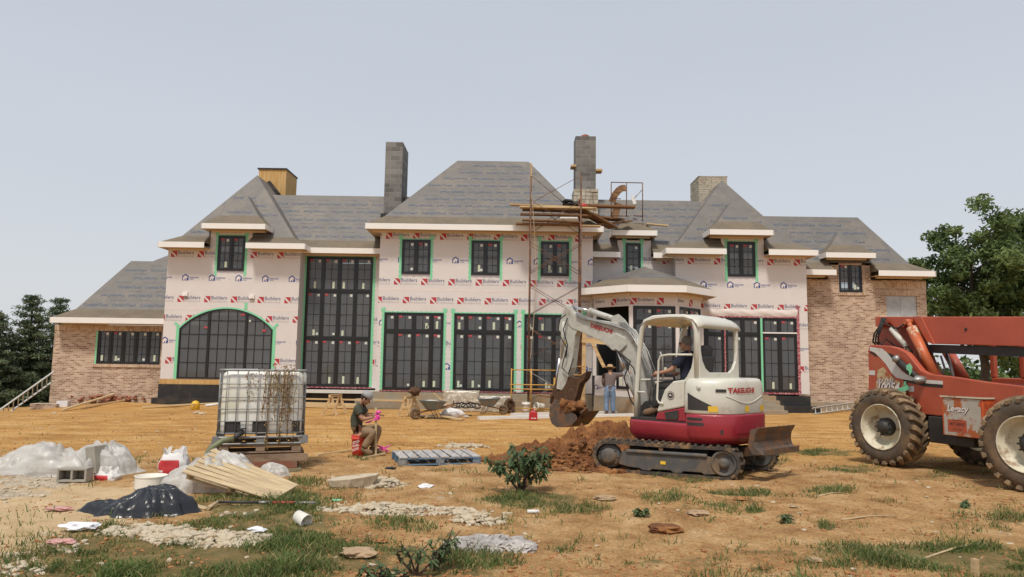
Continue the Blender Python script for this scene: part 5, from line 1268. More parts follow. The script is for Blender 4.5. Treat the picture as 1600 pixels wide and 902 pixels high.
bl.beam(b0+BN*.3+BA*-.1+Vector((0, 0, .46)), cx_+TD*1.1+TN*.25+Vector((0, 0, .38)), .08, .14); bl.beam(b0+BN*.9+BA*-.1+Vector((0, 0, .46)), cx_+TD*1.1-TN*.25+Vector((0, 0, .38)), .08, .14)
d_ = bl.build('dozer_blade', M['worn'], EX, bevel=.006); d_['label'] = 'raised rusty dozer blade'
# --- upper body: stacked rounded outlines in plan (a forward, b left)
def plan(pts, rad=.12, seg=5):
    out = []; n = len(pts)
    for i in range(n):
        p0, p1, p2 = Vector(pts[i-1]), Vector(pts[i]), Vector(pts[(i+1) % n]); r0 = rad if len(pts[i]) < 3 else pts[i][2]
        p0, p1, p2 = p0.to_2d() if len(p0) > 2 else p0, p1.to_2d() if len(p1) > 2 else p1, p2.to_2d() if len(p2) > 2 else p2
        d0 = (p0-p1); d2 = (p2-p1); r1 = min(r0, d0.length*.48, d2.length*.48); a = p1+d0.normalized()*r1; c = p1+d2.normalized()*r1
        for k in range(seg+1):
            t = k/seg; out.append((a*(1-t)**2+p1*2*t*(1-t)+c*t*t))
    return out
def shell(mb, layers, mi=0, smooth=True):
    """layers: list of (z, plan points); lofted"""
    rings = [mb.vs([E(p.x, p.y, z) for p in pts]) for z, pts in layers]; n = len(rings[0]); osm = mb.sm; mb.sm = smooth
    for a, b in zip(rings[:-1], rings[1:]):
        for k in range(n): mb.face([a[k], a[(k+1) % n], b[(k+1) % n], b[k]], mi)
    mb.sm = osm; mb.face(list(reversed(rings[0])), mi); mb.face(rings[-1], mi)
    return rings
def scl(pts, k, c=(0, 0), kx=None): return [Vector((c[0]+(p.x-c[0])*(kx or k), c[1]+(p.y-c[1])*k)) for p in pts]
base_pl = plan([(.70, .78, .12), (.70, -.72, .12), (-.55, -.82, .3), (-1.12, -.60, .35), (-1.12, .60, .35), (-.55, .84, .3)])
red = MB()
shell(red, [(.50, scl(base_pl, .86)), (.56, scl(base_pl, .95)), (.64, base_pl), (.80, base_pl), (.84, scl(base_pl, .995))])
red.build('lower_body', M['ex_red'], EX)
dk = MB(); shell(dk, [(.842, scl(base_pl, .985)), (.862, scl(base_pl, .985))], smooth=False); ebox(dk, -.2, .66, -.1, .74, .862, .875); dk.build('deck', M['ex_dark'], EX)
# red side and counterweight band rising behind the door opening
ct = plan([(-.44, .80, .05), (-.44, -.80, .05), (-.66, -.86, .3), (-1.16, -.62, .36), (-1.16, .62, .36), (-.66, .86, .25)])
cw2 = MB(); shell(cw2, [(.60, scl(ct, .965, (-.6, 0))), (.66, ct), (.97, ct), (1.0, scl(ct, .985, (-.6, 0)))]); 
cwo = cw2.build('counterweight', M['ex_red'], EX)
s = MB()                                                     # recesses, vents, hitch hole of the red band
def on_plan(pts, s_): # point at arc length fraction on the plan + normal
    n = len(pts); Ls = [(pts[(i+1) % n]-pts[i]).length for i in range(n)]; T = sum(Ls); q = (s_ % 1)*T
    for i in range(n):
        if q <= Ls[i]: d = (pts[(i+1) % n]-pts[i]).normalized(); p = pts[i]+d*q; return p, d
        q -= Ls[i]
def nearest_s(pts, a, b):
    best = min(((on_plan(pts, k/800)[0]-Vector((a, b))).length, k/800) for k in range(800)); return best[1]
def patch(mb, pts, s0, s1, z0, z1, off=.004, mi=None, n=8, smooth=True, thick=0):
    """curved sheet wrapped on the body between arc fractions"""
    cen = Vector((-.4, 0)); col = []
    for k in range(n+1):
        p, d = on_plan(pts, s0+(s1-s0)*k/n); nn = Vector((d.y, -d.x)); nn = nn if nn.dot(p-cen) > 0 else -nn; q = p+nn*off; col.append(mb.vs([E(q.x, q.y, z0), E(q.x, q.y, z1)]))
    osm = mb.sm; mb.sm = smooth
    for a, b in zip(col[:-1], col[1:]): mb.face([a[0], b[0], b[1], a[1]], mi)
    mb.sm = osm
sA = nearest_s(ct, -.50, .82); sB = nearest_s(ct, -.88, .78); sC = nearest_s(ct, -1.15, .45); sD = nearest_s(ct, -1.16, -.35)
patch(s, ct, sA, sA+(sB-sA)*.7, .90, .945); patch(s, ct, sA, sA+(sB-sA)*.75, .82, .87)
patch(s, ct, sB+(sC-sB)*.35, sB+(sC-sB)*.45, .70, .77)
s.build('vent_grille', M['ex_dark'], cwo)
s = MB(); patch(s, ct, sC+.01, sD, .71, .84, off=.006, n=12); s.build('tail_recess', M['ex_red'], cwo)
# cream engine hood
hd = plan([(-.42, .80, .06), (-.42, -.80, .06), (-.66, -.86, .3), (-1.15, -.60, .36), (-1.15, .60, .36), (-.66, .86, .25)])
h = MB(); hc = (-.75, 0)
shell(h, [(1.003, scl(hd, .985, hc)), (1.02, scl(hd, 1.0, hc)), (1.22, scl(hd, 1.0, hc)), (1.42, scl(hd, .985, hc)), (1.50, scl(hd, .955, hc)), (1.55, scl(hd, .90, hc)), (1.565, scl(hd, .80, hc))])
ho = h.build('engine_hood', M['ex_cream'], EX)
s = MB(); hs = lambda a, b: nearest_s(hd, a, b)
h0, h1 = hs(-.52, .83), hs(-.98, .70)
cen = Vector((-.4, 0))
def wrap_pt(pts, s_, z, off=.005):
    p, d = on_plan(pts, s_); nn = Vector((d.y, -d.x)); nn = nn if nn.dot(p-cen) > 0 else -nn; q = p+nn*off; return E(q.x, q.y, z)
def wrap_poly(mb, pts, sz, off=.005, mi=None, nseg=6):       # triangle-ish vent wrapped on the hood: fan strips
    (sa, za, zb2), (sb, zc2, zd) = sz
    prev = None
    for k in range(nseg+1):
        t = k/nseg; q = mb.vs([wrap_pt(pts, sa+(sb-sa)*t, za+(zc2-za)*t, off), wrap_pt(pts, sa+(sb-sa)*t, zb2+(zd-zb2)*t, off)])
        if prev: mb.face([prev[0], q[0], q[1], prev[1]], mi)
        prev = q
wrap_poly(s, hd, ((h0, 1.06, 1.33), (h1, 1.06, 1.09)), .004)
s.build('vent_grille', M['ex_dark'], ho)
s = MB()                                                     # raised curved lip lines of the hood
hE = hs(-1.15, -.40)
for zz, aa, rr_ in ((1.29, .12, .007),): s.tube([wrap_pt(hd, h1-.03+(hE-h1+.03)*k/20, zz-aa*math.sin(math.pi*k/20), .003) for k in range(21)], rr_, 6)

s.lathe([(.035, 0), (.035, .012), (.02, .018)], wrap_pt(hd, hs(-.72, .84), 1.42, 0), EL, 14)
s.build('hood_rib', M['ex_cream'], ho)
def wrap_text(mb, txt, pts, s0, s1, z0, hgt, off=.008, bold=.03, shear=0):
    vs, fs = text_data(txt, bold, shear, 3)
    bv = mb.vs([wrap_pt(pts, s0+(s1-s0)*a, z0+hgt*b, off) for a, b in vs])
    for f in fs: mb.face([bv[i] for i in f])
s = MB(); wrap_text(s, 'TAKEUCHI', hd, hs(-1.08, .58), hs(-1.15, -.12), 1.335, .085, bold=.04); s.build('printed_lettering', M['ex_ink'], ho, fixn=False)
s = MB(); patch(s, hd, hs(-.95, .72), hs(-1.07, .60), 1.35, 1.395, .006); s.build('tail_lamp', M['ex_dark'], ho)
s = MB()
for q0, q1 in ((hs(-.86, .80), hs(-.98, .70)), (hs(-1.15, .18), hs(-1.15, .05)), (hs(-1.15, -.32), hs(-1.13, -.46))): patch(s, hd, q0, q1, 1.04, 1.13, .006)
s.build('warning_label', M['warn'], ho)
# left side cowl beside the seat: cream top with a round badge over red with a dark vent
s = MB(); c2 = [(-.42, 1.53), (-.22, 1.50), (-.06, 1.36), (.09, 1.02), (.09, .985), (-.42, 1.10)]
s.prism([E(a, .79, z) for a, z in c2], -EL*.42); co = s.build('side_cowl', M['ex_cream'], EX, bevel=.03)
s = MB(); s.prism([E(a, .785, z) for a, z in [(-.44, 1.095), (.09, .98), (.13, .86), (-.44, .86)]], -EL*.40); c3_ = s.build('side_cowl', M['ex_red'], EX, bevel=.02)
s = MB(); s.prism([E(a, .79, z) for a, z in [(-.32, 1.04), (-.06, .99), (-.09, .885), (-.29, .885), (-.32, .92)]], EL*.008); s.build('vent_grille', M['ex_dark'], c3_)
s = MB(); s.lathe([(.066, 0), (.066, .006)], E(-.18, .792, 1.27), EL, 20); s.build('badge', M['ex_dark'], co)
s = MB(); s.lathe([(.058, .007), (.050, .007)], E(-.18, .792, 1.27), EL, 20, cap=False)
s.poly([E(-.18+a*.035, .801, 1.27+b*.035) for a, b in ((-1, -.4), (-.2, -.2), (.9, .1), (.2, .5), (-.3, .9), (-.2, .2))])
s.build('badge_emblem', M['ink_white'], co)
# --- canopy
cp = MB(); zr = 2.56
def rail(b):
    return [E(.58, b*.98, .87), E(.57, b*.98, 1.3), E(.52, b*.98, 1.9), E(.45, b*.99, 2.36), E(.37, b, 2.50), E(.20, b, 2.555), E(-.1, b, 2.56), E(-.40, b, 2.55), E(-.56, b, 2.48), E(-.61, b, 2.32), E(-.61, b, 1.55)]
for b in (.70, -.56): cp.tube(rail(b), .042, 10)
cp.tube([E(.56, .69, 1.50), E(.56, -.55, 1.50)], .022, 8)
can = cp.build('canopy_frame', M['ex_cream'], EX)
s = MB(); n1, n2 = 8, 6; g2 = []
prr = [(.44, 2.50), (.32, 2.565), (.1, 2.60), (-.15, 2.61), (-.42, 2.60), (-.59, 2.55), (-.665, 2.47), (-.68, 2.42)]
s.sm = True; top_, bot_ = [], []
for a, z in prr:
    top_.append(s.vs([E(a, .75-1.36*j/8, z-(.05 if j in (0, 8) else .012 if j in (1, 7) else 0)) for j in range(9)])); bot_.append(s.vs([E(a*.97, .75-1.36*j/8, z-.06) for j in range(9)]))
for L_, flip in ((top_, 0), (bot_, 1)):
    for a, b in zip(L_[:-1], L_[1:]):
        for j in range(8): s.face([a[j], a[j+1], b[j+1], b[j]])
for j in (0, 8):
    for i in range(len(prr)-1): s.face([top_[i][j], top_[i+1][j], bot_[i+1][j], bot_[i][j]])
for i in (0, -1):
    for j in range(8): s.face([top_[i][j], top_[i][j+1], bot_[i][j+1], bot_[i][j]])
s.build('canopy_roof', M['ex_cream'], EX)
# rear panel of the canopy with its rounded opening
s = MB(); out = [(.70, 1.50), (-.56, 1.50), (-.56, 2.46), (.70, 2.46)]
inn_ = [(.64, 2.42)]+[(.64, 2.0), (.60, 1.84), (.50, 1.71), (.38, 1.65), (-.24, 1.65), (-.36, 1.71), (-.46, 1.84), (-.50, 2.0), (-.50, 2.42)]
bm = s.bm; ed = []
for lp in (out, inn_):
    vv = [bm.verts.new(E(-.61, b, z)) for b, z in lp]
    for i in range(len(vv)): ed.append(bm.edges.new((vv[i], vv[(i+1) % len(vv)])))
r0 = bmesh.ops.triangle_fill(bm, edges=ed, use_beauty=True, normal=EH); fs = [g for g in r0['geom'] if isinstance(g, bmesh.types.BMFace)]
e_ = bmesh.ops.extrude_face_region(bm, geom=fs); bmesh.ops.translate(bm, verts=[g for g in e_['geom'] if isinstance(g, bmesh.types.BMVert)], vec=-EH*.05)
s.build('canopy_rear_panel', M['ex_cream'], EX, bevel=.012)
s = MB()                                                     # side gusset rising to the canopy post
s.prism([E(a, .715, z) for a, z in [(-.62, 1.5), (-.36, 1.5), (-.44, 1.58), (-.52, 1.72), (-.56, 1.9), (-.58, 2.1), (-.62, 2.1)]], -EL*.03); s.build('canopy_gusset', M['ex_cream'], EX)
# hand rails
s = MB(); s.tube([E(-.58, .78, 1.93), E(-.15, .80, 1.93), E(.0, .80, 1.91), E(.04, .80, 1.83), E(.08, .80, 1.2), E(.04, .80, 1.14), E(-.05, .80, 1.13)], .018, 8)
s.tube([E(.56, .70, 1.30), E(.36, .74, 1.30)], .016, 8); s.build('grab_rail', M['ex_cream'], EX)
s = MB(); s.tube([E(.62, .52, .87), E(.64, .52, 1.6), E(.67, .50, 2.05), E(.74, .42, 2.2), E(.82, .3, 2.25)], .014, 8); s.tube([E(.68, -.28, .9), E(.70, -.28, 1.9), E(.72, -.24, 2.0)], .014, 8); s.build('front_guard_rail', M['ex_boom'], EX)
# seat, console, levers
s = MB(); s.box(E(-.02, .12, 1.27), (.50, .50, .14), ER); s.box(E(.0, .12, 1.10), (.40, .40, .26), ER); so_ = s.build('seat', M['seat'], EX, bevel=.04)
s = MB(); s.box(E(-.38, .12, 1.62), (.13, .46, .66), ER @ Matrix.Rotation(R(-10), 3, 'Y')); s.box(E(-.44, .12, 2.0), (.10, .34, .20), ER @ Matrix.Rotation(R(-8), 3, 'Y')); s.build('seat_back', M['seat'], so_, bevel=.05)
s = MB(); s.box(E(-.02, .50, 1.22), (.50, .16, .26), ER); s.box(E(.12, -.26, 1.25), (.62, .16, .30), ER); s.tube([E(.38, .48, 1.38), E(.42, .46, 1.56)], [.016, .024], 8); s.tube([E(.38, -.24, 1.38), E(.42, -.22, 1.56)], [.016, .024], 8)
s.tube([E(.52, .18, .88), E(.46, .18, 1.35)], .015, 8); s.tube([E(.52, .04, .88), E(.46, .04, 1.35)], .015, 8); s.build('control_console', M['seat'], EX, bevel=.02)
# --- boom, dipper, bucket: all in the upright plane through the swing centre along EH
def BP(u, v, b=0.0):
    o = (EC.x+EL.x*b, EC.y+EL.y*b); t_, z = PL(u, v, o, (EH.x, EH.y)); return Vector((o[0]+EH.x*t_, o[1]+EH.y*t_, z))
def plate(mb, uv, wd, b=0.0): mb.prism([BP(u, v, b+wd/2) for u, v in uv], -EL*wd)
s = MB()
boom_out = [(882, 487), (884, 478), (905, 496), (925, 499), (948, 502), (966, 505), (984, 515), (998, 538), (1006, 568), (1012, 600), (1022, 640), (1008, 655), (996, 655), (992, 625), (988, 595), (982, 570), (970, 552), (955, 546), (940, 534), (915, 522), (893, 513), (886, 505)]
plate(s, boom_out, .20); bo = s.build('boom', M['ex_boom'], EX, bevel=.012); bo['label'] = 'dusty grey curved boom with red lettering'
s = MB(); q0 = BP(922, 509, .107); q1 = BP(957, 519.5, .107); ex_ = (q1-q0); w_ = ex_.length; ex_.normalize(); ey_ = ex_.cross(EL); ey_ = ey_ if ey_.z > 0 else -ey_
put_text(s, 'TAKEUCHI', q0-ey_*.03, ex_, ey_, w_, .085, 0, bold=.04, shear=.15, res=3); s.build('printed_lettering', M['ex_ink'], bo, fixn=False)
s = MB(); plate(s, [(950, 528), (962, 520), (976, 528), (978, 540), (968, 550), (955, 547), (948, 538)], .28); s.build('boom_bracket', M['ex_boom'], bo, bevel=.015)
s = MB()                                                     # arm cylinder along the top of the boom
a0, a1, a2 = BP(893, 479.5), BP(922, 486), BP(964, 500); s.tube([a1, a2], .055, 14); s.lathe([(.065, 0), (.065, .05)], a1-(a2-a1).normalized()*.0, (a2-a1), 14)
for b in (-.07, .07): plate(s, [(955, 502), (957, 494), (966, 491), (976, 500), (984, 512), (972, 512)], .02, b)
cy = s.build('arm_cylinder', M['ex_boom'], bo)
s = MB(); s.tube([a0, a1], .028, 10); s.build('cylinder_rod', M['chrome'], cy)
s = MB(); b0_, b1_, b2_ = BP(1003, 622), BP(985, 580), BP(968, 546)
for b in (0,): s.tube([b0_+EH*.10, b1_+EH*.12], .06, 12)
cy = s.build('boom_cylinder', M['ex_boom'], bo); s = MB(); s.tube([b1_+EH*.12, b2_+EH*.05], .032, 10); s.build('cylinder_rod', M['chrome'], cy)
s = MB()                                                     # hoses over the boom and down its flank
for j, b in enumerate((.12, .135, .15, -.12)):
    s.tube([BP(900, 490+j, b), BP(912, 494+j*2, b), BP(930, 500+j, b), BP(955, 506+j, b), BP(978, 513+j, b), BP(992, 530, b+.01*j), BP(1003+j*2, 560, b+.02*j), BP(1010+j*4, 600, b+.02*j), BP(1014+j*5, 625, b+.02*j), BP(1022+j*5, 650, b)], .013, 6)
for j in range(4): s.tube([BP(966+j*3, 504, .13), BP(985+j*3, 520, .16), BP(1000+j*4, 548, .2), BP(1012+j*4, 580, .22), BP(1016+j*5, 612, .2), BP(1012+j*6, 648, .1)], .010, 6)
s.build('pipe_run', M['steel_grey'], bo)
s = MB()
s.tube([BP(884, 492, .14), BP(874, 500, .2), BP(872, 520, .2), BP(886, 545, .16), BP(884, 560, .14)], .012, 6)
s.tube([BP(887, 497, .13), BP(880, 515, .2), BP(887, 540, .18), BP(880, 565, .16), BP(878, 575, .14), BP(888, 585, .14), BP(896, 560, .12)], .012, 6)
s.tube([BP(960, 545, .12), BP(985, 565, .3), BP(975, 590, .3), BP(985, 625, .25), BP(1003, 650, .1)], .014, 6)
s.tube([BP(965, 550, .1), BP(990, 575, .22), BP(996, 600, .2), BP(1002, 650, .1)], .012, 6); s.build('hydraulic_hose', M['rubber'], bo)
s = MB(); plate(s, [(883, 475), (892, 480), (897, 492), (903, 503), (905, 512), (898, 525), (896, 545), (892, 575), (884, 600), (878, 610), (869, 608), (871, 590), (874, 570), (875, 545), (876, 520), (872, 515), (876, 498)], .17)
ar_ = s.build('dipper_arm', M['ex_boom'], EX, bevel=.012)
s = MB(); q = BP(881, 536, .093); s.lathe([(.06, 0), (.06, .004)], q, EL, 4, smooth=False); s.build('warning_label', M['warn'], ar_)
s = MB(); s.tube([BP(881, 502, .13), BP(879, 560, .05)], .045, 10); s.tube([BP(894, 552, 0), BP(872, 618, 0)], .04, 10)
cy = s.build('bucket_cylinder', M['ex_boom'], ar_); s = MB(); s.tube([BP(874, 560, -.12), BP(866, 615, -.12)], .022, 8); s.build('cylinder_rod', M['chrome'], cy)
s = MB()                                                     # linkage, coupler, muddy lower parts
plate(s, [(873, 570), (882, 580), (888, 590), (884, 606), (872, 625), (864, 634), (858, 630), (862, 612), (870, 592)], .12)
plate(s, [(884, 588), (902, 590), (917, 580), (914, 592), (906, 600), (900, 620), (896, 632), (882, 634), (868, 634), (866, 625), (876, 608)], .16)
s.tube([BP(862, 618, -.12), BP(862, 618, .12)], .035, 10); s.tube([BP(873, 628, -.14), BP(873, 628, .14)], .035, 10)
cpl = s.build('bucket_linkage', M['mud'], ar_, bevel=.01)
s = MB()                                                     # bucket: curved shell with side plates, teeth on the right
sh = [(866, 625), (859, 636), (858, 650), (862, 662), (870, 668), (882, 668), (893, 665), (902, 655), (911, 643)]
bwd = .50; th_ = .02
L_ = [BP(u, v, bwd/2) for u, v in sh]; Rr_ = [p-EL*bwd for p in L_]; ce = sum(L_, Vector())/len(L_)
a = s.vs(L_); b = s.vs(Rr_); ai = s.vs([p+(ce-p).normalized()*.03 for p in L_]); bi = s.vs([p-EL*bwd+(ce-p).normalized()*.03 for p in L_])
for k in range(len(sh)-1):
    s.face([a[k], a[k+1], b[k+1], b[k]]); s.face([ai[k], ai[k+1], bi[k+1], bi[k]])
for k in (0, -1): s.face([a[k], b[k], bi[k], ai[k]])
for off_ in (0, bwd-.02): s.prism([p-EL*off_ for p in L_[:-1]]+[BP(900, 650, bwd/2)-EL*off_, BP(884, 636, bwd/2)-EL*off_], -EL*.02)
for k in range(5):
    bb = bwd/2-.02-k*(bwd-.04)/4; p0, p1 = BP(908, 646, bb), BP(917, 637, bb); s.beam(p0, p1, .05, .035)
s.build('bucket', M['worn'], ar_)
s = MB()
for k in range(60):
    rr_ = random.Random(k); q_ = rr_.random(); s.blob(BP(868+q_*44, 645-rr_.random()*13+(k % 4)*2-3*q_, bwd*.48*(rr_.random()*2-1)), .05+.06*rr_.random(), 2, .35, seed=k)
s.build('soil_load', M['spoil'], ar_)
s = MB(); sb = [(995, 640), (1008, 626), (1024, 640), (1026, 665), (1000, 668), (992, 655)]; plate(s, sb, .34); s.build('swing_bracket', M['ex_dark'], EX, bevel=.02)
# spoil heap beside the machine
def heap(name, c, rx, ry, h, label, m_, seed, res=90, rough=1.0, kind=None, cat='soil heap'):
    bm = MB(); c = Vector(c); gv = []
    for j in range(res+1):
        row = []
        GZr = ground_z(c.x+(np.arange(res+1)/res*2-1)*1.15*rx, np.full(res+1, c.y+(j/res*2-1)*1.15*ry))
        for i in range(res+1):
            x, y = (i/res*2-1)*1.15, (j/res*2-1)*1.15; d = math.hypot(x, y); d2 = d*(1+.22*noise.noise(Vector((x*1.6+seed, y*1.6, 0))))
            hh = h*max(0, 1-d2**1.5)*(1+.35*noise.noise(Vector((x*2.2, y*2.2, seed))))
            X, Y = c.x+x*rx, c.y+y*ry; e_ = min(1, max(0, (1.05-d2)*4))
            hh += rough*e_*(.09*noise.fractal(Vector((X*5, Y*5, seed)), 1, 2, 4)+.05*abs(noise.fractal(Vector((X*11, Y*11, seed)), 1, 2, 3)))*min(1, h*1.6)
            row.append(bm.bm.verts.new((X, Y, float(GZr[i])-.02+(hh if d2 < 1.03 else -.05))))
        gv.append(row)
    for j in range(res):
        for i in range(res): bm.face([gv[j][i], gv[j][i+1], gv[j+1][i+1], gv[j+1][i]])
    o = bm.build(name, M[m_]); origin_to(o, (c.x, c.y, gz(c.x, c.y))); tag(o, label, cat, kind=kind); return o
hp = GP(935, 715); heap('soil_heap', (hp.x-.02, 13.3, 0), 1.75, 1.05, .62, 'heap of fresh dark orange clay under the excavator bucket', 'spoil', 3, res=120, rough=1.5)
def hf(n):
    n = int(n*1.6)
    r = np.sqrt(rng_.random(n)); a = rng_.random(n)*6.283; return hp.x-.1+r*np.cos(a)*2.1, 13.1+r*np.sin(a)*1.3, .50*np.clip(1-r**1.5*1.25, 0, 1)*rng_.random(n)
scatter_stones('spoil_lumps', 'lumps of clay on and around the fresh heap', M['spoil'], 1300, hf, .012, .075, flat=.8, cat='clay')
# ================================================================ TELEHANDLER
M['th_red'] = mat('faded_orange_red', (0.42, .085, .042), .45, var=.14, scale=2.5, col2=(.34, .13, .065), thr=(.56, .78), c2scale=2.6, coat=.15)
M['th_boom'] = mat('boom_orange_red', (0.44, .090, .050), .55, var=.16, scale=1.6, col2=(.40, .095, .055), thr=(.55, .75), c2scale=1.4)
M['th_dull'] = mat('rubbed_red', (0.33, .075, .050), .55, var=.2, scale=3, col2=(.30, .15, .08), thr=(.52, .7), c2scale=3)
M['th_rustpanel'] = mat('peeling_panel', (0.44, .41, .35), .6, var=.12, scale=3, col2=(.40, .11, .035), thr=(.49, .55), c2scale=3.1)
M['th_orange'] = mat('bright_orange_panel', (0.56, .105, .030), .45, var=.12, scale=3, col2=(.36, .07, .03), thr=(.55, .6), c2scale=3.4)
M['th_white'] = mat('white_stripe', (0.62, .60, .56), .5, var=.05, scale=5, col2=(.46, .36, .28), thr=(.6, .72), c2scale=4)
M['th_blackstripe'] = mat('black_stripe', (0.02, .02, .02), .5)
M['rim'] = mat('cream_rim', (0.60, .55, .41), .55, var=.12, scale=6, col2=(.24, .13, .06), thr=(.53, .66), c2scale=5)
M['tyre'] = mat('dusty_tyre', (0.085, .063, .045), .9, var=.25, scale=5, bump=.25, bscale=35, col2=(.20, .125, .065), thr=(.44, .66), c2scale=3.2)
M['tyre_lug'] = mat('dusty_lug', (0.155, .108, .066), .9, var=.3, scale=5, bump=.2, bscale=35, col2=(.30, .20, .11), thr=(.42, .6), c2scale=3)
M['peel'] = mat('patch_rust', (0.50, .40, .22), .7, var=.2, scale=9, col2=(.36, .10, .04), thr=(.48, .56), c2scale=7)
M['brown_top'] = mat('brown_board', (0.25, .13, .085), .75, var=.12, scale=5)
TV = Vector((.251, -.968, 0)).normalized(); TW = Vector((.968, .251, 0)).normalized(); T0 = Vector((6.92, 13.3, 0))
TH = empty('telehandler', T0+Vector((0, 0, gz(T0.x, T0.y))), 'worn orange red telehandler with a boxed boom, big muddy tyres and cream rims', 'telehandler')
def T(s_, o_, z): return T0+TV*s_+TW*o_+Vector((0, 0, z))
TR = Matrix((TV, TW, Vector((0, 0, 1)))).transposed()
def TPt(u, v, o_=0.0):
    o = T0+TW*o_; s_, z = PL(u, v, (o.x, o.y), (TV.x, TV.y)); return Vector((o.x+TV.x*s_, o.y+TV.y*s_, z))
def tplate(mb, uv, o_, th, mi=None): mb.prism([TPt(u, v, o_) for u, v in uv], TW*th, mi)
def wheel(c, axis, nm, steer_out=True, lbl=None):
    Rr, W_ = .70, .43; ax = axis.normalized(); c = Vector(c); x, y, z = frame_of(ax)
    def pt(a, w_, r_): return c+(x*math.cos(a)+y*math.sin(a))*r_+ax*w_
    t = MB(); pr = [(.405, W_/2-.02), (.44, W_/2+.0), (.52, W_/2+.015), (.60, W_/2-.005), (.645, W_/2-.05), (.655, W_/2-.10), (.657, 0), (.655, -W_/2+.10), (.645, -W_/2+.05), (.60, -W_/2), (.52, -W_/2-.015), (.44, -W_/2), (.405, -W_/2+.02)]
    t.lathe(pr, c, ax, 56, cap=False); n = 24
    lg = MB()
    for k in range(n):
        for sg in (-1, 1):
            a0 = (k+(.5 if sg > 0 else 0))*2*math.pi/n; da = .078; sk = .20
            rows = [(-.012*sg, a0-sk*.0, .708, .65), (W_*.22*sg, a0+sk*.55, .710, .645), (W_*.44*sg, a0+sk, .692, .62), ((W_/2+.012)*sg, a0+sk*1.06, .655, .585), ((W_/2+.004)*sg, a0+sk*1.10, .60, .56)]
            ring = []
            for i, (w_, a, ro, ri_) in enumerate(rows):
                d_ = da*(.85 if i < 2 else 1.0 if i < 4 else .7)
                if i < 3: q = [pt(a-d_, w_, ri_), pt(a-d_*.8, w_, ro), pt(a+d_*.8, w_, ro), pt(a+d_, w_, ri_)]
                else: q = [pt(a-d_, w_-.05*sg, ro), pt(a-d_*.8, w_+.010*sg, ro), pt(a+d_*.8, w_+.010*sg, ro), pt(a+d_, w_-.05*sg, ro)]
                ring.append(lg.vs(q))
            for r0_, r1_ in zip(ring[:-1], ring[1:]):
                for j in range(3): lg.face([r0_[j], r0_[j+1], r1_[j+1], r1_[j]])
            lg.face(ring[0]); lg.face(ring[-1])
    ty = t.build(nm, M['tyre'], TH); lg.build('tyre_tread', M['tyre_lug'], ty)
    if lbl: ty['label'] = lbl
    m = MB(); w0 = W_/2-.02; m.lathe([(.415, w0+.015), (.405, w0+.03), (.392, w0+.015), (.385, w0-.05), (.345, w0-.065), (.335, w0-.15), (.30, w0-.17), (.285, w0-.20), (.19, w0-.205), (.185, w0-.19), (.02, w0-.19)], c, ax, 40, cap=False); m.lathe([(.41, -w0), (.36, -w0+.05), (.30, -.05), (.1, -.05)], c, ax, 32, cap=False); m.build('rim', M['rim'], ty)
    h = MB(); h.lathe([(.165, w0-.19), (.165, w0-.12), (.14, w0-.08), (.11, w0-.07), (.10, w0-.02), (.02, w0-.01)], c, ax, 20)
    for k in range(10): a = k*math.pi/5; h.tube([pt(a, w0-.19, .145), pt(a, w0-.05, .145)], .016, 6)
    h.build('hub', M['ex_dark'], ty)
AX = Matrix.Rotation(R(10), 3, 'Z') @ (-TW)
def wz(p): return gz(p.x, p.y)+.685
w1, w2 = T(0, 0, 0), T(2.80, 0, 0); w3, w4 = T(.15, 2.02, 0), T(2.80, 2.02, 0)
wheel(Vector((w1.x, w1.y, wz(w1))), AX, 'wheel', lbl='rear wheel nearest the brick wing'); wheel(Vector((w2.x, w2.y, wz(w2))), AX, 'wheel', lbl='nearest wheel, cut by the right edge')
AX2 = Matrix.Rotation(R(10), 3, 'Z') @ TW
wheel(Vector((w3.x, w3.y, wz(w3))), AX2, 'wheel'); wheel(Vector((w4.x, w4.y, wz(w4))), AX2, 'wheel')
c = MB(); c.box(T(1.4, 1.0, .78), (4.2, .75, .42), TR); c.box(T(0, 1.0, .68), (.32, 1.6, .3), TR); c.box(T(2.8, 1.0, .68), (.32, 1.6, .3), TR); c.box(T(1.15, .55, .72), (.9, .7, .45), TR)
c.tube([T(.5, .5, .6), T(2.3, .5, .6)], .06, 8); c.build('chassis', M['ex_dark'], TH, bevel=.02)
# side panel
OP = .22
side = [(1357.5, 540), (1364, 539), (1390, 541), (1402, 544), (1416, 551), (1423, 559), (1429, 567), (1439, 579), (1453, 585), (1468, 586.5), (1492, 589.5), (1540, 597), (1600, 604), (1600, 655), (1467, 650), (1440, 647), (1400, 644), (1372, 640), (1356.5, 612)]
b = MB(); tplate(b, side, OP, .12); body = b.build('body_panel', M['th_red'], TH, bevel=.015); body['label'] = 'orange red side panel with a white swoosh and rust'
b = MB(); tplate(b, [(u-1, v+4) for u, v in side[:12]]+[(1467, 645), (1372, 636)], OP+1.28, .12); b.build('body_panel', M['th_red'], TH, bevel=.015)
b = MB(); b.box((T(-.70, .98, 1.55)), (.10, 1.42, 1.15), TR); b.box(T(-.1, .95, 1.25), (1.1, 1.3, .5), TR); b.build('rear_frame', M['th_dull'], TH, bevel=.02)
s = MB(); oo = OP-.004
wt = [(1359, 542), (1378, 545), (1388, 553), (1402, 572), (1409, 580), (1416, 585), (1425, 589), (1446, 593.5), (1473, 595.5)]; wb = [(1359, 548), (1366.6, 551), (1375, 559), (1384, 569), (1393, 583), (1400, 590), (1410, 592.5), (1446, 599), (1473, 601)]
for k in range(8): tplate(s, [wt[k], wt[k+1], wb[k+1], wb[k]], oo, .003)
s.build('white_swoosh', M['th_white'], body)
s = MB()
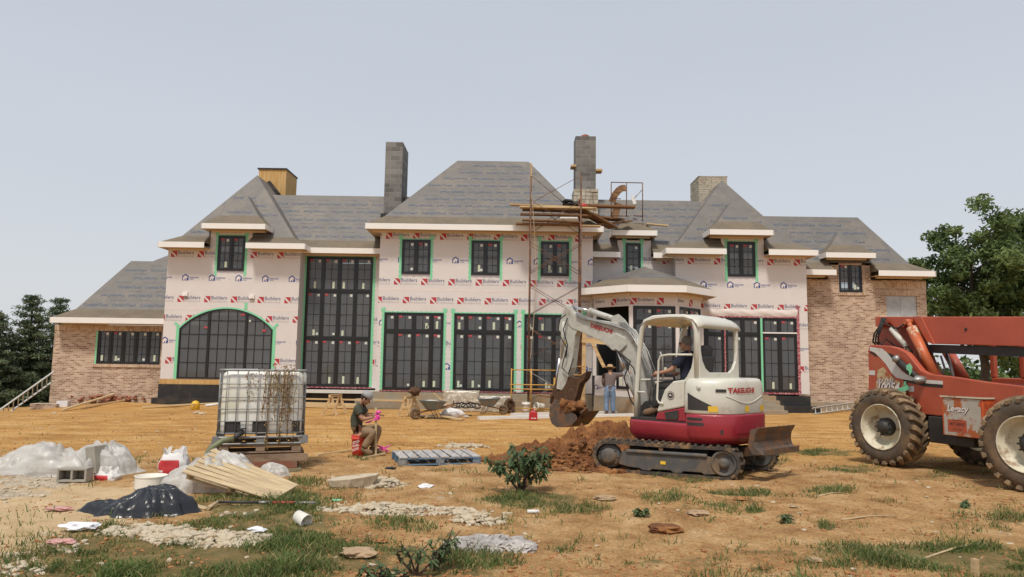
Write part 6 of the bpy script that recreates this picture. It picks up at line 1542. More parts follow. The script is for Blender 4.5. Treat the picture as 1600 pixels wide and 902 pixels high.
for q in ([(1359, 549), (1366, 552), (1371, 557), (1368, 557), (1359, 551)], [(1386, 551), (1394, 554), (1400, 558), (1424, 588), (1416, 584), (1403, 572)], [(1410, 593), (1446, 599.5), (1473, 601.5), (1473, 606), (1446, 604), (1424, 599), (1412, 596)]): tplate(s, q, oo-.001, .003)
s.build('black_swoosh', M['th_blackstripe'], body)
s = MB(); tplate(s, [(1369, 592), (1372, 578), (1380, 574), (1390, 585), (1398, 594), (1412, 600), (1412, 610), (1400, 613), (1380, 608), (1369, 612)], oo+.001, .002); s.build('rust_patch', M['peel'], body)
s = MB(); tplate(s, [(1357.8, 579), (1367, 579), (1367, 586.5), (1357.8, 586)], oo, .003); tplate(s, [(1419, 604), (1428, 603.5), (1428, 612), (1419, 612)], oo, .003); s.build('decal', M['th_white'], body)
def ttext(mb, txt, u0, v0, u1, v1, o_, h, mi=0, bold=.02, shear=.35):
    q0, q1 = TPt(u0, v0, o_), TPt(u1, v1, o_); ex = (q1-q0); w_ = ex.length; ex.normalize(); ey = Vector((0, 0, 1)); ey = (ey-ex*ex.dot(ey)).normalized(); put_text(mb, txt, q0, ex, ey, w_, h, mi, bold, shear, 3)
s = MB(); ttext(s, 'SKY TRAK', 1371, 599.3, 1398.5, 599.8, oo-.004, .085, 1); ttext(s, '10054', 1372, 612.5, 1408, 613, oo-.004, .17, 1, bold=.05)
ttext(s, 'SKY TRAK', 1370.3, 598.8, 1397.8, 599.3, oo-.008, .085, 0); ttext(s, '10054', 1371, 611.8, 1407, 612.3, oo-.008, .17, 0, bold=.03); s.build('lettering', [M['ink_white'], M['th_blackstripe']], body, fixn=False)
s = MB(); s.tube([TPt(1400, 560, oo-.05), TPt(1438, 594, oo-.05)], .05, 8); pr_ = s.build('strut', M['ex_dark'], TH); s = MB(); s.blob(TPt(1401, 561, oo-.07), .07, 2, .25, seed=3); s.blob(TPt(1437, 594, oo-.07), .075, 2, .25, (1.5, 1, 1), seed=5); s.build('strut_joint', M['steel_grey'], pr_)
s = MB()
for q in ([(1416, 571), (1421, 568), (1425, 574), (1424, 582), (1421, 587), (1420, 580), (1416, 577)],): tplate(s, q, oo-.13, .01)
tplate(s, [(1400, 609), (1418, 601.5), (1420, 608.5), (1404, 616.5)], oo-.05, .01); tplate(s, [(1412, 597), (1415, 596), (1416, 602), (1413, 603)], oo-.03, .01); s.build('green_tape', M['tape'], TH)
# boom
OB = .80
b = MB(); tplate(b, [(1367.5, 495), (1367.5, 510), (1373, 511), (1390, 504), (1398, 512), (1411, 512), (1417, 503), (1426, 502), (1448, 534), (1457, 537.5), (1720, 545), (1720, 495)], OB, .46)
bm_ = b.build('boom', M['th_boom'], TH, bevel=.012); bm_['label'] = 'long orange red box section boom'
b = MB(); tplate(b, [(1425.5, 494.6), (1439, 494.6), (1460, 537.8), (1456, 537.8), (1447, 533)], OB-.03, .03); b.build('boom_gusset', M['th_red'], bm_, bevel=.005)
b = MB(); tplate(b, [(1430, 540), (1457, 538.5), (1720, 546), (1720, 566), (1600, 558), (1462, 552), (1440, 549)], OB+.06, .34); b.build('inner_boom_shade', M['ex_dark'], bm_)  # inner boom, coloured near black for the shade under the boom
b = MB(); tplate(b, [(1371, 500), (1371, 541), (1400, 543), (1425, 560), (1440, 583), (1470, 587), (1430, 502)], OB+.16, .06); tplate(b, [(1371, 500), (1371, 541), (1400, 543), (1425, 560), (1440, 583), (1452, 560), (1430, 502)], OB+.42, .05); b.build('pivot_plate', M['th_dull'], TH, bevel=.01)
s = MB(); p_ = TPt(1509, 515, OB-.005); s.lathe([(.028, 0), (.028, .004)], p_, -TW, 10); s.build('boom_hole', M['th_blackstripe'], bm_)
M['lift'] = mat('lift_cylinder_paint', (0.50, .12, .04), .45, var=.15, scale=3, col2=(.58, .47, .33), thr=(.53, .57), c2scale=2.2)
s = MB(); s.tube([TPt(1424, 512, OB-.12), TPt(1460, 588, OB-.12)], .092, 16); s.lathe([(.05, -.09), (.05, .09)], TPt(1420, 503, OB-.08), TW, 12); s.tube([TPt(1419, 503, OB-.1), TPt(1425, 514, OB-.12)], .045, 10); s.build('lift_cylinder', M['lift'], TH)
s = MB(); s.tube([TPt(1481, 550, OB+.75), TPt(1506, 593, OB+.75)], .105, 16); s.build('lift_cylinder', M['th_red'], TH)
s = MB(); s.tube([TPt(1393, 514, OB-.08), TPt(1417, 543, OB-.08)], .055, 12); cy = s.build('levelling_cylinder', M['ex_cream'], TH); s = MB(); s.tube([TPt(1417, 543, OB-.08), TPt(1421, 551, OB-.08)], .04, 10); s.blob(TPt(1421, 550, OB-.08), .06, 2, .15); s.build('cylinder_rod', M['worn'], cy)
s = MB()
for k in range(3): s.tube([TPt(1378+k*3, 497, OB-.05), TPt(1374+k*2, 510, OB-.15), TPt(1366+k*3, 522+k*2, OB-.2), TPt(1364+k*4, 534, OB-.15), TPt(1370+k*5, 541, OB-.05)], .018, 6)
s.tube([TPt(1373, 541, OB-.3), TPt(1385, 530, OB), TPt(1397, 540, OB), TPt(1412, 544, OB-.05)], .014, 6); s.tube([TPt(1380, 500, OB-.1), TPt(1388, 509, OB-.1), TPt(1402, 514, OB-.1), TPt(1412, 507, OB-.1)], .016, 6); s.build('hydraulic_hose', M['rubber'], TH)
s = MB(); s.tube([TPt(1470, 556, OB+.5), TPt(1476, 575, OB+.5), TPt(1470, 592, OB+.4)], .02, 6); s.tube([TPt(1479, 553, OB+.4), TPt(1484, 568, OB+.4), TPt(1490, 590, OB+.3)], .03, 6); s.build('return_pipe', M['steel_grey'], TH)
s = MB(); s.box(T(.95, 1.05, 1.42), (1.2, .9, .22), TR); s.build('engine_cover', M['th_dull'], TH, bevel=.05)
# side box with lettering
s = MB(); s.box(T(1.597, .40, .985), (.78, .80, .62), TR); bx_o = s.build('side_box', [M['th_orange']], TH, bevel=.012); bx_o['label'] = 'peeling cream and orange side box with white lettering'
s = MB(); s.box(T(1.597, -.003, .985), (.70, .006, .60), TR); s.build('worn_panel', M['th_rustpanel'], bx_o)
s = MB(); s.box(T(1.597, .40, 1.303), (.80, .83, .012), TR); s.build('box_lid', M['brown_top'], bx_o)
s = MB(); s.beam(T(1.195, -.01, 1.31), T(1.995, -.01, 1.31), .02, .025); s.beam(T(1.995, -.01, 1.31), T(1.995, .82, 1.31), .02, .025); s.build('lid_edge', M['rim'], bx_o)
s = MB(); ex, ey = TV, Vector((0, 0, 1))
put_text(s, 'Legacy', T(1.33, -.0095, 1.03), ex, ey, .42, .14, 1, bold=.025, shear=.3, res=3); put_text(s, 'Legacy', T(1.322, -.012, 1.036), ex, ey, .42, .14, 0, bold=.025, shear=.3, res=3)
put_text(s, 'BRET SHEPARD', T(1.36, -.009, .84), ex, ey, .30, .055, 1, bold=.02); put_text(s, 'OPERATED BY', T(1.42, -.009, .92), ex, ey, .17, .022, 1); put_text(s, '530-2005', T(1.40, -.009, .765), ex, ey, .2, .038, 1)
s.build('lettering', [M['ink_white'], M['th_blackstripe']], bx_o, fixn=False)
s = MB(); s.box(T(1.50, -.0075, .84), (.36, .003, .20), TR); s.build('owner_plate', M['th_red'], bx_o)
# cab on the far side
s = MB(); co = 2.0
for o_ in (co, co+.75):
    tplate(s, [(1547, 552), (1555, 552), (1555, 578), (1547, 586)], o_, .05) if o_ == co else None
def cb(s0, s1, o0, o1, z0, z1, mb): mb.box(T((s0+s1)/2, (o0+o1)/2, (z0+z1)/2), (abs(s1-s0), abs(o1-o0), z1-z0), TR)
pA = TPt(1547, 570, 1.75); sa = (pA-T0).dot(TV)
s = MB(); L_ = 1.6
cb(sa, sa+L_, 1.75, 2.5, 1.18, 1.62, s)
for q in (sa+.04, sa+.62, sa+L_-.05): cb(q-.05, q+.05, 1.75, 1.83, 1.62, 2.42, s); cb(q-.05, q+.05, 2.42, 2.5, 1.62, 2.42, s)
cb(sa, sa+L_, 1.75, 2.5, 2.42, 2.5, s); cabo = s.build('cab', M['th_red'], TH, bevel=.02)
s = MB(); cb(sa+.9, sa+1.2, 1.95, 2.3, 1.62, 2.0, s); s.build('seat', M['seat'], cabo, bevel=.05)
pk = MB(); pk.beam(T(1.2, .35, 1.325), T(2.9, .60, 1.335), .14, .03); o = pk.build('plank', M['lumber_y']); tag(o, 'pale plank lying on top of the orange telehandler side box', 'plank'); origin_to(o, T(1.2, .35, 1.31))
# ================================================================ THINGS ON THE SITE
Z3 = Vector((0, 0, 1))
def rot_frame(yaw, pitch=0, roll=0): return Euler((roll, pitch, yaw)).to_matrix()
M['plastic_w'] = leafmat('white_sheeting', (0.68, .665, .63), .3, var=.2)
for n_x in M['plastic_w'].node_tree.nodes:
    if n_x.type == 'BSDF_PRINCIPLED': n_x.inputs['Roughness'].default_value = .32
nt_ = M['plastic_w'].node_tree; o_ = [x for x in nt_.nodes if x.type == 'OUTPUT_MATERIAL'][0]; src_ = o_.inputs['Surface'].links[0].from_socket
tr_, mx_, nz_, mr_ = [nt_.nodes.new(k) for k in ('ShaderNodeBsdfTransparent', 'ShaderNodeMixShader', 'ShaderNodeTexNoise', 'ShaderNodeMapRange')]
nz_.inputs['Scale'].default_value = 4; nz_.inputs['Detail'].default_value = 5; mr_.inputs['From Min'].default_value = .4; mr_.inputs['From Max'].default_value = .65; mr_.inputs['To Min'].default_value = .05; mr_.inputs['To Max'].default_value = .5
nt_.links.new(nz_.outputs['Fac'], mr_.inputs['Value']); nt_.links.new(mr_.outputs[0], mx_.inputs[0]); nt_.links.new(src_, mx_.inputs[1]); nt_.links.new(tr_.outputs[0], mx_.inputs[2]); nt_.links.new(mx_.outputs[0], o_.inputs['Surface'])
M['plastic_k'] = mat('black_sheeting', (0.012, .013, .016), .28, spec=.6, var=.3, scale=4, bump=.5, bscale=7, col2=(.07, .06, .05), thr=(.62, .8), c2scale=5)
M['plastic_clear'] = mat('shrink_wrap', (0.42, .36, .28), .25, var=.25, scale=5, bump=.9, bscale=8, col2=(.60, .55, .46), thr=(.5, .6), c2scale=6)
M['sack_w'] = mat('woven_sack', (0.66, .64, .62), .6, var=.08); M['sack_r'] = mat('red_print', (0.50, .035, .04), .55, var=.1)
M['block'] = mat('grey_block', (0.34, .31, .26), .9, var=.15, scale=8, bump=.4, bscale=60)
M['tank'] = mat('milky_tank', (0.80, .78, .72), .4, var=.05, scale=2, col2=(.62, .57, .40), thr=(.46, .72), c2scale=1.8)
M['vine'] = leafmat('dry_vine', (0.27, .17, .075), .2)
M['pal_old'] = wood('old_pallet', (0.20, .13, .085), (0.30, .21, .14)); M['pal_red'] = wood('red_board', (0.27, .075, .04), (0.22, .12, .08)); M['pal_grn'] = wood('mossy_board', (0.20, .19, .11), (0.28, .22, .14))
M['pal_blue'] = mat('blue_paint', (0.085, .16, .24), .75, var=.25, scale=7, col2=(.30, .27, .23), thr=(.5, .62), c2scale=5); M['pal_grey'] = wood('weathered_slat', (0.44, .42, .40), (0.33, .31, .30), along='Y')
M['slat'] = wood('pale_slat', (0.56, .43, .26), (0.44, .33, .20))
M['yellow'] = mat('yellow_plastic', (0.70, .42, .03), .45, var=.1); M['redcan'] = mat('red_plastic', (0.42, .02, .025), .4, var=.1, col2=(.2, .05, .04), thr=(.6, .75))
M['bucket_o'] = mat('orange_red_bucket', (0.62, .05, .03), .4, var=.06); M['pink'] = mat('pink_tape', (0.85, .09, .42), .5, var=.08)
M['pvc'] = mat('white_pvc', (0.72, .71, .68), .4, var=.05); M['alu'] = mat('ladder_aluminium', (0.50, .49, .46), .45, metal=.4, var=.12)
M['paper'] = mat('crumpled_paper', (0.70, .70, .72), .7, var=.06); M['foamcup'] = mat('foam_cup', (0.74, .71, .63), .6, var=.05)
M['rock'] = mat('pale_slab_rock', (0.52, .44, .32), .9, var=.15, scale=5, bump=.5, bscale=14, col2=(.35, .26, .17), thr=(.52, .7), c2scale=4)
M['greyrock'] = mat('dried_grey_mortar', (0.34, .31, .29), .85, var=.2, scale=9, bump=.8, bscale=22, col2=(.48, .44, .40), thr=(.5, .62), c2scale=5)
M['hose_g'] = mat('green_hose', (0.16, .17, .09), .6, var=.15); M['galv_tub'] = mat('blue_grey_tub', (0.16, .20, .22), .5, metal=.2, var=.2, scale=8, col2=(.30, .20, .12), thr=(.48, .62), c2scale=5)
M['cement'] = mat('dried_cement', (0.55, .50, .42), .9, var=.12)
def single(mb, name, mats, base, label, cat, group=None, bevel=0, kind=None):
    o = mb.build(name, mats, None, bevel=bevel); origin_to(o, base); return tag(o, label, cat, group, kind)
# ---------------------------------------------------------------- tote tank
tp_ = GP(408, 738); tx, ty = tp_.x-.20, tp_.y+.50; tz = gz(tx, ty-.4); SC_ = 1.0
ibc = empty('caged_tank', (tx, ty, tz), 'white caged liquid tank with dry vines hanging down its front, on stacked pallets', 'tank')
ya = R(19); RF = rot_frame(ya)
def I(x, y, z): return Vector((tx, ty, tz))+RF @ Vector((x, y, z))
def ibox(mb, x0, x1, y0, y1, z0, z1, mi=None): mb.box(I((x0+x1)/2, (y0+y1)/2, (z0+z1)/2), (x1-x0, y1-y0, z1-z0), RF, mi)
TZ = .43                                                      # top of the stacked pallets under the tank's own frame
m = MB(); HX, HY = .645, .49
def rrect(hx, hy, r_, n=6):
    out = []
    for cx_, cy_, a0 in ((hx-r_, hy-r_, 0), (-hx+r_, hy-r_, 90), (-hx+r_, -hy+r_, 180), (hx-r_, -hy+r_, 270)):
        for k in range(n+1): a = R(a0+90*k/n); out.append((cx_+r_*math.cos(a), cy_+r_*math.sin(a)))
    return out
rings = []
for z, k in ((TZ+.16, .93), (TZ+.19, 1), (TZ+.34, 1.0), (TZ+.60, 1.015), (TZ+.86, 1.0), (TZ+1.06, 1.0), (TZ+1.12, .97), (TZ+1.145, .90)):
    rings.append(m.vs([I(x*k, y*k, z) for x, y in rrect(HX-.03, HY-.03, .13)]))
m.sm = True
for a, b in zip(rings[:-1], rings[1:]):
    for k in range(len(a)): m.face([a[k], a[(k+1) % len(a)], b[(k+1) % len(a)], b[k]])
m.sm = False; m.face(rings[-1]); m.face(list(reversed(rings[0]))); m.build('tank_bottle', M['tank'], ibc)
m = MB(); m.lathe([(.10, 0), (.10, .05), (.02, .06)], I(0, 0, TZ+1.14), n=20); m.build('filler_cap', M['ex_dark'], ibc)
m = MB()
for z in (.185, .37, .56, .74, .95): m.tube([I(x, y, TZ+z) for x, y in rrect(HX, HY, .12)]+[I(HX, HY-.12, TZ+z)], .009, 6)
m.tube([I(x, y, TZ+1.165) for x, y in rrect(HX+.01, HY+.01, .12)]+[I(HX+.01, HY-.12, TZ+1.165)], .018, 6)
for k in range(8):
    x = -HX+.10+(2*HX-.20)*k/7
    for y in (-HY-.008, HY+.008): m.tube([I(x, y, TZ+.10), I(x, y, TZ+1.16)], .008, 6)
for k in range(6):
    y = -HY+.12+(2*HY-.24)*k/5
    for x in (-HX-.008, HX+.008): m.tube([I(x, y, TZ+.10), I(x, y, TZ+1.16)], .010, 6)
m.build('wire_cage', M['galv'], ibc)
m = MB()
for x in (-.46, -.06, .50): ibox(m, x-.08 if x < .4 else x-.04, x+.14 if x < .4 else x+.08, -HY+.01, -HY+.05, TZ+.19, TZ+.36)
m.build('corner_guard', M['ex_dark'], ibc)
m = MB()
m.tube([I(x, y, TZ+.12) for x, y in rrect(HX+.015, HY+.015, .08)]+[I(HX+.015, HY-.07, TZ+.12)], .022, 6); m.tube([I(x, y, TZ+.02) for x, y in rrect(HX+.015, HY+.015, .08)]+[I(HX+.015, HY-.07, TZ+.02)], .018, 6)
for x in (-HX, 0, HX): 
    for y in (-HY, HY): ibox(m, x-.07, x+.07, y-.02, y+.02, TZ+.015, TZ+.14)
m.build('tank_base_frame', M['galv'], ibc)
m = MB(); m.tube([I(-.30, -HY+.02, TZ+.2), I(-.30, -HY-.10, TZ+.2)], .05, 12); m.tube([I(-.30, -HY-.10, TZ+.2), I(-.34, -HY-.16, TZ+.17), I(-.40, -HY-.18, TZ+.12)], .04, 10); m.beam(I(-.36, -HY-.1, TZ+.25), I(-.22, -HY-.1, TZ+.27), .03, .02); m.build('outlet_valve', M['ex_dark'], ibc)
m = MB(); rv = random.Random(9)                                # dry vines over the front
for k in range(26):
    x = rv.choice((.06, .14, .20, .30, .35, .40, .45))+rv.uniform(-.04, .04); zt_ = TZ+rv.choice((1.17, 1.17, .95)); L_ = rv.uniform(.3, 1.25); pts = []
    n = 8
    for j in range(n+1): pts.append(I(x+rv.uniform(-.02, .02)-(.03*j/n), -HY-.025-rv.random()*.03, zt_-L_*j/n))
    m.tube(pts, .004, 4, mi=0)
    for j in range(int(L_*22)):
        p = pts[rv.randrange(n)]+Vector((rv.uniform(-.035, .035), rv.uniform(-.03, .01), rv.uniform(-.1, .1))); a = Vector((rv.uniform(-1, 1), rv.uniform(-.6, .6), rv.uniform(-1.5, .5))).normalized()*.035; b_ = a.cross(Vector((rv.uniform(-1, 1), 1, rv.uniform(-1, 1)))).normalized()*.012
        m.poly([p, p+a*.5+b_, p+a, p+a*.5-b_])
for k in range(60):
    p = I(-.16+rv.uniform(-.12, .1), -HY-.02, TZ+1.12-rv.random()**2*.45); a = Vector((rv.uniform(-1, 1), rv.uniform(-.5, .5), rv.uniform(-1, .5))).normalized()*.03; b_ = a.cross(Vector((0, 1, .3))).normalized()*.010; m.poly([p, p+a*.5+b_, p+a, p+a*.5-b_])
o = m.build('vine', M['vine']); origin_to(o, I(.35, -HY, TZ+1.17)); tag(o, 'dry brown vines hanging down the front of the white caged tank', 'vine')
def pallet(name, c, L_, W_, H_, RF_, mats, label, group=None, nslat=7, rnd_=0, z0=None, top=None):
    """mats: (deck, blocks)"""
    rp = random.Random(rnd_); c = Vector(c); t = empty(name, c, label, 'pallet', group=group)
    Q = lambda x, y, z: c+RF_ @ Vector((x, y, z))
    sh_ = H_*.16
    d = MB()
    for k in range(nslat):
        x = -L_/2+(k+.5)*L_/nslat; d.box(Q(x+rp.uniform(-.006, .006), rp.uniform(-.01, .01), H_-sh_/2), (L_/nslat*.80, W_, sh_), RF_ @ Euler((0, 0, rp.uniform(-.01, .01))).to_matrix())
    d.build('deck_boards', mats[0], t, bevel=.004)
    d = MB()
    for y in (-W_/2+.05, 0, W_/2-.05):
        d.box(Q(0, y, H_-sh_*1.5), (L_, .10, sh_*.95), RF_); d.box(Q(0, y, sh_/2), (L_, .10, sh_), RF_)
        for x in (-L_/2+.07, 0, L_/2-.07): d.box(Q(x, y, H_*.42), (.14, .10, H_-sh_*3.2), RF_)
    d.build('blocks', mats[1], t, bevel=.006)
    return t
PG = 'pallets stacked under the tank'
pallet('wooden_pallet', I(0, 0, .30), 1.22, 1.0, .155, RF, (M['pal_old'], M['pal_old']), 'brown wooden pallet directly under the white caged tank', PG)
m = MB(); ibox(m, -.42, .72, -.56, -.50, .175, .285); ibox(m, -.50, .68, -.2, .45, .175, .285); single(m, 'timber_board', M['pal_old'], I(0, -.5, .175), 'weathered brown board, second layer under the tank', 'board')
m = MB(); ibox(m, -.30, .56, -.60, -.50, .07, .172); ibox(m, -.50, .60, -.3, .45, .07, .172); single(m, 'timber_board', M['pal_red'], I(0, -.5, .07), 'reddish board, third layer under the tank', 'board')
m = MB(); ibox(m, -.10, .62, -.66, -.52, -.02, .065); ibox(m, -.45, .62, -.4, .45, -.03, .065); single(m, 'timber_board', M['pal_grn'], I(0, -.5, -.02), 'mossy greenish board lying lowest under the tank', 'board')
m = MB(); ibox(m, -.78, -.60, -.45, .35, .1, .40); single(m, 'timber_board', M['pal_old'], I(-.7, 0, .1), 'dark end board sticking out left of the tank', 'board')
m = MB(); m.tube([I(-.40, -HY-.18, TZ+.12), I(-.55, -HY-.22, TZ+.10), I(-.72, -HY-.25, TZ-.02), I(-.80, -HY-.26, TZ-.2), I(-.82, -HY-.25, .05)], .042, 10); single(m, 'hose', M['hose_g'], I(-.82, -HY-.25, .05), 'thick green hose curving down from the tank valve', 'hose')
# ---------------------------------------------------------------- pallets, bags, sheeting
def draped(name, c, rx, ry, h, label, m_, seed, res=46, fold=.35, cat='sheeting', yaw=0, sharp=1.0, prof=None, group=None, rag=.12, ex=2.2, flat=False, tip=0):
    """crumpled sheet lying over things: a heap surface with folds, closed against the ground"""
    mb = MB(); c = Vector(c); gv = []; cs, sn = math.cos(yaw), math.sin(yaw); mb.sm = not flat
    for j in range(res+1):
        row = []
        for i in range(res*2+1):
            x, y = i/(res*2)*2-1, j/res*2-1; rr = math.hypot(x, y)
            # square to disc
            if rr > 1e-6: s_ = max(abs(x), abs(y))/rr; x, y = x*s_, y*s_
            d = math.hypot(x, y); ang = math.atan2(y, x); lim = 1+rag*noise.noise(Vector((math.cos(ang)*2.2, math.sin(ang)*2.2, seed)))*2+tip*math.exp(-((abs(ang)-math.pi)/.35)**2)
            X, Y = x*rx*lim, y*ry*lim; q = Vector((X*2.2, Y*2.2, seed*3.3))
            base = (1-d**ex)*(prof(x, y) if prof else 1); rid = abs(noise.noise(q*1.3+Vector((5, 0, 0)))); rid2 = abs(noise.noise(q*3.1)); fine = abs(noise.noise(q*6.5))
            v1 = noise.voronoi(Vector((q.x*.55+q.y*.35, q.y*1.0-q.x*.2, seed)))[0]; v2 = noise.voronoi(Vector((q.x*1.5, q.y*1.9+q.x*.5, seed+3)))[0]; v3 = noise.voronoi(q*3.6)[0]
            hh = h*.80*max(0, base)*(1+fold*.8*noise.noise(q*.7)) + (1-d**5)*h*fold*(1.15*min(v1[0], .75)+.62*(v2[0])+.30*v3[0]+.25*rid*sharp-.5)+.9*h*fold*abs(math.sin(ang*7+5*noise.noise(q*.6)))*d*(1-d)
            if d > .86: hh = hh*(1-d)/.14 if d < 1 else 0
            mb_x, mb_y = c.x+X*cs-Y*sn, c.y+X*sn+Y*cs
            row.append(mb.bm.verts.new((mb_x, mb_y, hh+.004+.012*(1-d)+(.03*rid if d > .8 and d < .99 else 0))))
        gv.append(row)
    xs = np.array([[v.co.x for v in r_] for r_ in gv]); ys = np.array([[v.co.y for v in r_] for r_ in gv]); zg = ground_z(xs.ravel(), ys.ravel()).reshape(xs.shape)
    for j, r_ in enumerate(gv):
        for i, v in enumerate(r_): v.co.z += float(zg[j, i])
    for j in range(res):
        for i in range(res*2): mb.face([gv[j][i], gv[j][i+1], gv[j+1][i+1], gv[j+1][i]])
    o = mb.build(name, M[m_]); origin_to(o, (c.x, c.y, gz(c.x, c.y))); tag(o, label, cat, group); return o
# left heap of sheeting with blocks
c = GP(60, 742); draped('plastic_sheeting', (c.x+.1, c.y+.25, 0), 1.05, .5, .24, 'white plastic sheeting heaped at the left edge of the photo', 'plastic_w', 3, fold=.9, ex=3.5, rag=.35, res=56)
c = GP(150, 742); draped('plastic_sheeting', (c.x, c.y+.3, 0), .45, .34, .26, 'white plastic sheeting bulging over sacks and grey blocks', 'plastic_w', 8, fold=.9, ex=3, rag=.3, res=50)
def cinder(c, rf, label, hollow=True):
    m = MB(); c = Vector(c)
    def q(x0, x1, y0, y1, z0, z1): m.box(c+rf @ Vector(((x0+x1)/2, (y0+y1)/2, (z0+z1)/2)), (x1-x0, y1-y0, z1-z0), rf)
    a, b, h = .20, .10, .19
    q(-a, a, -b, -b+.03, 0, h) if not hollow else None
    if hollow:                                               # cores open towards the camera
        q(-a, a, -b, b, 0, .03); q(-a, a, -b, b, h-.03, h); q(-a, -a+.03, -b, b, .03, h-.03); q(a-.03, a, -b, b, .03, h-.03); q(-.015, .015, -b, b, .03, h-.03); q(-a+.03, a-.03, b-.02, b, .03, h-.03)
    else: q(-a, a, -b+.03, b, 0, h)
    return single(m, 'concrete_block', M['block'], c, label, 'block', bevel=.004)
c = GP(118, 752); cinder(c+Vector((0, -.02, .0)), rot_frame(R(4)), 'grey hollow block lying on its side with two open cores')
c = GP(152, 738); cinder(c+Vector((0, -.16, .20)), rot_frame(R(-12), R(80), R(10)), 'pale grey block tilted on top of red and white sacks', False)
def sack(name, c, sx, sy, h, label, seed, yaw=0, group='red and white cement sacks'):
    m = MB(); c = Vector(c); rf = rot_frame(yaw); rs_ = random.Random(seed); n = 26; rows = 14; rg = []
    for j in range(rows+1):
        t_ = j/rows; k = (.80+.20*math.sin(min(1, t_*1.7)*math.pi*.5)) * (1 if t_ < .7 else 1-.30*(t_-.7)/.3)
        ring = []
        for i in range(n):
            a = 2*math.pi*i/n; ca, sa = math.cos(a), math.sin(a); q = abs(ca)**.6*(1 if ca > 0 else -1), abs(sa)**.6*(1 if sa > 0 else -1)
            w_ = noise.noise(Vector((ca*2, sa*2, t_*4+seed)))*.16+noise.noise(Vector((ca*5, sa*5, t_*8+seed)))*.07
            hh = h*t_+(.05*noise.noise(Vector((ca*3, sa*3, seed)))*2 if j == rows else 0)
            ring.append(m.bm.verts.new(c+rf @ Vector((q[0]*sx*k*(1+w_), q[1]*sy*k*(1+w_), hh))))
        rg.append(ring)
    m.sm = True
    for j in range(rows):
        for i in range(n):
            mi = 1 if (3 <= i % 13 <= 7 and 2 < j < 11 and not (j in (5,) and i % 13 < 5)) else 0
            m.face([rg[j][i], rg[j][(i+1) % n], rg[j+1][(i+1) % n], rg[j+1][i]], mi)
    m.face(rg[0], 0); m.face(rg[-1], 0)
    for k in range(7):                                       # torn paper at the mouth
        a = rs_.uniform(0, 6.28); p = c+rf @ Vector((math.cos(a)*sx*.6, math.sin(a)*sy*.6, h*.97)); d = Vector((rs_.uniform(-.6, .6), rs_.uniform(-.5, .3), 1)).normalized()*rs_.uniform(.05, .12); w2_ = Vector((rs_.uniform(.03, .06), 0, rs_.uniform(-.02, .02))); m.poly([p-w2_, p+w2_, p+d+w2_*.6, p+d-w2_*.3], 0)
    return single(m, name, [M['sack_w'], M['sack_r']], c, label, 'sack', group)
c = GP(268, 752); sack('cement_sack', (c.x, c.y+.05, gz(c.x, c.y)-.02), .20, .15, .40, 'upright red and white sack with a torn open top, behind the black bag', 5, R(8))
c = GP(168, 750); sack('cement_sack', (c.x, c.y, gz(c.x, c.y)-.05), .17, .12, .17, 'crumpled red and white sack low beside the hollow block', 6, R(-10))
c = GP(138, 735); sack('cement_sack', (c.x, c.y+.1, gz(c.x, c.y)-.05), .2, .12, .26, 'red and white sack half under the tilted grey block', 9, R(-5))
# sheeting right of the black bag and the tilted slatted pallet
c = GP(310, 768); draped('plastic_sheeting', (c.x+.05, c.y+.30, 0), .62, .50, .36, 'translucent white plastic sheeting under the tilted pale slatted pallet', 'plastic_w', 14, fold=.6, prof=lambda x, y: 1.0 if x > -.2 else .8, rag=.25)
c = GP(425, 745); draped('plastic_sheeting', (c.x, c.y+.1, 0), .25, .16, .13, 'small lump of white plastic between tank and slatted pallet', 'plastic_w', 17, fold=.5)
# tilted pallet: corners from the photograph on a sloping plane
def tilted_pallet():
    A = GP(447, 781); d0 = A.y
    BL = P(290, 738, d0+.15); TL = P(335, 706, d0+.85); TR_ = P(463, 761, d0+.62); BR = P(430, 781, d0-.05)
    t = empty('slatted_pallet', Vector((BR.x, BR.y, gz(BR.x, BR.y))), 'pale slatted wooden pallet leaning up on one corner over white plastic sheeting', 'pallet')
    m = MB(); n = 7; nrm = (BR-BL).cross(TL-BL).normalized(); nrm = nrm if nrm.z > 0 else -nrm
    for k in range(n):
        a, b = BL.lerp(TL, k/(n-1)), BR.lerp(TR_, k/(n-1)); a = a+(a-b)*(.02+.015*math.sin(k*2.3)); m.beam(a+nrm*.01, b+nrm*.01, .088, .018, up=nrm)
    m.build('deck_boards', M['slat'], t, bevel=.003)
    m = MB()
    for f in (.03, .5, .97): a, b = BL.lerp(BR, f), TL.lerp(TR_, f); m.beam(a-nrm*.045, b-nrm*.045, .04, .085, up=nrm)
    for f in (.1, .9): a, b = BL.lerp(TL, f), BR.lerp(TR_, f); m.beam(a-nrm*.098, b-nrm*.098, .08, .016, up=nrm)
    m.build('stringers', M['slat'], t, bevel=.003)
tilted_pallet()
# black bag
c = GP(212, 806)
def bagprof(x, y):
    return (.62+.50*np.clip((x+.7)/1.1, 0, 1)) if x < .5 else 1.12-.3*(x-.5)/.5
o = draped('plastic_bag', (c.x+.02, c.y+.20, 0), .52, .36, .175, 'crumpled black plastic bag lying on the grass', 'plastic_k', 23, fold=.55, cat='bag', prof=bagprof, rag=.22, ex=4, flat=True, res=46, tip=.35, yaw=R(3))
c = GP(290, 800); draped('plastic_scrap', (c.x+.02, c.y+.05, 0), .10, .09, .09, 'torn black plastic scrap at the right end of the black bag', 'plastic_k', 29, fold=.7, res=20)
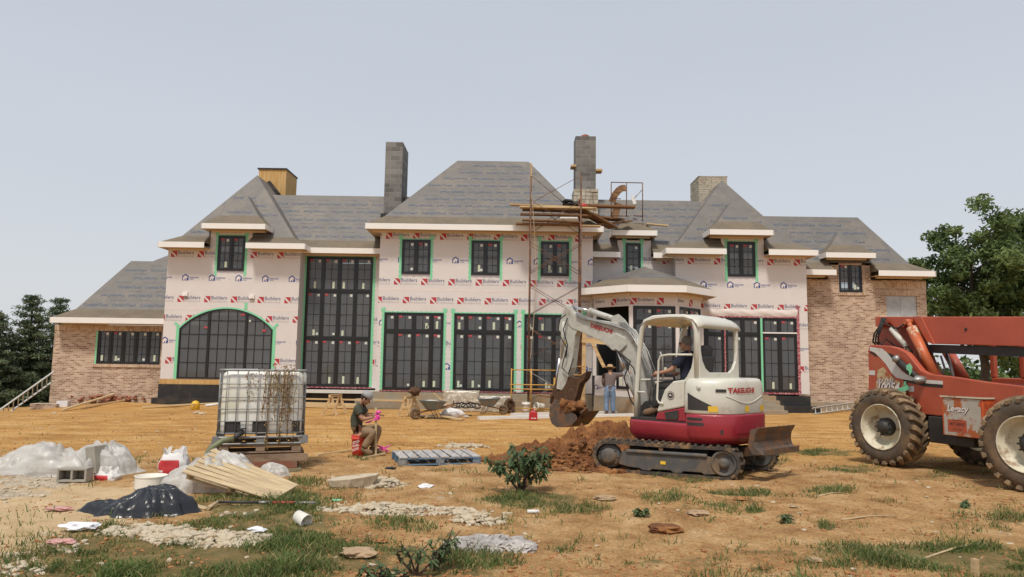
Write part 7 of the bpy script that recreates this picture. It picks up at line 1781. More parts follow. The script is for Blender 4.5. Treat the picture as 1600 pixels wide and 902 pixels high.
# ribbed white tub behind the bag
c = GP(218, 768); m = MB(); prf = []
for k in range(13): prf += [(.20-.006*(k % 2), .013*k)]
m.lathe([(.17, 0)]+prf+[(.21, .17), (.19, .17), (.18, .02)], c+Vector((.02, .25, 0)), n=26, cap=False); single(m, 'ribbed_tub', M['foamcup'], c, 'pale ribbed plastic tub half hidden behind the black bag', 'tub')
# trowel board, shovel, cup
a, b = GP(297, 790), GP(322, 798); m = MB(); m.box((a+b)/2+Vector((0, 0, .02)), (.28, .10, .012), rot_frame(R(-20), R(6), 0)); single(m, 'scrap_board', M['slat'], a, 'small pale board beside the torn end of the black bag', 'board')
sh0, sh1, sh2 = GP(325, 798), GP(340, 791), GP(493, 792); m = MB(); zo = Vector((0, 0, .03))
m.tube([sh0+zo, (sh0+sh1)/2+zo*1.2, sh1+zo*1.6], [.024, .022, .018], 10, mi=0)
q = [sh1.lerp(sh2, t_)+zo*1.5 for t_ in (0, .42, .5, .56, .78, 1)]
for k, mi in enumerate((1, 2, 1, 3, 2)): m.tube([q[k], q[k+1]], .017, 10, mi=mi)
single(m, 'shovel', [M['slat'], M['ex_dark'], M['steel_grey'], M['sack_r']], sh0, 'long handled tool with black and red shaft lying in the grass', 'shovel')
a, b = GP(466, 820), GP(488, 822); m = MB(); m.lathe([(.062, 0), (.075, .155), (.078, .16), (.070, .158), (.058, .01)], a+Vector((-.02, .03, .085)), (b-a+Vector((0, -.06, -.045))).normalized()*1.0, 20, cap=True); single(m, 'foam_cup', M['foamcup'], a, 'large cream foam cup lying on its side in the grass', 'cup')
# litter
def small_heap_things():
    """odds and ends showing through the left sheeting"""
    r_ = random.Random(2)
    for k, (u, v, nm, mm_, lb) in enumerate(((75, 738, 'scrap_board', 'slat', 'pale board end poking from the left white sheeting'), (100, 727, 'can', 'steel_grey', 'grey metal can half under the left white sheeting'))):
        c = GP(u, v); m = MB(); m.box(c+Vector((0, -.28, .05+.05*k)), (.26, .05, .07), rot_frame(r_.uniform(-.5, .5), r_.uniform(-.5, .5), .2)); single(m, nm, M[mm_], c, lb, 'board' if k != 1 else 'can')
small_heap_things()
def litter(u, v, r_, label, m_, seed, sc=(1.4, 1, .45), name='litter', cat='litter'):
    c = GP(u, v); m = MB(); m.blob(c+Vector((0, 0, r_*.3)), r_*.9, 3, .26, sc, seed, freq=1.9, smooth=False); return single(m, name, M[m_], c, label, cat)
litter(665, 763, .085, 'crumpled white paper on bare clay left of the shrub', 'paper', 3, name='paper')
litter(402, 831, .07, 'crumpled white wrapper in the grass below the foam cup', 'paper', 4, name='paper')
litter(125, 828, .13, 'crumpled pale grey cloth on the grass left of the black bag', 'paper', 5, (1.5, .8, .35), 'cloth', 'cloth')
litter(97, 851, .10, 'pink rag among pale rubble at lower left', 'pink_rag' if 'pink_rag' in M else 'paper', 6, (1.6, .8, .3), 'rag', 'rag') if False else None
M['pink_rag'] = mat('dull_pink_cloth', (0.50, .27, .24), .8, var=.2)
litter(97, 851, .09, 'pink rag among the pale rubble at lower left', 'pink_rag', 6, (1.7, .8, .35), 'rag', 'rag'); litter(92, 798, .08, 'red and pink rag on the sand edge left of the black bag', 'pink_rag', 7, (2.2, .7, .3), 'rag', 'rag')
litter(610, 733, .055, 'black scrap on the clay in front of the blue pallet', 'plastic_k', 8, (1.8, .8, .4), 'scrap', 'scrap')
M['mint'] = M['tape']; litter(527, 782, .045, 'scrap of mint green tape on the grass below the rock slab', 'mint', 9, (1.6, 1, .3), 'tape_scrap', 'scrap')
M['dullstone'] = mat('dull_stone', (0.36, .25, .15), .9, var=.25, scale=7)
for i, (u, v, r_, lb, nm) in enumerate(((592, 848, .055, 'brown brick fragment among bare clay, lower centre', 'brick'), (1038, 832, .13, 'flat dark clod of mud, right of the grey mortar lump', 'clod'), (945, 782, .10, 'flat reddish stone on clay right of the shrub', 'stone'), (1158, 782, .07, 'dark stone in front of the excavator track', 'stone'),
                    (1240, 793, .04, 'small tan stone alone on clay, right foreground', 'stone'), (1273, 878, .06, 'tan stone at the edge of the lower right grass', 'stone'), (560, 870, .12, 'flat pinkish stone in the lower grass', 'stone'), (1090, 803, .09, 'pale flat stone near the lower middle grass tufts', 'stone'), (1505, 720, .0, '', ''))):
    if r_: litter(u, v, r_, lb, 'clod' if i in (0, 3) else 'dullstone' if i != 1 else 'spoil', 40+i, (1.5, 1, .4), nm, nm if nm != 'clod' else 'clod')
for i, (u, v) in enumerate(((350, 822), (395, 660))):
    pass
c = GP(833, 803); m = MB(); m.tube([c+Vector((-.07, 0, .025)), c+Vector((.07, .01, .025))], .022, 8); single(m, 'pipe_offcut', M['pvc'], c, 'short white pipe offcut right of the small mortar heap', 'pipe')
# rock slab, grey mortar lump
c = GP(545, 762); m = MB(); rr_ = random.Random(2)
out = [(-.32, -.10), (-.22, -.17), (.02, -.20), (.20, -.10), (.34, .02), (.36, .16), (.20, .22), (-.10, .20), (-.24, .12)]
lo_ = [c+Vector((x*.85, y*.85+.1, 0)) for x, y in out]; hi_ = [c+Vector((x+.02, y+.1, .10+.10*(x+.3))) for x, y in out]; a = m.vs(lo_); b = m.vs(hi_)
for k in range(9): m.face([a[k], a[(k+1) % 9], b[(k+1) % 9], b[k]])
m.face(b); m.face(list(reversed(a))); single(m, 'rock_slab', M['rock'], c, 'flat pale rock slab propped in front of the mortar chips', 'rock', bevel=.012)
c = GP(768, 860); m = MB(); rm = random.Random(8)
for k in range(150):
    a, q = rm.uniform(0, 6.283), rm.random()**.55; x, y = math.cos(a)*q*.40, math.sin(a)*q*.21+.12; m.blob((c.x+x, c.y+y, gz(c.x+x, c.y+y)+.075*(1-q*q)+rm.uniform(-.01, .015)), rm.uniform(.03, .075), 2, .4, (1.3, 1, .55), k, freq=2.2, smooth=False, rot=(0, 0, rm.uniform(0, 3)))
single(m, 'mortar_lump', M['greyrock'], c, 'hardened grey crumpled mortar lump in the foreground', 'rubble')
# blue pallet
c = GP(665, 726); pallet('blue_pallet', (c.x+.12, c.y+.42, gz(c.x, c.y)+.0), 1.42, 1.0, .145, rot_frame(R(16)), (M['pal_grey'], M['pal_blue']), 'blue painted pallet with weathered grey deck boards, lying flat on the clay', nslat=8, rnd_=4)
# stake
c = GP(1524, 902); m = MB(); m.box(c+Vector((0, 0, .04)), (.045, .045, .22), rot_frame(R(20), R(3))); single(m, 'wooden_stake', M['plank_y'], c, 'short wooden survey stake at the bottom right edge', 'stake')
for (u0, v0, u1, v1, lb) in ((1315, 815, 1402, 808, 'thin bare stick on clay below the left telehandler tyre'), (1278, 777, 1318, 772, 'short bent twig in front of the telehandler tyre'), (1440, 876, 1545, 848, 'long dry straw across the lower right grass')):
    a, b = GP(u0, v0), GP(u1, v1); m = MB(); m.tube([a+Vector((0, 0, .012)), (a+b)/2+Vector((.02, .03, .03)), b+Vector((0, 0, .015))], [.010, .009, .005], 6); single(m, 'twig', M['slat'], a, lb, 'twig')
# ---------------------------------------------------------------- things along the house
def board(u0, v0, u1, v1, z0, z1, w_, h_, label, m_='lumber', name='plank', cat='plank', dd=0, group=None):
    a, b = GP(u0, v0)+Vector((0, dd, 0)), GP(u1, v1)+Vector((0, dd, 0)); m = MB(); m.beam(a+Vector((0, 0, z0+h_/2)), b+Vector((0, 0, z1+h_/2)), w_, h_); return single(m, name, M[m_], a, label, cat, group)
board(470, 633, 566, 637, .05, .05, .25, .16, 'thick pale beam on the ground in front of the tall window', 'lumber_y', 'timber_beam', 'beam')
board(470, 628, 640, 630, .30, .30, .16, .05, 'long plank resting over sawhorses in front of the tall window')
board(800, 655, 748, 655, .02, .02, .02, .02, 'x') if False else None
a, b = GP(748, 656), GP(990, 651); m = MB(); m.beam(a+Vector((0, 0, .05)), b+Vector((0, .1, .05)), .22, .09); single(m, 'white_board', M['pvc'], a, 'nearer long white trim board lying behind the excavator', 'board', 'white trim boards')
a, b = GP(800, 650), GP(995, 645); m = MB(); m.beam(a+Vector((0, 0, .05)), b+Vector((0, .15, .05)), .22, .09); single(m, 'white_board', M['pvc'], a, 'farther long white trim board lying behind the excavator', 'board', 'white trim boards')
board(97, 643, 177, 624, .02, .30, .12, .05, 'long pale plank leaning on brick rubble by the left wing', 'lumber_y')
board(125, 640, 195, 628, .02, .05, .10, .05, 'short plank low beside the left wing wall'); board(222, 633, 340, 636, .05, .02, .10, .05, 'long thin plank in front of the black foundation', 'lumber_y')
a, b = GP(321, 638), GP(345, 636); m = MB(); m.tube([a+Vector((0, 0, .05)), b+Vector((.2, 0, .05))], .05, 10); single(m, 'white_pipe', M['pvc'], a, 'white plastic pipe on the ground left of the tank', 'pipe')
c = GP(305, 640); m = MB(); m.lathe([(.13, 0), (.15, .02), (.15, .20), (.145, .22), (.11, .28), (.05, .31), (.02, .32)], c, n=18); o = single(m, 'yellow_cooler', M['yellow'], c, 'round yellow cooler in front of the black foundation', 'cooler'); m = MB(); m.box(c+Vector((.0, -.15, .13)), (.05, .02, .12)); m.box(c+Vector((0, -.15, .20)), (.14, .02, .02)); m.build('tap', M['peel'], o)
c = GP(92, 637); m = MB(); m.box(c+Vector((0, .3, .13)), (.42, .3, .24), rot_frame(R(5))); single(m, 'wrapped_block', M['paper'], c, 'small white wrapped pack at the corner of the brick wing', 'pack')
c = GP(62, 640); m = MB(); m.box(c+Vector((0, .4, .1)), (1.0, .5, .22), rot_frame(R(5))); single(m, 'brick_stack', M['brick'], c, 'low stack of pinkish bricks left of the white pack', 'bricks', bevel=.01)
rb = random.Random(6); m = MB(); c = GP(165, 631)
for k in range(110): m.box(c+Vector((rb.gauss(0, .75), rb.gauss(.5, .22), max(0, .25-abs(rb.gauss(0, .16))))), (.20, .09, .06), rot_frame(rb.uniform(0, 3), rb.uniform(-.6, .6), rb.uniform(-.6, .6)))
M['redbrick'] = mat('loose_red_brick', (0.30, .12, .07), .9, var=.35, scale=3); o = single(m, 'brick_rubble', M['redbrick'], c, 'heap of loose broken bricks against the left wing wall', 'bricks', kind='stuff')
for i, (u, v, r_) in enumerate(((307, 647, .10), (316, 648, .08), (85, 646, .06))): litter(u, v, r_, ('pale stone on clay below the yellow cooler', 'smaller pale stone just right of the one below the cooler', 'pale stone near the left wing corner')[i], 'rock', 60+i, (1.3, 1, .6), 'stone', 'stone')
def sawhorse(u, v, label, h=.62, w_=.75, yaw=0, g='sawhorses in front of the house'):
    c = GP(u, v); t = empty('sawhorse', c, label, 'sawhorse', rz=yaw, group=g); W = wmat(t); Q = lambda x, y, z: W @ Vector((x, y, z))
    m = MB(); m.beam(Q(-w_/2, 0, h), Q(w_/2, 0, h), .09, .09); m.build('top_rail', M['lumber'], t)
    for sx in (-1, 1):
        for sy in (-1, 1): m = MB(); m.beam(Q(sx*w_*.38, 0, h-.02), Q(sx*w_*.46, sy*.26, 0), .035, .085); m.build('leg', M['lumber'], t)
        m = MB(); m.beam(Q(sx*w_*.42, -.14, h*.5), Q(sx*w_*.42, .14, h*.5), .03, .08); m.build('brace', M['lumber'], t)
sawhorse(523, 650, 'wooden sawhorse behind the seated worker', yaw=R(75)); sawhorse(640, 651, 'wooden sawhorse left of the wheelbarrow, under a plank', yaw=R(72))
c = GP(640, 651); m = MB(); m.blob(c+Vector((.15, .0, .80)), .16, 3, .35, (1.1, .7, .9), 5); m.tube([c+Vector((.05, 0, .9)), c+Vector((.15, 0, 1.02)), c+Vector((.27, 0, .9))], .012, 6); single(m, 'tool_bag', M['mud'], c+Vector((.15, 0, .65)), 'dark tool bag standing on the sawhorse plank', 'bag')
def wheelbarrow(u, v, label, yaw, fill=True, sc=1.0):
    c = GP(u, v); t = empty('wheelbarrow', c, label, 'wheelbarrow', rz=yaw, group='wheelbarrows in front of the house'); W = wmat(t); Q = lambda x, y, z: W @ (Vector((x, y, z))*sc)
    m = MB(); top = [(-.42, -.34), (.38, -.34), (.50, -.2), (.50, .2), (.38, .34), (-.42, .34)]; bot = [(-.22, -.2), (.18, -.2), (.24, -.1), (.24, .1), (.18, .2), (-.22, .2)]
    a = m.vs([Q(x, y, .66+.05*x) for x, y in top]); b = m.vs([Q(x, y, .36) for x, y in bot]); a2 = m.vs([Q(x*.96, y*.96, .66+.05*x) for x, y in top]); b2 = m.vs([Q(x*.96, y*.96, .38) for x, y in bot])
    for k in range(6):
        j = (k+1) % 6; m.face([b[k], b[j], a[j], a[k]]); m.face([b2[k], b2[j], a2[j], a2[k]]); m.face([a[k], a[j], a2[j], a2[k]])
    m.face(b); m.face(b2); m.tube([Q(x, y, .665+.05*x) for x, y in top+[top[0]]], .018*sc, 6); m.build('tub', M['galv_tub'], t)
    m = MB(); m.poly([Q(x*.93, y*.93, .635+.05*x) for x, y in top]); m.blob(Q(.05, 0, .63), .2*sc, 2, .3, (1.5, 1.1, .35), 3); m.build('dried_cement', M['cement'], t)
    m = MB()
    for s_ in (-1, 1): m.beam(Q(.62, s_*.05, .22), Q(-.85, s_*.30, .52), .04*sc, .045*sc)
    m.build('handle', M['plank'], t)
    m = MB()
    for s_ in (-1, 1): m.tube([Q(-.10, s_*.22, .36), Q(-.30, s_*.24, 0), Q(-.16, s_*.24, 0), Q(.05, s_*.20, .34)], .014*sc, 6)
    m.build('leg', M['rust'], t)
    m = MB(); m.quad_torus(Q(.66, 0, .20), W.to_3x3() @ Vector((0, 1, 0)), .145*sc, .055*sc, 20, 8); m.lathe([(.06, -.03), (.12, 0), (.06, .03)], Q(.66, 0, .20), W.to_3x3() @ Vector((0, 1, 0)), 14); m.build('wheel', M['tyre'], t)
wheelbarrow(676, 655, 'wheelbarrow of dried cement right of the sawhorse, handle raised across it', R(200), sc=.84); wheelbarrow(762, 649, 'wheelbarrow of dried cement beside the shrink wrapped pallets', R(8), sc=.84)
a, b = GP(705, 648), GP(676, 650); m = MB(); m.beam(a+Vector((0, -.2, .25)), P(677, 614, a.y), .04, .04); single(m, 'timber_pole', M['lumber'], a, 'wooden tool handle leaning over the left wheelbarrow', 'handle')
c = GP(765, 640); m = MB(); m.blob(GP(800, 648)+Vector((0, 0, .2)), .01, 1, .1); m.bm.clear(); cc = GP(796, 646); m.quad_torus(cc+Vector((0, 0, .26)), Vector((.75, -.6, .1)), .21, .07, 22, 8); m.lathe([(.08, -.04), (.15, 0), (.08, .04)], cc+Vector((0, 0, .26)), Vector((.75, -.6, .1)), 14); single(m, 'loose_wheel', M['mud'], cc, 'muddy loose wheel standing between the wrapped pallet and white bucket', 'wheel')
def crumple_pack(u0, u1, vtop, vb, label, seed):
    y = 26.7; x0, x1 = P(u0, vb, y).x, P(u1, vb, y).x; zt_ = P((u0+u1)/2, vtop, y).z; c = Vector(((x0+x1)/2, y, gz((x0+x1)/2, y)))
    m = MB(); g = bmesh.ops.create_cube(m.bm, size=1); bmesh.ops.subdivide_edges(m.bm, edges=m.bm.edges[:], cuts=11, use_grid_fill=True)
    for v in m.bm.verts:
        p = v.co.copy(); w_ = abs(noise.noise(p*4+Vector((seed, 0, 0))))*.16+abs(noise.noise(p*9+Vector((seed, 3, 0))))*.08; r_ = 1-.12*max(0, abs(p.x)*2-.6)*max(0, abs(p.z)*2-.4)
        v.co = c+Vector((p.x*(x1-x0)*(r_-w_+.08), p.y*.8*(1-w_+.05), (p.z+.5)*(zt_-c.z)*(1-w_*.9+.05)))
    for f in m.bm.faces: f.smooth = True
    single(m, 'wrapped_pallet', M['plastic_clear'], c, label, 'pallet load')
crumple_pack(694, 748, 611, 634, 'taller shrink wrapped pallet load below the second french doors', 3); crumple_pack(744, 800, 619, 641, 'lower shrink wrapped pallet load right of the taller one', 8)
c = GP(706, 655); m = MB(); m.blob(c+Vector((0, .1, .16)), .26, 3, .25, (1.3, .7, .62), 11); single(m, 'white_sack', M['sack_w'], c, 'bulging white sack in front of the wrapped pallets', 'sack')
c = GP(716, 650); m = MB()
for k in range(5): m.quad_torus(c+Vector((-.1+k*.17, .15, .34+.02*(k % 2))), Vector((.15*k-.3, -.5, 1)), .15, .022, 20, 6)
m.tube([c+Vector((-.15, 0, .5)), c+Vector((-.2, -.05, .3)), c+Vector((0, -.1, .12)), c+Vector((.25, -.1, .03)), c+Vector((.45, -.1, .03))], .022, 6); single(m, 'coiled_hose', M['rubber'], c, 'black coiled hoses lying over the white sack', 'hose')
for i, (u0, v0, u1, v1) in enumerate(((655, 652, 690, 655), (650, 655, 680, 650), (690, 655, 722, 658), (572, 652, 600, 653), (690, 648, 730, 652))):
    board(u0, v0, u1, v1, .02+.03*i % .1, .02, .12, .04, ('scrap board under the left wheelbarrow', 'scrap board crossing beneath the left wheelbarrow', 'pale scrap board in front of the white sack', 'thin strip on clay behind the seated worker', 'scrap board behind the black coiled hoses')[i], ('lumber_y', 'steel_grey', 'lumber_y', 'plank', 'pvc')[i], 'scrap_board', 'board')
def bucket(c, r_, h, ax, label, m_, name='bucket', group=None):
    m = MB(); m.lathe([(r_*.86, 0), (r_*.9, h*.3), (r_*.97, h*.78), (r_*1.05, h*.80), (r_*1.05, h*.84), (r_, h*.85), (r_*1.04, h*.97), (r_*1.04, h), (r_*.95, h), (r_*.82, .02)], c, ax, 24, cap=True); return single(m, name, M[m_], c, label, 'bucket', group)
c = GP(822, 645); o = bucket(c, .16, .38, (0, 0, 1), 'upright cloudy white bucket by the low yellow frame', 'tank'); c = GP(842, 641); bucket(c+Vector((.18, .1, .17)), .15, .36, Vector((-.85, -.5, .08)), 'white bucket tipped on its side next to the upright one', 'tank')
c = GP(833, 657); m = MB(); m.box(c+Vector((0, 0, .13)), (.27, .16, .25), taper=.93); m.box(c+Vector((0, 0, .28)), (.16, .13, .06), taper=.6); m.tube([c+Vector((-.05, 0, .30)), c+Vector((-.02, 0, .36)), c+Vector((.07, 0, .36)), c+Vector((.08, 0, .28))], .014, 6)
o = single(m, 'fuel_can', M['redcan'], c, 'red plastic fuel can in front of the white trim boards', 'fuel can', bevel=.02); m = MB(); m.box(c+Vector((-.04, -.083, .07)), (.05, .004, .03)); m.box(c+Vector((.05, -.083, .07)), (.07, .004, .03)); m.build('printed_label', M['ink_white'], o)
m = MB()
for k in range(6):
    a = GP(850+k*4, 640+k % 3*2); b = GP(882+k*3, 643+k % 3*2); m.beam(a+Vector((0, 0, .05)), b+Vector((0, 0, .05)), .06, .03)
single(m, 'lumber_scraps', M['plank_y'], GP(860, 642), 'loose lumber offcuts behind the excavator bucket', 'lumber', kind='stuff')
# rubble against the right foundation, ladders
def ladder(p0, p1, w_, side, label, m_='alu', name='ladder', nr=None, group=None, rail=.07):
    p0, p1 = Vector(p0), Vector(p1); side = Vector(side).normalized(); t = empty(name, p0, label, 'ladder', group=group); L_ = (p1-p0).length; nr = nr or int(L_/.3)
    for s_ in (-1, 1): m = MB(); m.beam(p0+side*s_*w_/2, p1+side*s_*w_/2, .03, rail, up=side.cross(p1-p0)); m.build('rail', M[m_], t)
    for k in range(nr): m = MB(); q = p0.lerp(p1, (k+.5)/nr); m.tube([q-side*w_/2, q+side*w_/2], .018, 6); m.build('rung', M[m_], t)
    return t
q0, q1 = P(-6, 652, 27.6), P(84, 588, 28.4); ladder(q0, q1, .45, Vector((.25, -.4, .75)), 'long weathered extension ladder leaning against the left wing corner', nr=12)
g0, g1 = GP(1270, 648), GP(1340, 636); ladder(g0+Vector((0, 0, .12)), g1+Vector((0, .2, .22)), .40, Vector((.25, .7, .45)), 'aluminium ladder lying on the ground below the right brick wall', nr=8)
# timber dormitory: porch post and brace, step ladder, guard frames
def bar(name, p0, p1, w_, h_, m_, label, cat, group=None): m = MB(); m.beam(p0, p1, w_, h_); return single(m, name, M[m_], p0, label, cat, group)
pp = 26.6; t = empty('timber_prop', (P(911, 640, pp).x, pp, gz(P(911, 640, pp).x, pp)), 'fresh timber post with cross arm and diagonal brace at the left of the porch', 'prop')
m = MB(); m.beam(Vector((P(911, 560, pp).x, pp, gz(4, pp))), P(913, 495, pp), .14, .14); m.build('post', M['lumber'], t)
m = MB(); m.beam(P(909, 531, pp-.1), P(952, 535, pp-.1), .05, .2); m.build('cross_arm', M['lumber'], t); m = MB(); m.beam(P(926, 537, pp-.12), P(944, 574, pp-.12), .05, .12); m.build('brace', M['lumber'], t)
m = MB(); m.beam(Vector((P(930, 600, 27.6).x, 27.6, .2)), Vector((P(930, 500, 27.6).x, 27.6, 3.9)), .22, .22); single(m, 'porch_post', M['ex_dark'], (P(930, 600, 27.6).x, 27.6, .2), 'tall dark post between french doors and porch', 'post')
b0_, b1_ = Vector((P(893, 640, 26.0).x, 26.0, gz(2, 26))), P(905, 566, 26.2); ladder(b0_, b1_, .45, (1, 0, 0), 'orange yellow step ladder left of the timber prop', 'yellow_frame', 'step_ladder', 6, rail=.06)
# ---------------------------------------------------------------- scaffold
SG = 'scaffold frames at the central block'
sx0, sx1, sy0, sy1 = P(827.5, 450, 27.0).x, P(905.5, 450, 27.0).x, 26.6, 27.25
def zg(x, y): return gz(x, y)
sc_ = empty('scaffold_tower', (sx0, 26.9, zg(sx0, 26.9)), 'tall rusty scaffold tower in front of the central block, reaching above the eaves', 'scaffold')
ztop = P(828, 262, 27.0).z
for x in (sx0, sx1):
    for y in (sy0, sy1):
        m = MB(); zt2 = (ztop-.25 if x == sx0 else P(905, 273, 27).z)-(0 if y == sy0 else .9); m.tube([Vector((x, y, zg(x, y))), Vector((x, y, zt2))], .032, 8); m.build('standard', M['rust'], sc_)
m = MB(); m.box(((sx0), sy0, ztop-.2), (.05, .08, .5)); m.build('timber_top', M['lumber'], sc_)
zl = 0.1
for k in range(5):
    z0_, z1_ = .15+k*1.6, .15+(k+1)*1.6
    for x in (sx0, sx1):
        m = MB(); m.tube([(x, sy0, z1_-.1), (x, sy1, z1_-.1)], .02, 6); m.tube([(x, sy0, z1_-.9), (x, sy1, z1_-.9)], .016, 6)
        for j in range(3): m.tube([(x, sy0+.2, z1_-.1-j*.27), (x, sy1-.2, z1_-.1-j*.27)], .012, 6)
        m.build('end_frame', M['rust'], sc_)
    for y in (sy0-.02, sy1+.02):
        m = MB(); mm_ = 'rust' if k > 0 else 'steel_grey'
        m.tube([(sx0, y, z0_+.25), (sx1, y, z1_-.25)], .011, 6); m.build('cross_brace', M[mm_], sc_)
        m = MB(); m.tube([(sx0, y-.012, z1_-.25), (sx1, y-.012, z0_+.25)], .011, 6); m.build('cross_brace', M[mm_], sc_)
m = MB(); a_, b_ = P(832, 276, 26.6), P(908, 352, 28.4); m.tube([a_, P(890, 325, 27.6)], .011, 6); m.build('cross_brace', M['rust'], sc_); m = MB(); m.tube([P(834, 315, 26.6), P(903, 277, 26.6)], .011, 6); m.build('cross_brace', M['rust'], sc_)
m = MB(); m.tube([P(830, 300, 26.55), P(832, 318, 26.5), P(834, 345, 26.5), P(838, 420, 26.5), P(834, 500, 26.45), P(829, 560, 26.4)], .010, 5); single(m, 'rope', M['slat'], P(829, 560, 26.4), 'pale rope hanging down the left pole of the scaffold tower', 'rope')
pl_specs = [(797, 320, 932, 326, 26.9, .25, .05, 'plank_y'), (812, 324, 925, 326, 26.8, .30, .05, 'lumber_y'), (816, 328, 906, 331, 27.1, .25, .06, 'plank'), (813, 335, 918, 337, 26.9, .25, .06, 'plank'), (875, 341, 902, 341, 26.6, .15, .05, 'pvc'), (816, 344, 912, 348, 26.9, .25, .05, 'plank'), (806, 350, 908, 352, 27.1, .3, .06, 'plank'), (908, 353, 938, 354, 26.9, .25, .05, 'plank_y'), (915, 322, 992, 324, 27.9, .35, .08, 'plank')]
PLL = ['topmost long plank sticking out furthest left on the scaffold', 'fresh pale plank just under the topmost scaffold plank', 'thick brown plank in the upper scaffold deck', 'brown plank alone in the middle of the scaffold decks', 'short white board beside the right scaffold pole', 'upper plank of the lowest scaffold deck', 'lowest wide plank of the scaffold at the eaves', 'short pale plank at the right end of the eaves', 'wide plank crossing behind the right scaffold pole towards the chimney']
for (u0, v0, u1, v1, d, w_, h_, mm_), lb in zip(pl_specs, PLL):
    a, b = P(u0, v0, d), P(u1, v1, d); m = MB(); m.beam(a, b, w_, h_); single(m, 'scaffold_plank', M[mm_], a, lb, 'plank', 'planks on the scaffold')
for i, (p0, p1, w_, lb) in enumerate(((P(905, 328, 27.0), P(958, 356, 28.2), .5, 'broad brown plank sloping down right of the scaffold'), (P(910, 338, 27.3), P(970, 344, 28.6), .5, 'dark plank bridging from scaffold to the dormer roof'), (P(925, 352, 27.7), P(985, 346, 28.8), .3, 'pale edged plank beside the small dormer roof'), (P(912, 330, 27.2), P(945, 343, 28.0), .25, 'light brown plank lying over the sloping planks'))):
    m = MB(); m.beam(p0, p1, w_, .06); single(m, 'scaffold_plank', M['plank'], p0, lb, 'plank', 'planks on the scaffold')
m = MB(); m.beam(P(960, 340, 29.2), P(966, 318, 29.3), .30, .05, up=(0, -1, .3)); single(m, 'curled_board', M['plank'], P(960, 340, 29.2), 'brown board standing in the right guard frame, lower', 'board')
m = MB(); p_ = [P(956, 316, 29.2), P(960, 306, 29.2), P(966, 298, 29.25), P(972, 294, 29.3), P(978, 294, 29.4)]
for a, b in zip(p_[:-1], p_[1:]): m.beam(a, b, .28, .05, up=(0.3, -1, .3))
single(m, 'curled_board', M['plank'], p_[0], 'curled brown board arching above the right guard frame', 'board')
g_ = empty('guard_frame', P(954, 345, 29.0), 'thin rusty guard frame standing on the roof right of the stone chimney', 'frame'); m = MB()
for a, b in (((955, 285), (955, 342)), ((1004, 286), (1004, 346)), ((979, 286), (979, 338))): m.tube([P(*a, 29.0), P(*b, 29.0)], .022, 6)
m.build('upright', M['rust'], g_); m = MB()
for a, b in (((955, 285), (1004, 286)), ((955, 310), (970, 311)), ((955, 337), (982, 338)), ((990, 337), (1004, 338))): m.tube([P(*a, 29.0), P(*b, 29.0)], .02, 6)
m.build('rail', M['rust'], g_); m = MB(); m.tube([P(1003, 297, 29.0), P(990, 311, 29.0)], .02, 6); m.build('brace', M['steel_grey'], g_)
m = MB(); m.beam(P(988, 306, 29.0), P(992, 319, 29.0), .14, .03, up=(0, -1, 0)); single(m, 'white_offcut', M['pvc'], P(992, 319, 29.0), 'white board offcut hanging in the right guard frame', 'board')
m = MB(); m.beam(P(1010, 350, 29.0), P(1044, 353, 29.0), .2, .05); single(m, 'roof_plank', M['lumber_y'], P(1010, 350, 29.0), 'pale plank lying on the roof right of the small dormer', 'plank')
m = MB(); q = P(912, 322, 27.2); m.blob(q, .14, 2, .4, (1.2, 1, .6), 3); single(m, 'orange_tool', M['bucket_o'], q, 'small orange tool on the scaffold deck beside the chimney', 'tool')
m = MB(); m.blob(P(893, 318, 28.2), .22, 3, .5, (1.5, 1, .6), 4, smooth=False); single(m, 'tar_paper_scrap', M['foundation'], P(893, 320, 28.2), 'dark scrap heap on the roof edge left of the stone chimney', 'scrap')
# low yellow scaffold frame in front of the third doors
yf = empty('low_scaffold_frame', Vector((P(800, 640, 26.2).x, 26.2, gz(0, 26.2))), 'low orange yellow scaffold frame in front of the third french doors', 'scaffold'); YX0, YX1 = P(799, 600, 26.2).x, P(868, 600, 26.2).x
for x in (YX0, (YX0*.55+YX1*.45), YX1):
    for y in (26.2, 27.0): m = MB(); m.tube([(x, y, gz(x, y)), (x, y, P(800, 576 if x != YX1 else 590, 26.2).z)], .024, 6); m.build('upright', M['yellow_frame'], yf)
for v in (578, 601, 608, 638): m = MB(); m.tube([P(796 if v == 601 else 799, v, 26.2), P(868, v+1, 26.2)], .022, 6); m.build('rail', M['yellow_frame'], yf)
m = MB(); m.beam(P(838, 617, 25.9), P(866, 622, 25.6), .2, .05); single(m, 'bent_plank', M['plank'], P(838, 617, 25.9), 'short brown plank leaning on the low yellow frame', 'plank')
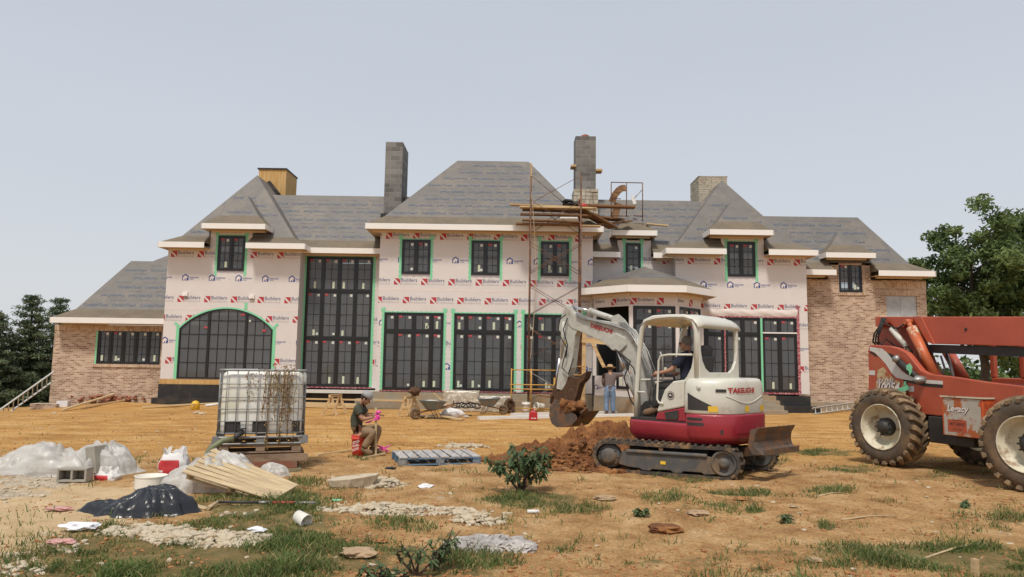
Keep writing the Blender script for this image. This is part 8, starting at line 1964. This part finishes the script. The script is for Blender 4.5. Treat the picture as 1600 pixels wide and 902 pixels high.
# ---------------------------------------------------------------- shrub and young plants
M['shrub_a'] = leafmat('shrub_leaf', (0.095, .15, .065), .35); M['shrub_b'] = leafmat('shrub_leaf_light', (0.15, .20, .09), .4); M['stem'] = mat('purple_stem', (0.075, .045, .035), .8, var=.2)
def shrub(name, u, v, w_, h, label, seed, nst, leaves, ls, cat='shrub', group=None):
    c = GP(u, v); r_ = random.Random(seed); t = empty(name, c, label, cat, group=group); st = MB(); lf = MB(); tips = []
    for k in range(nst):
        a = r_.uniform(0, 6.28); e_ = c+Vector((math.cos(a)*w_*r_.uniform(.3, 1), math.sin(a)*w_*.7*r_.uniform(.3, 1), h*r_.uniform(.45, 1.0))); mid = c.lerp(e_, .5)+Vector((r_.uniform(-.04, .04), 0, h*.08))
        st.tube([c+Vector((r_.uniform(-.02, .02), 0, -.02)), mid, e_], [.010, .007, .003], 5)
        for j in range(4):
            q = c.lerp(mid, r_.uniform(.6, 1)) if j < 1 else mid.lerp(e_, r_.uniform(.1, 1)); d = Vector((r_.uniform(-1, 1), r_.uniform(-1, 1), r_.uniform(-.1, .8))).normalized()*w_*r_.uniform(.15, .4); st.tube([q, q+d], [.004, .002], 4); tips.append((q, q+d))
        tips.append((mid, e_))
    for (a_, b_) in tips:
        for j in range(leaves):
            p = a_.lerp(b_, r_.uniform(.25, 1.05)); d = Vector((r_.uniform(-1, 1), r_.uniform(-1, 1), r_.uniform(-.9, .35))).normalized(); L_ = ls*r_.uniform(.6, 1.25); s_ = d.cross(Vector((r_.uniform(-.4, .4), r_.uniform(-.4, .4), 1))).normalized()*L_*.26; dr = Vector((0, 0, -.25*L_)); mi = 0 if r_.random() < .6 else 1
            v_ = lf.vs([p, p+d*L_*.35+s_, p+d*L_*.5+s_*.45+dr*.3, p+d*L_*.7+s_*.8+dr*.5, p+d*L_+dr, p+d*L_*.7-s_*.8+dr*.5, p+d*L_*.5-s_*.45+dr*.3, p+d*L_*.35-s_]); lf.face(v_, mi)
    st.build('stem', M['stem'], t); lf.build('foliage', [M['shrub_a'], M['shrub_b']], t, fixn=False); return t
shrub('shrub', 812, 768, .56, .60, 'leafy green weed shrub standing alone in front of the clay heap', 3, 19, 7, .105)
YP = 'young seedlings in the foreground'
shrub('seedling', 648, 900, .20, .30, 'small seedling with dark stem, left of its pair in the foreground', 5, 5, 3, .07, 'seedling', YP); shrub('seedling', 678, 892, .24, .36, 'taller seedling with forked dark stem nearest the grey mortar lump', 6, 6, 3, .075, 'seedling', YP); shrub('seedling', 605, 915, .30, .16, 'low bluish green weed at the bottom edge, left of the seedlings', 7, 6, 3, .10, 'seedling', YP)
for i, (u, v, lb) in enumerate(((1003, 806, 'tiny green weed at the left of the mud clod'), (1228, 818, 'tiny dark weed on bare clay, right foreground'), (1508, 793, 'thin weed sprig on clay below the right telehandler tyre'))): shrub('weed', u, v, .08, .10, lb, 30+i, 5, 4, .06, 'weed')
# ================================================================ PEOPLE
M['skin'] = mat('skin', (0.42, .22, .14), .55, var=.05); M['tee'] = mat('olive_tee', (0.055, .060, .040), .85, var=.12, scale=9, bump=.4, bscale=14); M['khaki'] = mat('khaki_trousers', (0.25, .165, .095), .85, var=.15, scale=8, bump=.4, bscale=14)
M['boot'] = mat('brown_boot', (0.17, .10, .055), .8, var=.2); M['cap'] = mat('grey_cap', (0.33, .32, .32), .8, var=.1); M['hair'] = mat('dark_hair', (0.025, .017, .012), .7, var=.2)
M['navy'] = mat('navy_shirt', (0.012, .016, .035), .8, var=.2, bump=.3, bscale=12); M['darktr'] = mat('dark_trousers', (0.035, .033, .032), .85, var=.2); M['mauve'] = mat('mauve_shirt', (0.13, .10, .095), .85, var=.15, bump=.4, bscale=12)
M['denim'] = mat('blue_denim', (0.13, .20, .31), .85, var=.25, scale=6, col2=(.26, .34, .44), thr=(.5, .7), c2scale=4); M['straw'] = mat('straw_hat', (0.42, .28, .15), .85, var=.2, scale=20)
M['greyhair'] = mat('grey_hair', (0.16, .14, .13), .8, var=.2)
def skin_body(J, Rd, E_, root, sub=2):
    me = bpy.data.meshes.new('sk'); names = list(J); idx = {k: i for i, k in enumerate(names)}
    me.from_pydata([J[k] for k in names], [(idx[a], idx[b]) for a, b in E_], []); o = bpy.data.objects.new('sk', me); COL.objects.link(o)
    md = o.modifiers.new('s', 'SKIN'); md.use_smooth_shade = True; md.branch_smoothing = .6
    for k in names:
        sv = me.skin_vertices[0].data[idx[k]]; r_ = Rd[k]; sv.radius = r_ if isinstance(r_, tuple) else (r_, r_); sv.use_root = (k == root)
    ss = o.modifiers.new('u', 'SUBSURF'); ss.levels = sub; ss.render_levels = sub
    dg = bpy.context.evaluated_depsgraph_get(); dg.update(); out = bpy.data.meshes.new_from_object(o.evaluated_get(dg)); bpy.data.objects.remove(o)
    return out
def seg_dist(p, a, b):
    ab = b-a; t = max(0, min(1, (p-a).dot(ab)/max(1e-9, ab.length_squared))); return (p-(a+ab*t)).length, t
def make_person(base, yaw, J, Rd, E_, clothes, label, mats_hat, hands, hair='hair', face_dir=None, scale=1.0):
    """J in local metres (x forward, y left, z up). clothes: list of (name, material, [bones with t-range], inflate)"""
    W = Matrix.Translation(base) @ Matrix.Rotation(yaw, 4, 'Z') @ Matrix.Scale(scale, 4)
    t = empty('person', base, label, 'person')
    me = skin_body(J, Rd, E_, 'pelvis'); bm = bmesh.new(); bm.from_mesh(me); bpy.data.meshes.remove(me)
    # fingers: tapered bent chains rooted in the palm
    mb = MB(); mb.bm.free(); mb.bm = bm; mb.sm = True
    for (w_, d_, s_, curl) in hands:                          # wrist point, hand direction, thumb side
        w_, d_, s_ = Vector(w_), Vector(d_).normalized(), Vector(s_).normalized(); s_ = (s_-d_*s_.dot(d_)).normalized(); n_ = d_.cross(s_)*curl
        mb.blob(w_+d_*.045, .045, 2, .0, (1, 1, 1), 0); 
        for v in list(bm.verts)[-162:]:
            pass
        for k, L_ in enumerate((.075, .085, .080, .062)):
            b_ = w_+d_*.075+s_*(.030-.020*k); p1 = b_+d_*L_*.45+n_*.006; p2 = p1+d_*L_*.20+n_*L_*.28; p3 = p2-d_*L_*.10+n_*L_*.22; mb.tube([b_-d_*.03, b_, p1, p2, p3], [.010, .010, .009, .0085, .007], 8)
        b_ = w_+d_*.025+s_*.030; mb.tube([b_, b_+s_*.025+d_*.02, b_+s_*.025+d_*.05+n_*.02], [.012, .011, .008], 8)
    # face: nose, ears, chin set on the head
    H = J['head']; fd = Vector(face_dir).normalized(); up = Vector((0, 0, 1)); up = (up-fd*up.dot(fd)).normalized(); rt = fd.cross(up); H = Vector(H)
    mb.blob(H, .095, 3, .0, (1.02, .82, 1.2), 0, rot=None)
    mb.tube([H+fd*.088+up*.02, H+fd*.118-up*.018, H+fd*.092-up*.028], [.008, .014, .010], 8); mb.blob(H+fd*.062-up*.085, .038, 2, 0, (1, 1, .8)); mb.tube([H+fd*.094-up*.052-rt*.02, H+fd*.099-up*.052, H+fd*.094-up*.052+rt*.02], .006, 6)
    for s_ in (-1, 1): mb.blob(H+rt*s_*.080-up*.01, .024, 2, 0, (.8, .5, 1.3))
    bm.transform(W); bod = mb.build('body', M['skin'], t)
    ey_ = MB()
    for s_ in (-1, 1): ey_.blob(H+fd*.082+rt*s_*.032+up*.012, .010, 1, 0)
    ey_.xf(W); ey_.build('eyes', M['hair'], t)
    body = [v.co.copy() for v in bod.data.vertices]; Wt = wmat(t); Wi = W.inverted()
    segs = [(a, b, Vector(J[a]), Vector(J[b])) for a, b in E_]; rr_ = {k: (sum(v)/2 if isinstance(v, tuple) else v) for k, v in Rd.items()}
    loc = [Wi @ (Wt @ c) for c in body]; near = []
    for c in loc:
        best = min((sd_[0]-rr_[a_]*(1-sd_[1])-rr_[b_]*sd_[1], i, sd_[1]) for i, (a_, b_, sd_) in enumerate((a, b, seg_dist(c, p, q)) for a, b, p, q in segs)); near.append((segs[best[1]][0], segs[best[1]][1], best[2]))
    allsel = set(); sgl = 1
    for nm, mt, bones, infl in clothes:
        sel = set()
        for i, (a, b, tt) in enumerate(near):
            for (x, y, t0, t1) in bones:
                if (a, b) == (x, y) and t0 <= tt <= t1: sel.add(i)
        b2 = bmesh.new(); b2.from_mesh(bod.data); b2.verts.ensure_lookup_table()
        W3 = (Wi @ Wt).to_3x3(); sg_ = 0
        for i in sel:
            a, b, tt = near[i]; sg_ += (W3 @ b2.verts[i].normal).dot(loc[i]-Vector(J[a]).lerp(Vector(J[b]), tt))
        infl = abs(infl)*(1 if sg_ > 0 else -1); sgl = 1 if sg_ > 0 else -1; allsel |= sel
        for v in b2.verts: v.co += v.normal*infl*(1+.5*noise.noise((Wt @ v.co)*9))
        kill = [f for f in b2.faces if not all(v.index in sel for v in f.verts)]; bmesh.ops.delete(b2, geom=kill, context='FACES')
        for f in b2.faces: f.smooth = True
        m2 = bpy.data.meshes.new(nm); b2.to_mesh(m2); b2.free(); m2.materials.append(M[mt]); o = bpy.data.objects.new(nm, m2); COL.objects.link(o); o.parent = t
        so_ = o.modifiers.new('thick', 'SOLIDIFY'); so_.thickness = .008; so_.offset = 1 if infl > 0 else -1
    for i in allsel: bod.data.vertices[i].co -= bod.data.vertices[i].normal*.013*sgl
    hh = MB(); hh.sm = True
    if hair: hh.blob(H-fd*.020+up*.028, .098, 3, .10, (1.0, .92, 1.1), 4, freq=3); hh.xf(W); hh.build('hair', M[hair], t)
    else: hh.bm.free()
    if mats_hat:
        kind, mt = mats_hat; ht = MB(); C_ = H+up*.055-fd*.008
        if kind == 'cap':
            ht.lathe([(.112, -.015), (.116, .03), (.106, .07), (.075, .10), (.02, .112)], C_, up, 20); pts = [C_+fd*.09+rt*.07+up*.0, C_+fd*.175+rt*.04-up*.02, C_+fd*.185-up*.022, C_+fd*.175-rt*.04-up*.02, C_+fd*.09-rt*.07]; ht.prism(pts, up*.008)
        else: ht.lathe([(.20, .0), (.205, .012), (.12, .012), (.105, .03), (.10, .09), (.07, .115), (.02, .12)], C_, up, 24)
        ht.xf(W); ht.build('hat', M[mt], t)
    return t
def J_std(**k): return k
BE = [('pelvis', 'spine'), ('spine', 'chest'), ('chest', 'neck'), ('neck', 'head'), ('chest', 'shL'), ('shL', 'elL'), ('elL', 'wrL'), ('chest', 'shR'), ('shR', 'elR'), ('elR', 'wrR'), ('pelvis', 'hiL'), ('hiL', 'knL'), ('knL', 'anL'), ('anL', 'toL'), ('pelvis', 'hiR'), ('hiR', 'knR'), ('knR', 'anR'), ('anR', 'toR')]
RDS = dict(pelvis=(.15, .13), spine=(.14, .11), chest=(.155, .115), neck=.052, head=.075, shL=.070, shR=.070, elL=.043, elR=.043, wrL=.028, wrR=.028, hiL=.098, hiR=.098, knL=.062, knR=.062, anL=.042, anR=.042, toL=.038, toR=.038)
SHIRT = [('pelvis', 'spine', 0, 1), ('pelvis', 'hiL', 0, .35), ('pelvis', 'hiR', 0, .35), ('spine', 'chest', 0, 1), ('chest', 'neck', 0, .55), ('chest', 'shL', 0, 1), ('chest', 'shR', 0, 1)]
def sleeves(a, b=0): r = [('shL', 'elL', 0, a), ('shR', 'elR', 0, a)]; return r+([('elL', 'wrL', 0, b), ('elR', 'wrR', 0, b)] if b else [])
TROU = [('pelvis', 'spine', 0, .6), ('pelvis', 'hiL', 0, 1), ('pelvis', 'hiR', 0, 1), ('hiL', 'knL', 0, 1), ('hiR', 'knR', 0, 1), ('knL', 'anL', 0, .88), ('knR', 'anR', 0, .88)]
BOOT = [('knL', 'anL', .88, 1), ('knR', 'anR', .88, 1), ('anL', 'toL', 0, 1), ('anR', 'toR', 0, 1)]
# seated worker with stake (faces right, +x)
c = GP(563, 713); bkt = c+Vector((-.04, .10, 0)); bkt.z = gz(bkt.x, bkt.y)
o = bucket(bkt, .155, .375, (0, 0, 1), 'orange red bucket used as a seat by the kneeling worker', 'bucket_o')
o['label'] = 'orange red bucket the worker with a grey cap sits on'
m = MB(); rl_ = random.Random(3); ex, ey = Vector((1, 0, 0)), Z3
cc = bkt+Vector((-.02, -.158, .08)); 
for k in range(3): put_text(m, ("LET'S DO", 'THIS.', 'BUCKET')[k], cc+Vector((-.07, -.006, .13-.065*k)), (ex*.93+ey*.36).normalized(), (ey*.93-ex*.36).normalized(), .13, .045, 0, bold=.03)
m.build('printed_lettering', M['ink_white'], o, fixn=False)
J = dict(pelvis=(-.06, 0, .49), spine=(-.08, 0, .70), chest=(-.03, 0, .88), neck=(.04, 0, 1.02), head=(.12, 0, 1.11), shL=(-.01, .17, .94), shR=(-.01, -.17, .94), elL=(.14, .19, .72), elR=(.12, -.20, .71), wrL=(.30, .06, .79), wrR=(.30, -.05, .75), hiL=(-.01, .10, .46), hiR=(-.01, -.10, .46), knL=(.38, .14, .52), knR=(.34, -.13, .47), anL=(.24, .12, .09), anR=(.14, -.14, .12), toL=(.43, .13, .045), toR=(.33, -.16, .05))
make_person(Vector((bkt.x-.03, bkt.y, bkt.z+.0)), R(-4), J, RDS, BE, [('shirt', 'tee', SHIRT+sleeves(.62), .020), ('trousers', 'khaki', TROU, .018), ('boots', 'boot', BOOT, .014)], 'worker in grey cap, olive tee and khaki trousers sitting on an orange red bucket', ('cap', 'cap'),
            [((.30, .06, .79), (.8, -.5, -.05), (0, .2, 1), 1), ((.30, -.05, .75), (.85, .3, .0), (0, -.2, 1), -1)], face_dir=(.80, 0, -.55), scale=.94)
hx = bkt+Vector((.30, -.05, 0)); m = MB(); m.beam(Vector((hx.x+.02, hx.y, gz(hx.x, hx.y)-.03)), Vector((hx.x-.01, hx.y, hx.z+.88)), .03, .035); single(m, 'survey_stake', M['lumber_y'], (hx.x, hx.y, hx.z), 'upright wooden stake held by the seated worker', 'stake')
m = MB()
for k in range(4): m.tube([hx+Vector((-.01, -.03, .78-.02*k)), hx+Vector((.04, -.05, .72-.02*k)), hx+Vector((-.04, -.04, .66)), hx+Vector((-.14-.02*k, -.03, .60))], .009, 5)
m.quad_torus(hx+Vector((.03, -.02, .70)), (0, 1, .2), .035, .018, 14, 6); m.blob(hx+Vector((.05, -.02, .80)), .04, 2, .3, (1.2, .7, .8), 3); single(m, 'pink_ribbon', M['pink'], hx+Vector((0, 0, .6)), 'bright pink marking ribbon tied round the upright stake', 'ribbon')
c = GP(592, 709); m = MB(); rk = random.Random(4)
for k in range(9): a = c+Vector((rk.uniform(-.14, .14), rk.uniform(-.1, .1), .02+.015*k)); m.tube([a, a+Vector((rk.uniform(-.1, .1), rk.uniform(-.06, .06), .03)), a+Vector((rk.uniform(-.15, .15), rk.uniform(-.1, .1), .0))], .016, 5)
single(m, 'pink_ribbon', M['pink'], c, 'bunch of pink marking ribbon on the clay beside the worker', 'ribbon')
for (u0, v0, u1, v1, lb, mm_) in ((497, 713, 548, 706, 'pale stake lying on the clay left of the orange bucket', 'lumber_y'), (568, 718, 602, 711, 'pale stake lying on the clay at the corner of the blue pallet', 'lumber_y'), (566, 706, 598, 703, 'grey metal rod behind the pink ribbon on the ground', 'alu')):
    a, b = GP(u0, v0), GP(u1, v1); m = MB(); m.beam(a+Vector((0, 0, .02)), b+Vector((0, 0, .03)), .04, .03); single(m, 'survey_stake', M[mm_], a, lb, 'stake')
# worker at the porch, seen from behind, arm raised to the right
c = Vector((P(953, 640, 25.6).x, 25.6, 0)); c.z = gz(c.x, c.y)
J = dict(pelvis=(0, 0, .93), spine=(.02, 0, 1.13), chest=(.06, 0, 1.34), neck=(.09, 0, 1.50), head=(.13, 0, 1.62), shL=(.06, .18, 1.40), shR=(.06, -.18, 1.42), elL=(.12, .23, 1.13), elR=(.14, -.44, 1.44), wrL=(.30, .20, 1.02), wrR=(.22, -.66, 1.50), hiL=(0, .10, .88), hiR=(0, -.10, .88), knL=(.03, .12, .48), knR=(.05, -.10, .48), anL=(-.02, .12, .09), anR=(.02, -.11, .09), toL=(.16, .14, .04), toR=(.20, -.13, .04))
make_person(c, R(80), J, RDS, BE, [('shirt', 'mauve', SHIRT+sleeves(1, .9), .026), ('trousers', 'denim', TROU, .026), ('boots', 'boot', BOOT, .014)], 'worker in straw hat, mauve shirt and jeans standing at the porch, one arm raised', ('straw', 'straw'),
            [((.22, -.66, 1.50), (.3, -1, .2), (0, 0, 1), 1), ((.30, .20, 1.02), (1, 0, 0), (0, 0, 1), 1)], face_dir=(1, -.1, -.15))
# excavator operator, seated facing along the boom
eb = E(-.06, .14, .88); eyaw = math.atan2(EH.y, EH.x)
J = dict(pelvis=(-.06, 0, .55), spine=(-.10, 0, .76), chest=(-.08, 0, .97), neck=(-.05, 0, 1.12), head=(-.01, .01, 1.25), shL=(-.08, .19, 1.04), shR=(-.08, -.19, 1.04), elL=(.10, .29, .80), elR=(.10, -.27, .80), wrL=(.34, .32, .74), wrR=(.34, -.28, .74), hiL=(-.02, .11, .52), hiR=(-.02, -.11, .52), knL=(.44, .18, .52), knR=(.44, -.12, .54), anL=(.48, .22, .10), anR=(.50, -.10, .10), toL=(.68, .25, .04), toR=(.70, -.1, .04))
RD2 = dict(RDS); RD2.update(pelvis=(.17, .15), spine=(.165, .14), chest=(.17, .13), neck=.06)
make_person(eb, eyaw, J, RD2, BE, [('shirt', 'navy', SHIRT+sleeves(.72), .024), ('trousers', 'darktr', TROU, .022), ('boots', 'boot', BOOT, .022)], 'grey haired operator in navy shirt and sunglasses seated under the excavator canopy', None,
            [((.34, .32, .74), (1, -.05, -.15), (0, -1, .3), 1), ((.34, -.28, .74), (1, 0, -.15), (0, 1, .3), 1)], hair='greyhair', face_dir=(1, .25, -.1))
Wp = Matrix.Translation(eb) @ Matrix.Rotation(eyaw, 4, 'Z'); H = Vector((-.01, .01, 1.25)); fd = Vector((1, .25, -.1)).normalized(); up = Z3; rt = fd.cross(up).normalized(); g = MB()
for s_ in (-1, 1): g.box(H+fd*.098+rt*s_*.035+up*.014, (.012, .045, .03), Matrix((fd, rt, up)).transposed()); g.tube([H+fd*.095+rt*s_*.06+up*.02, H+rt*s_*.088+up*.01], .004, 5)
g.xf(Wp); o = g.build('sunglasses', M['ex_dark']); origin_to(o, Wp @ H); tag(o, 'dark sunglasses worn by the excavator operator', 'sunglasses')
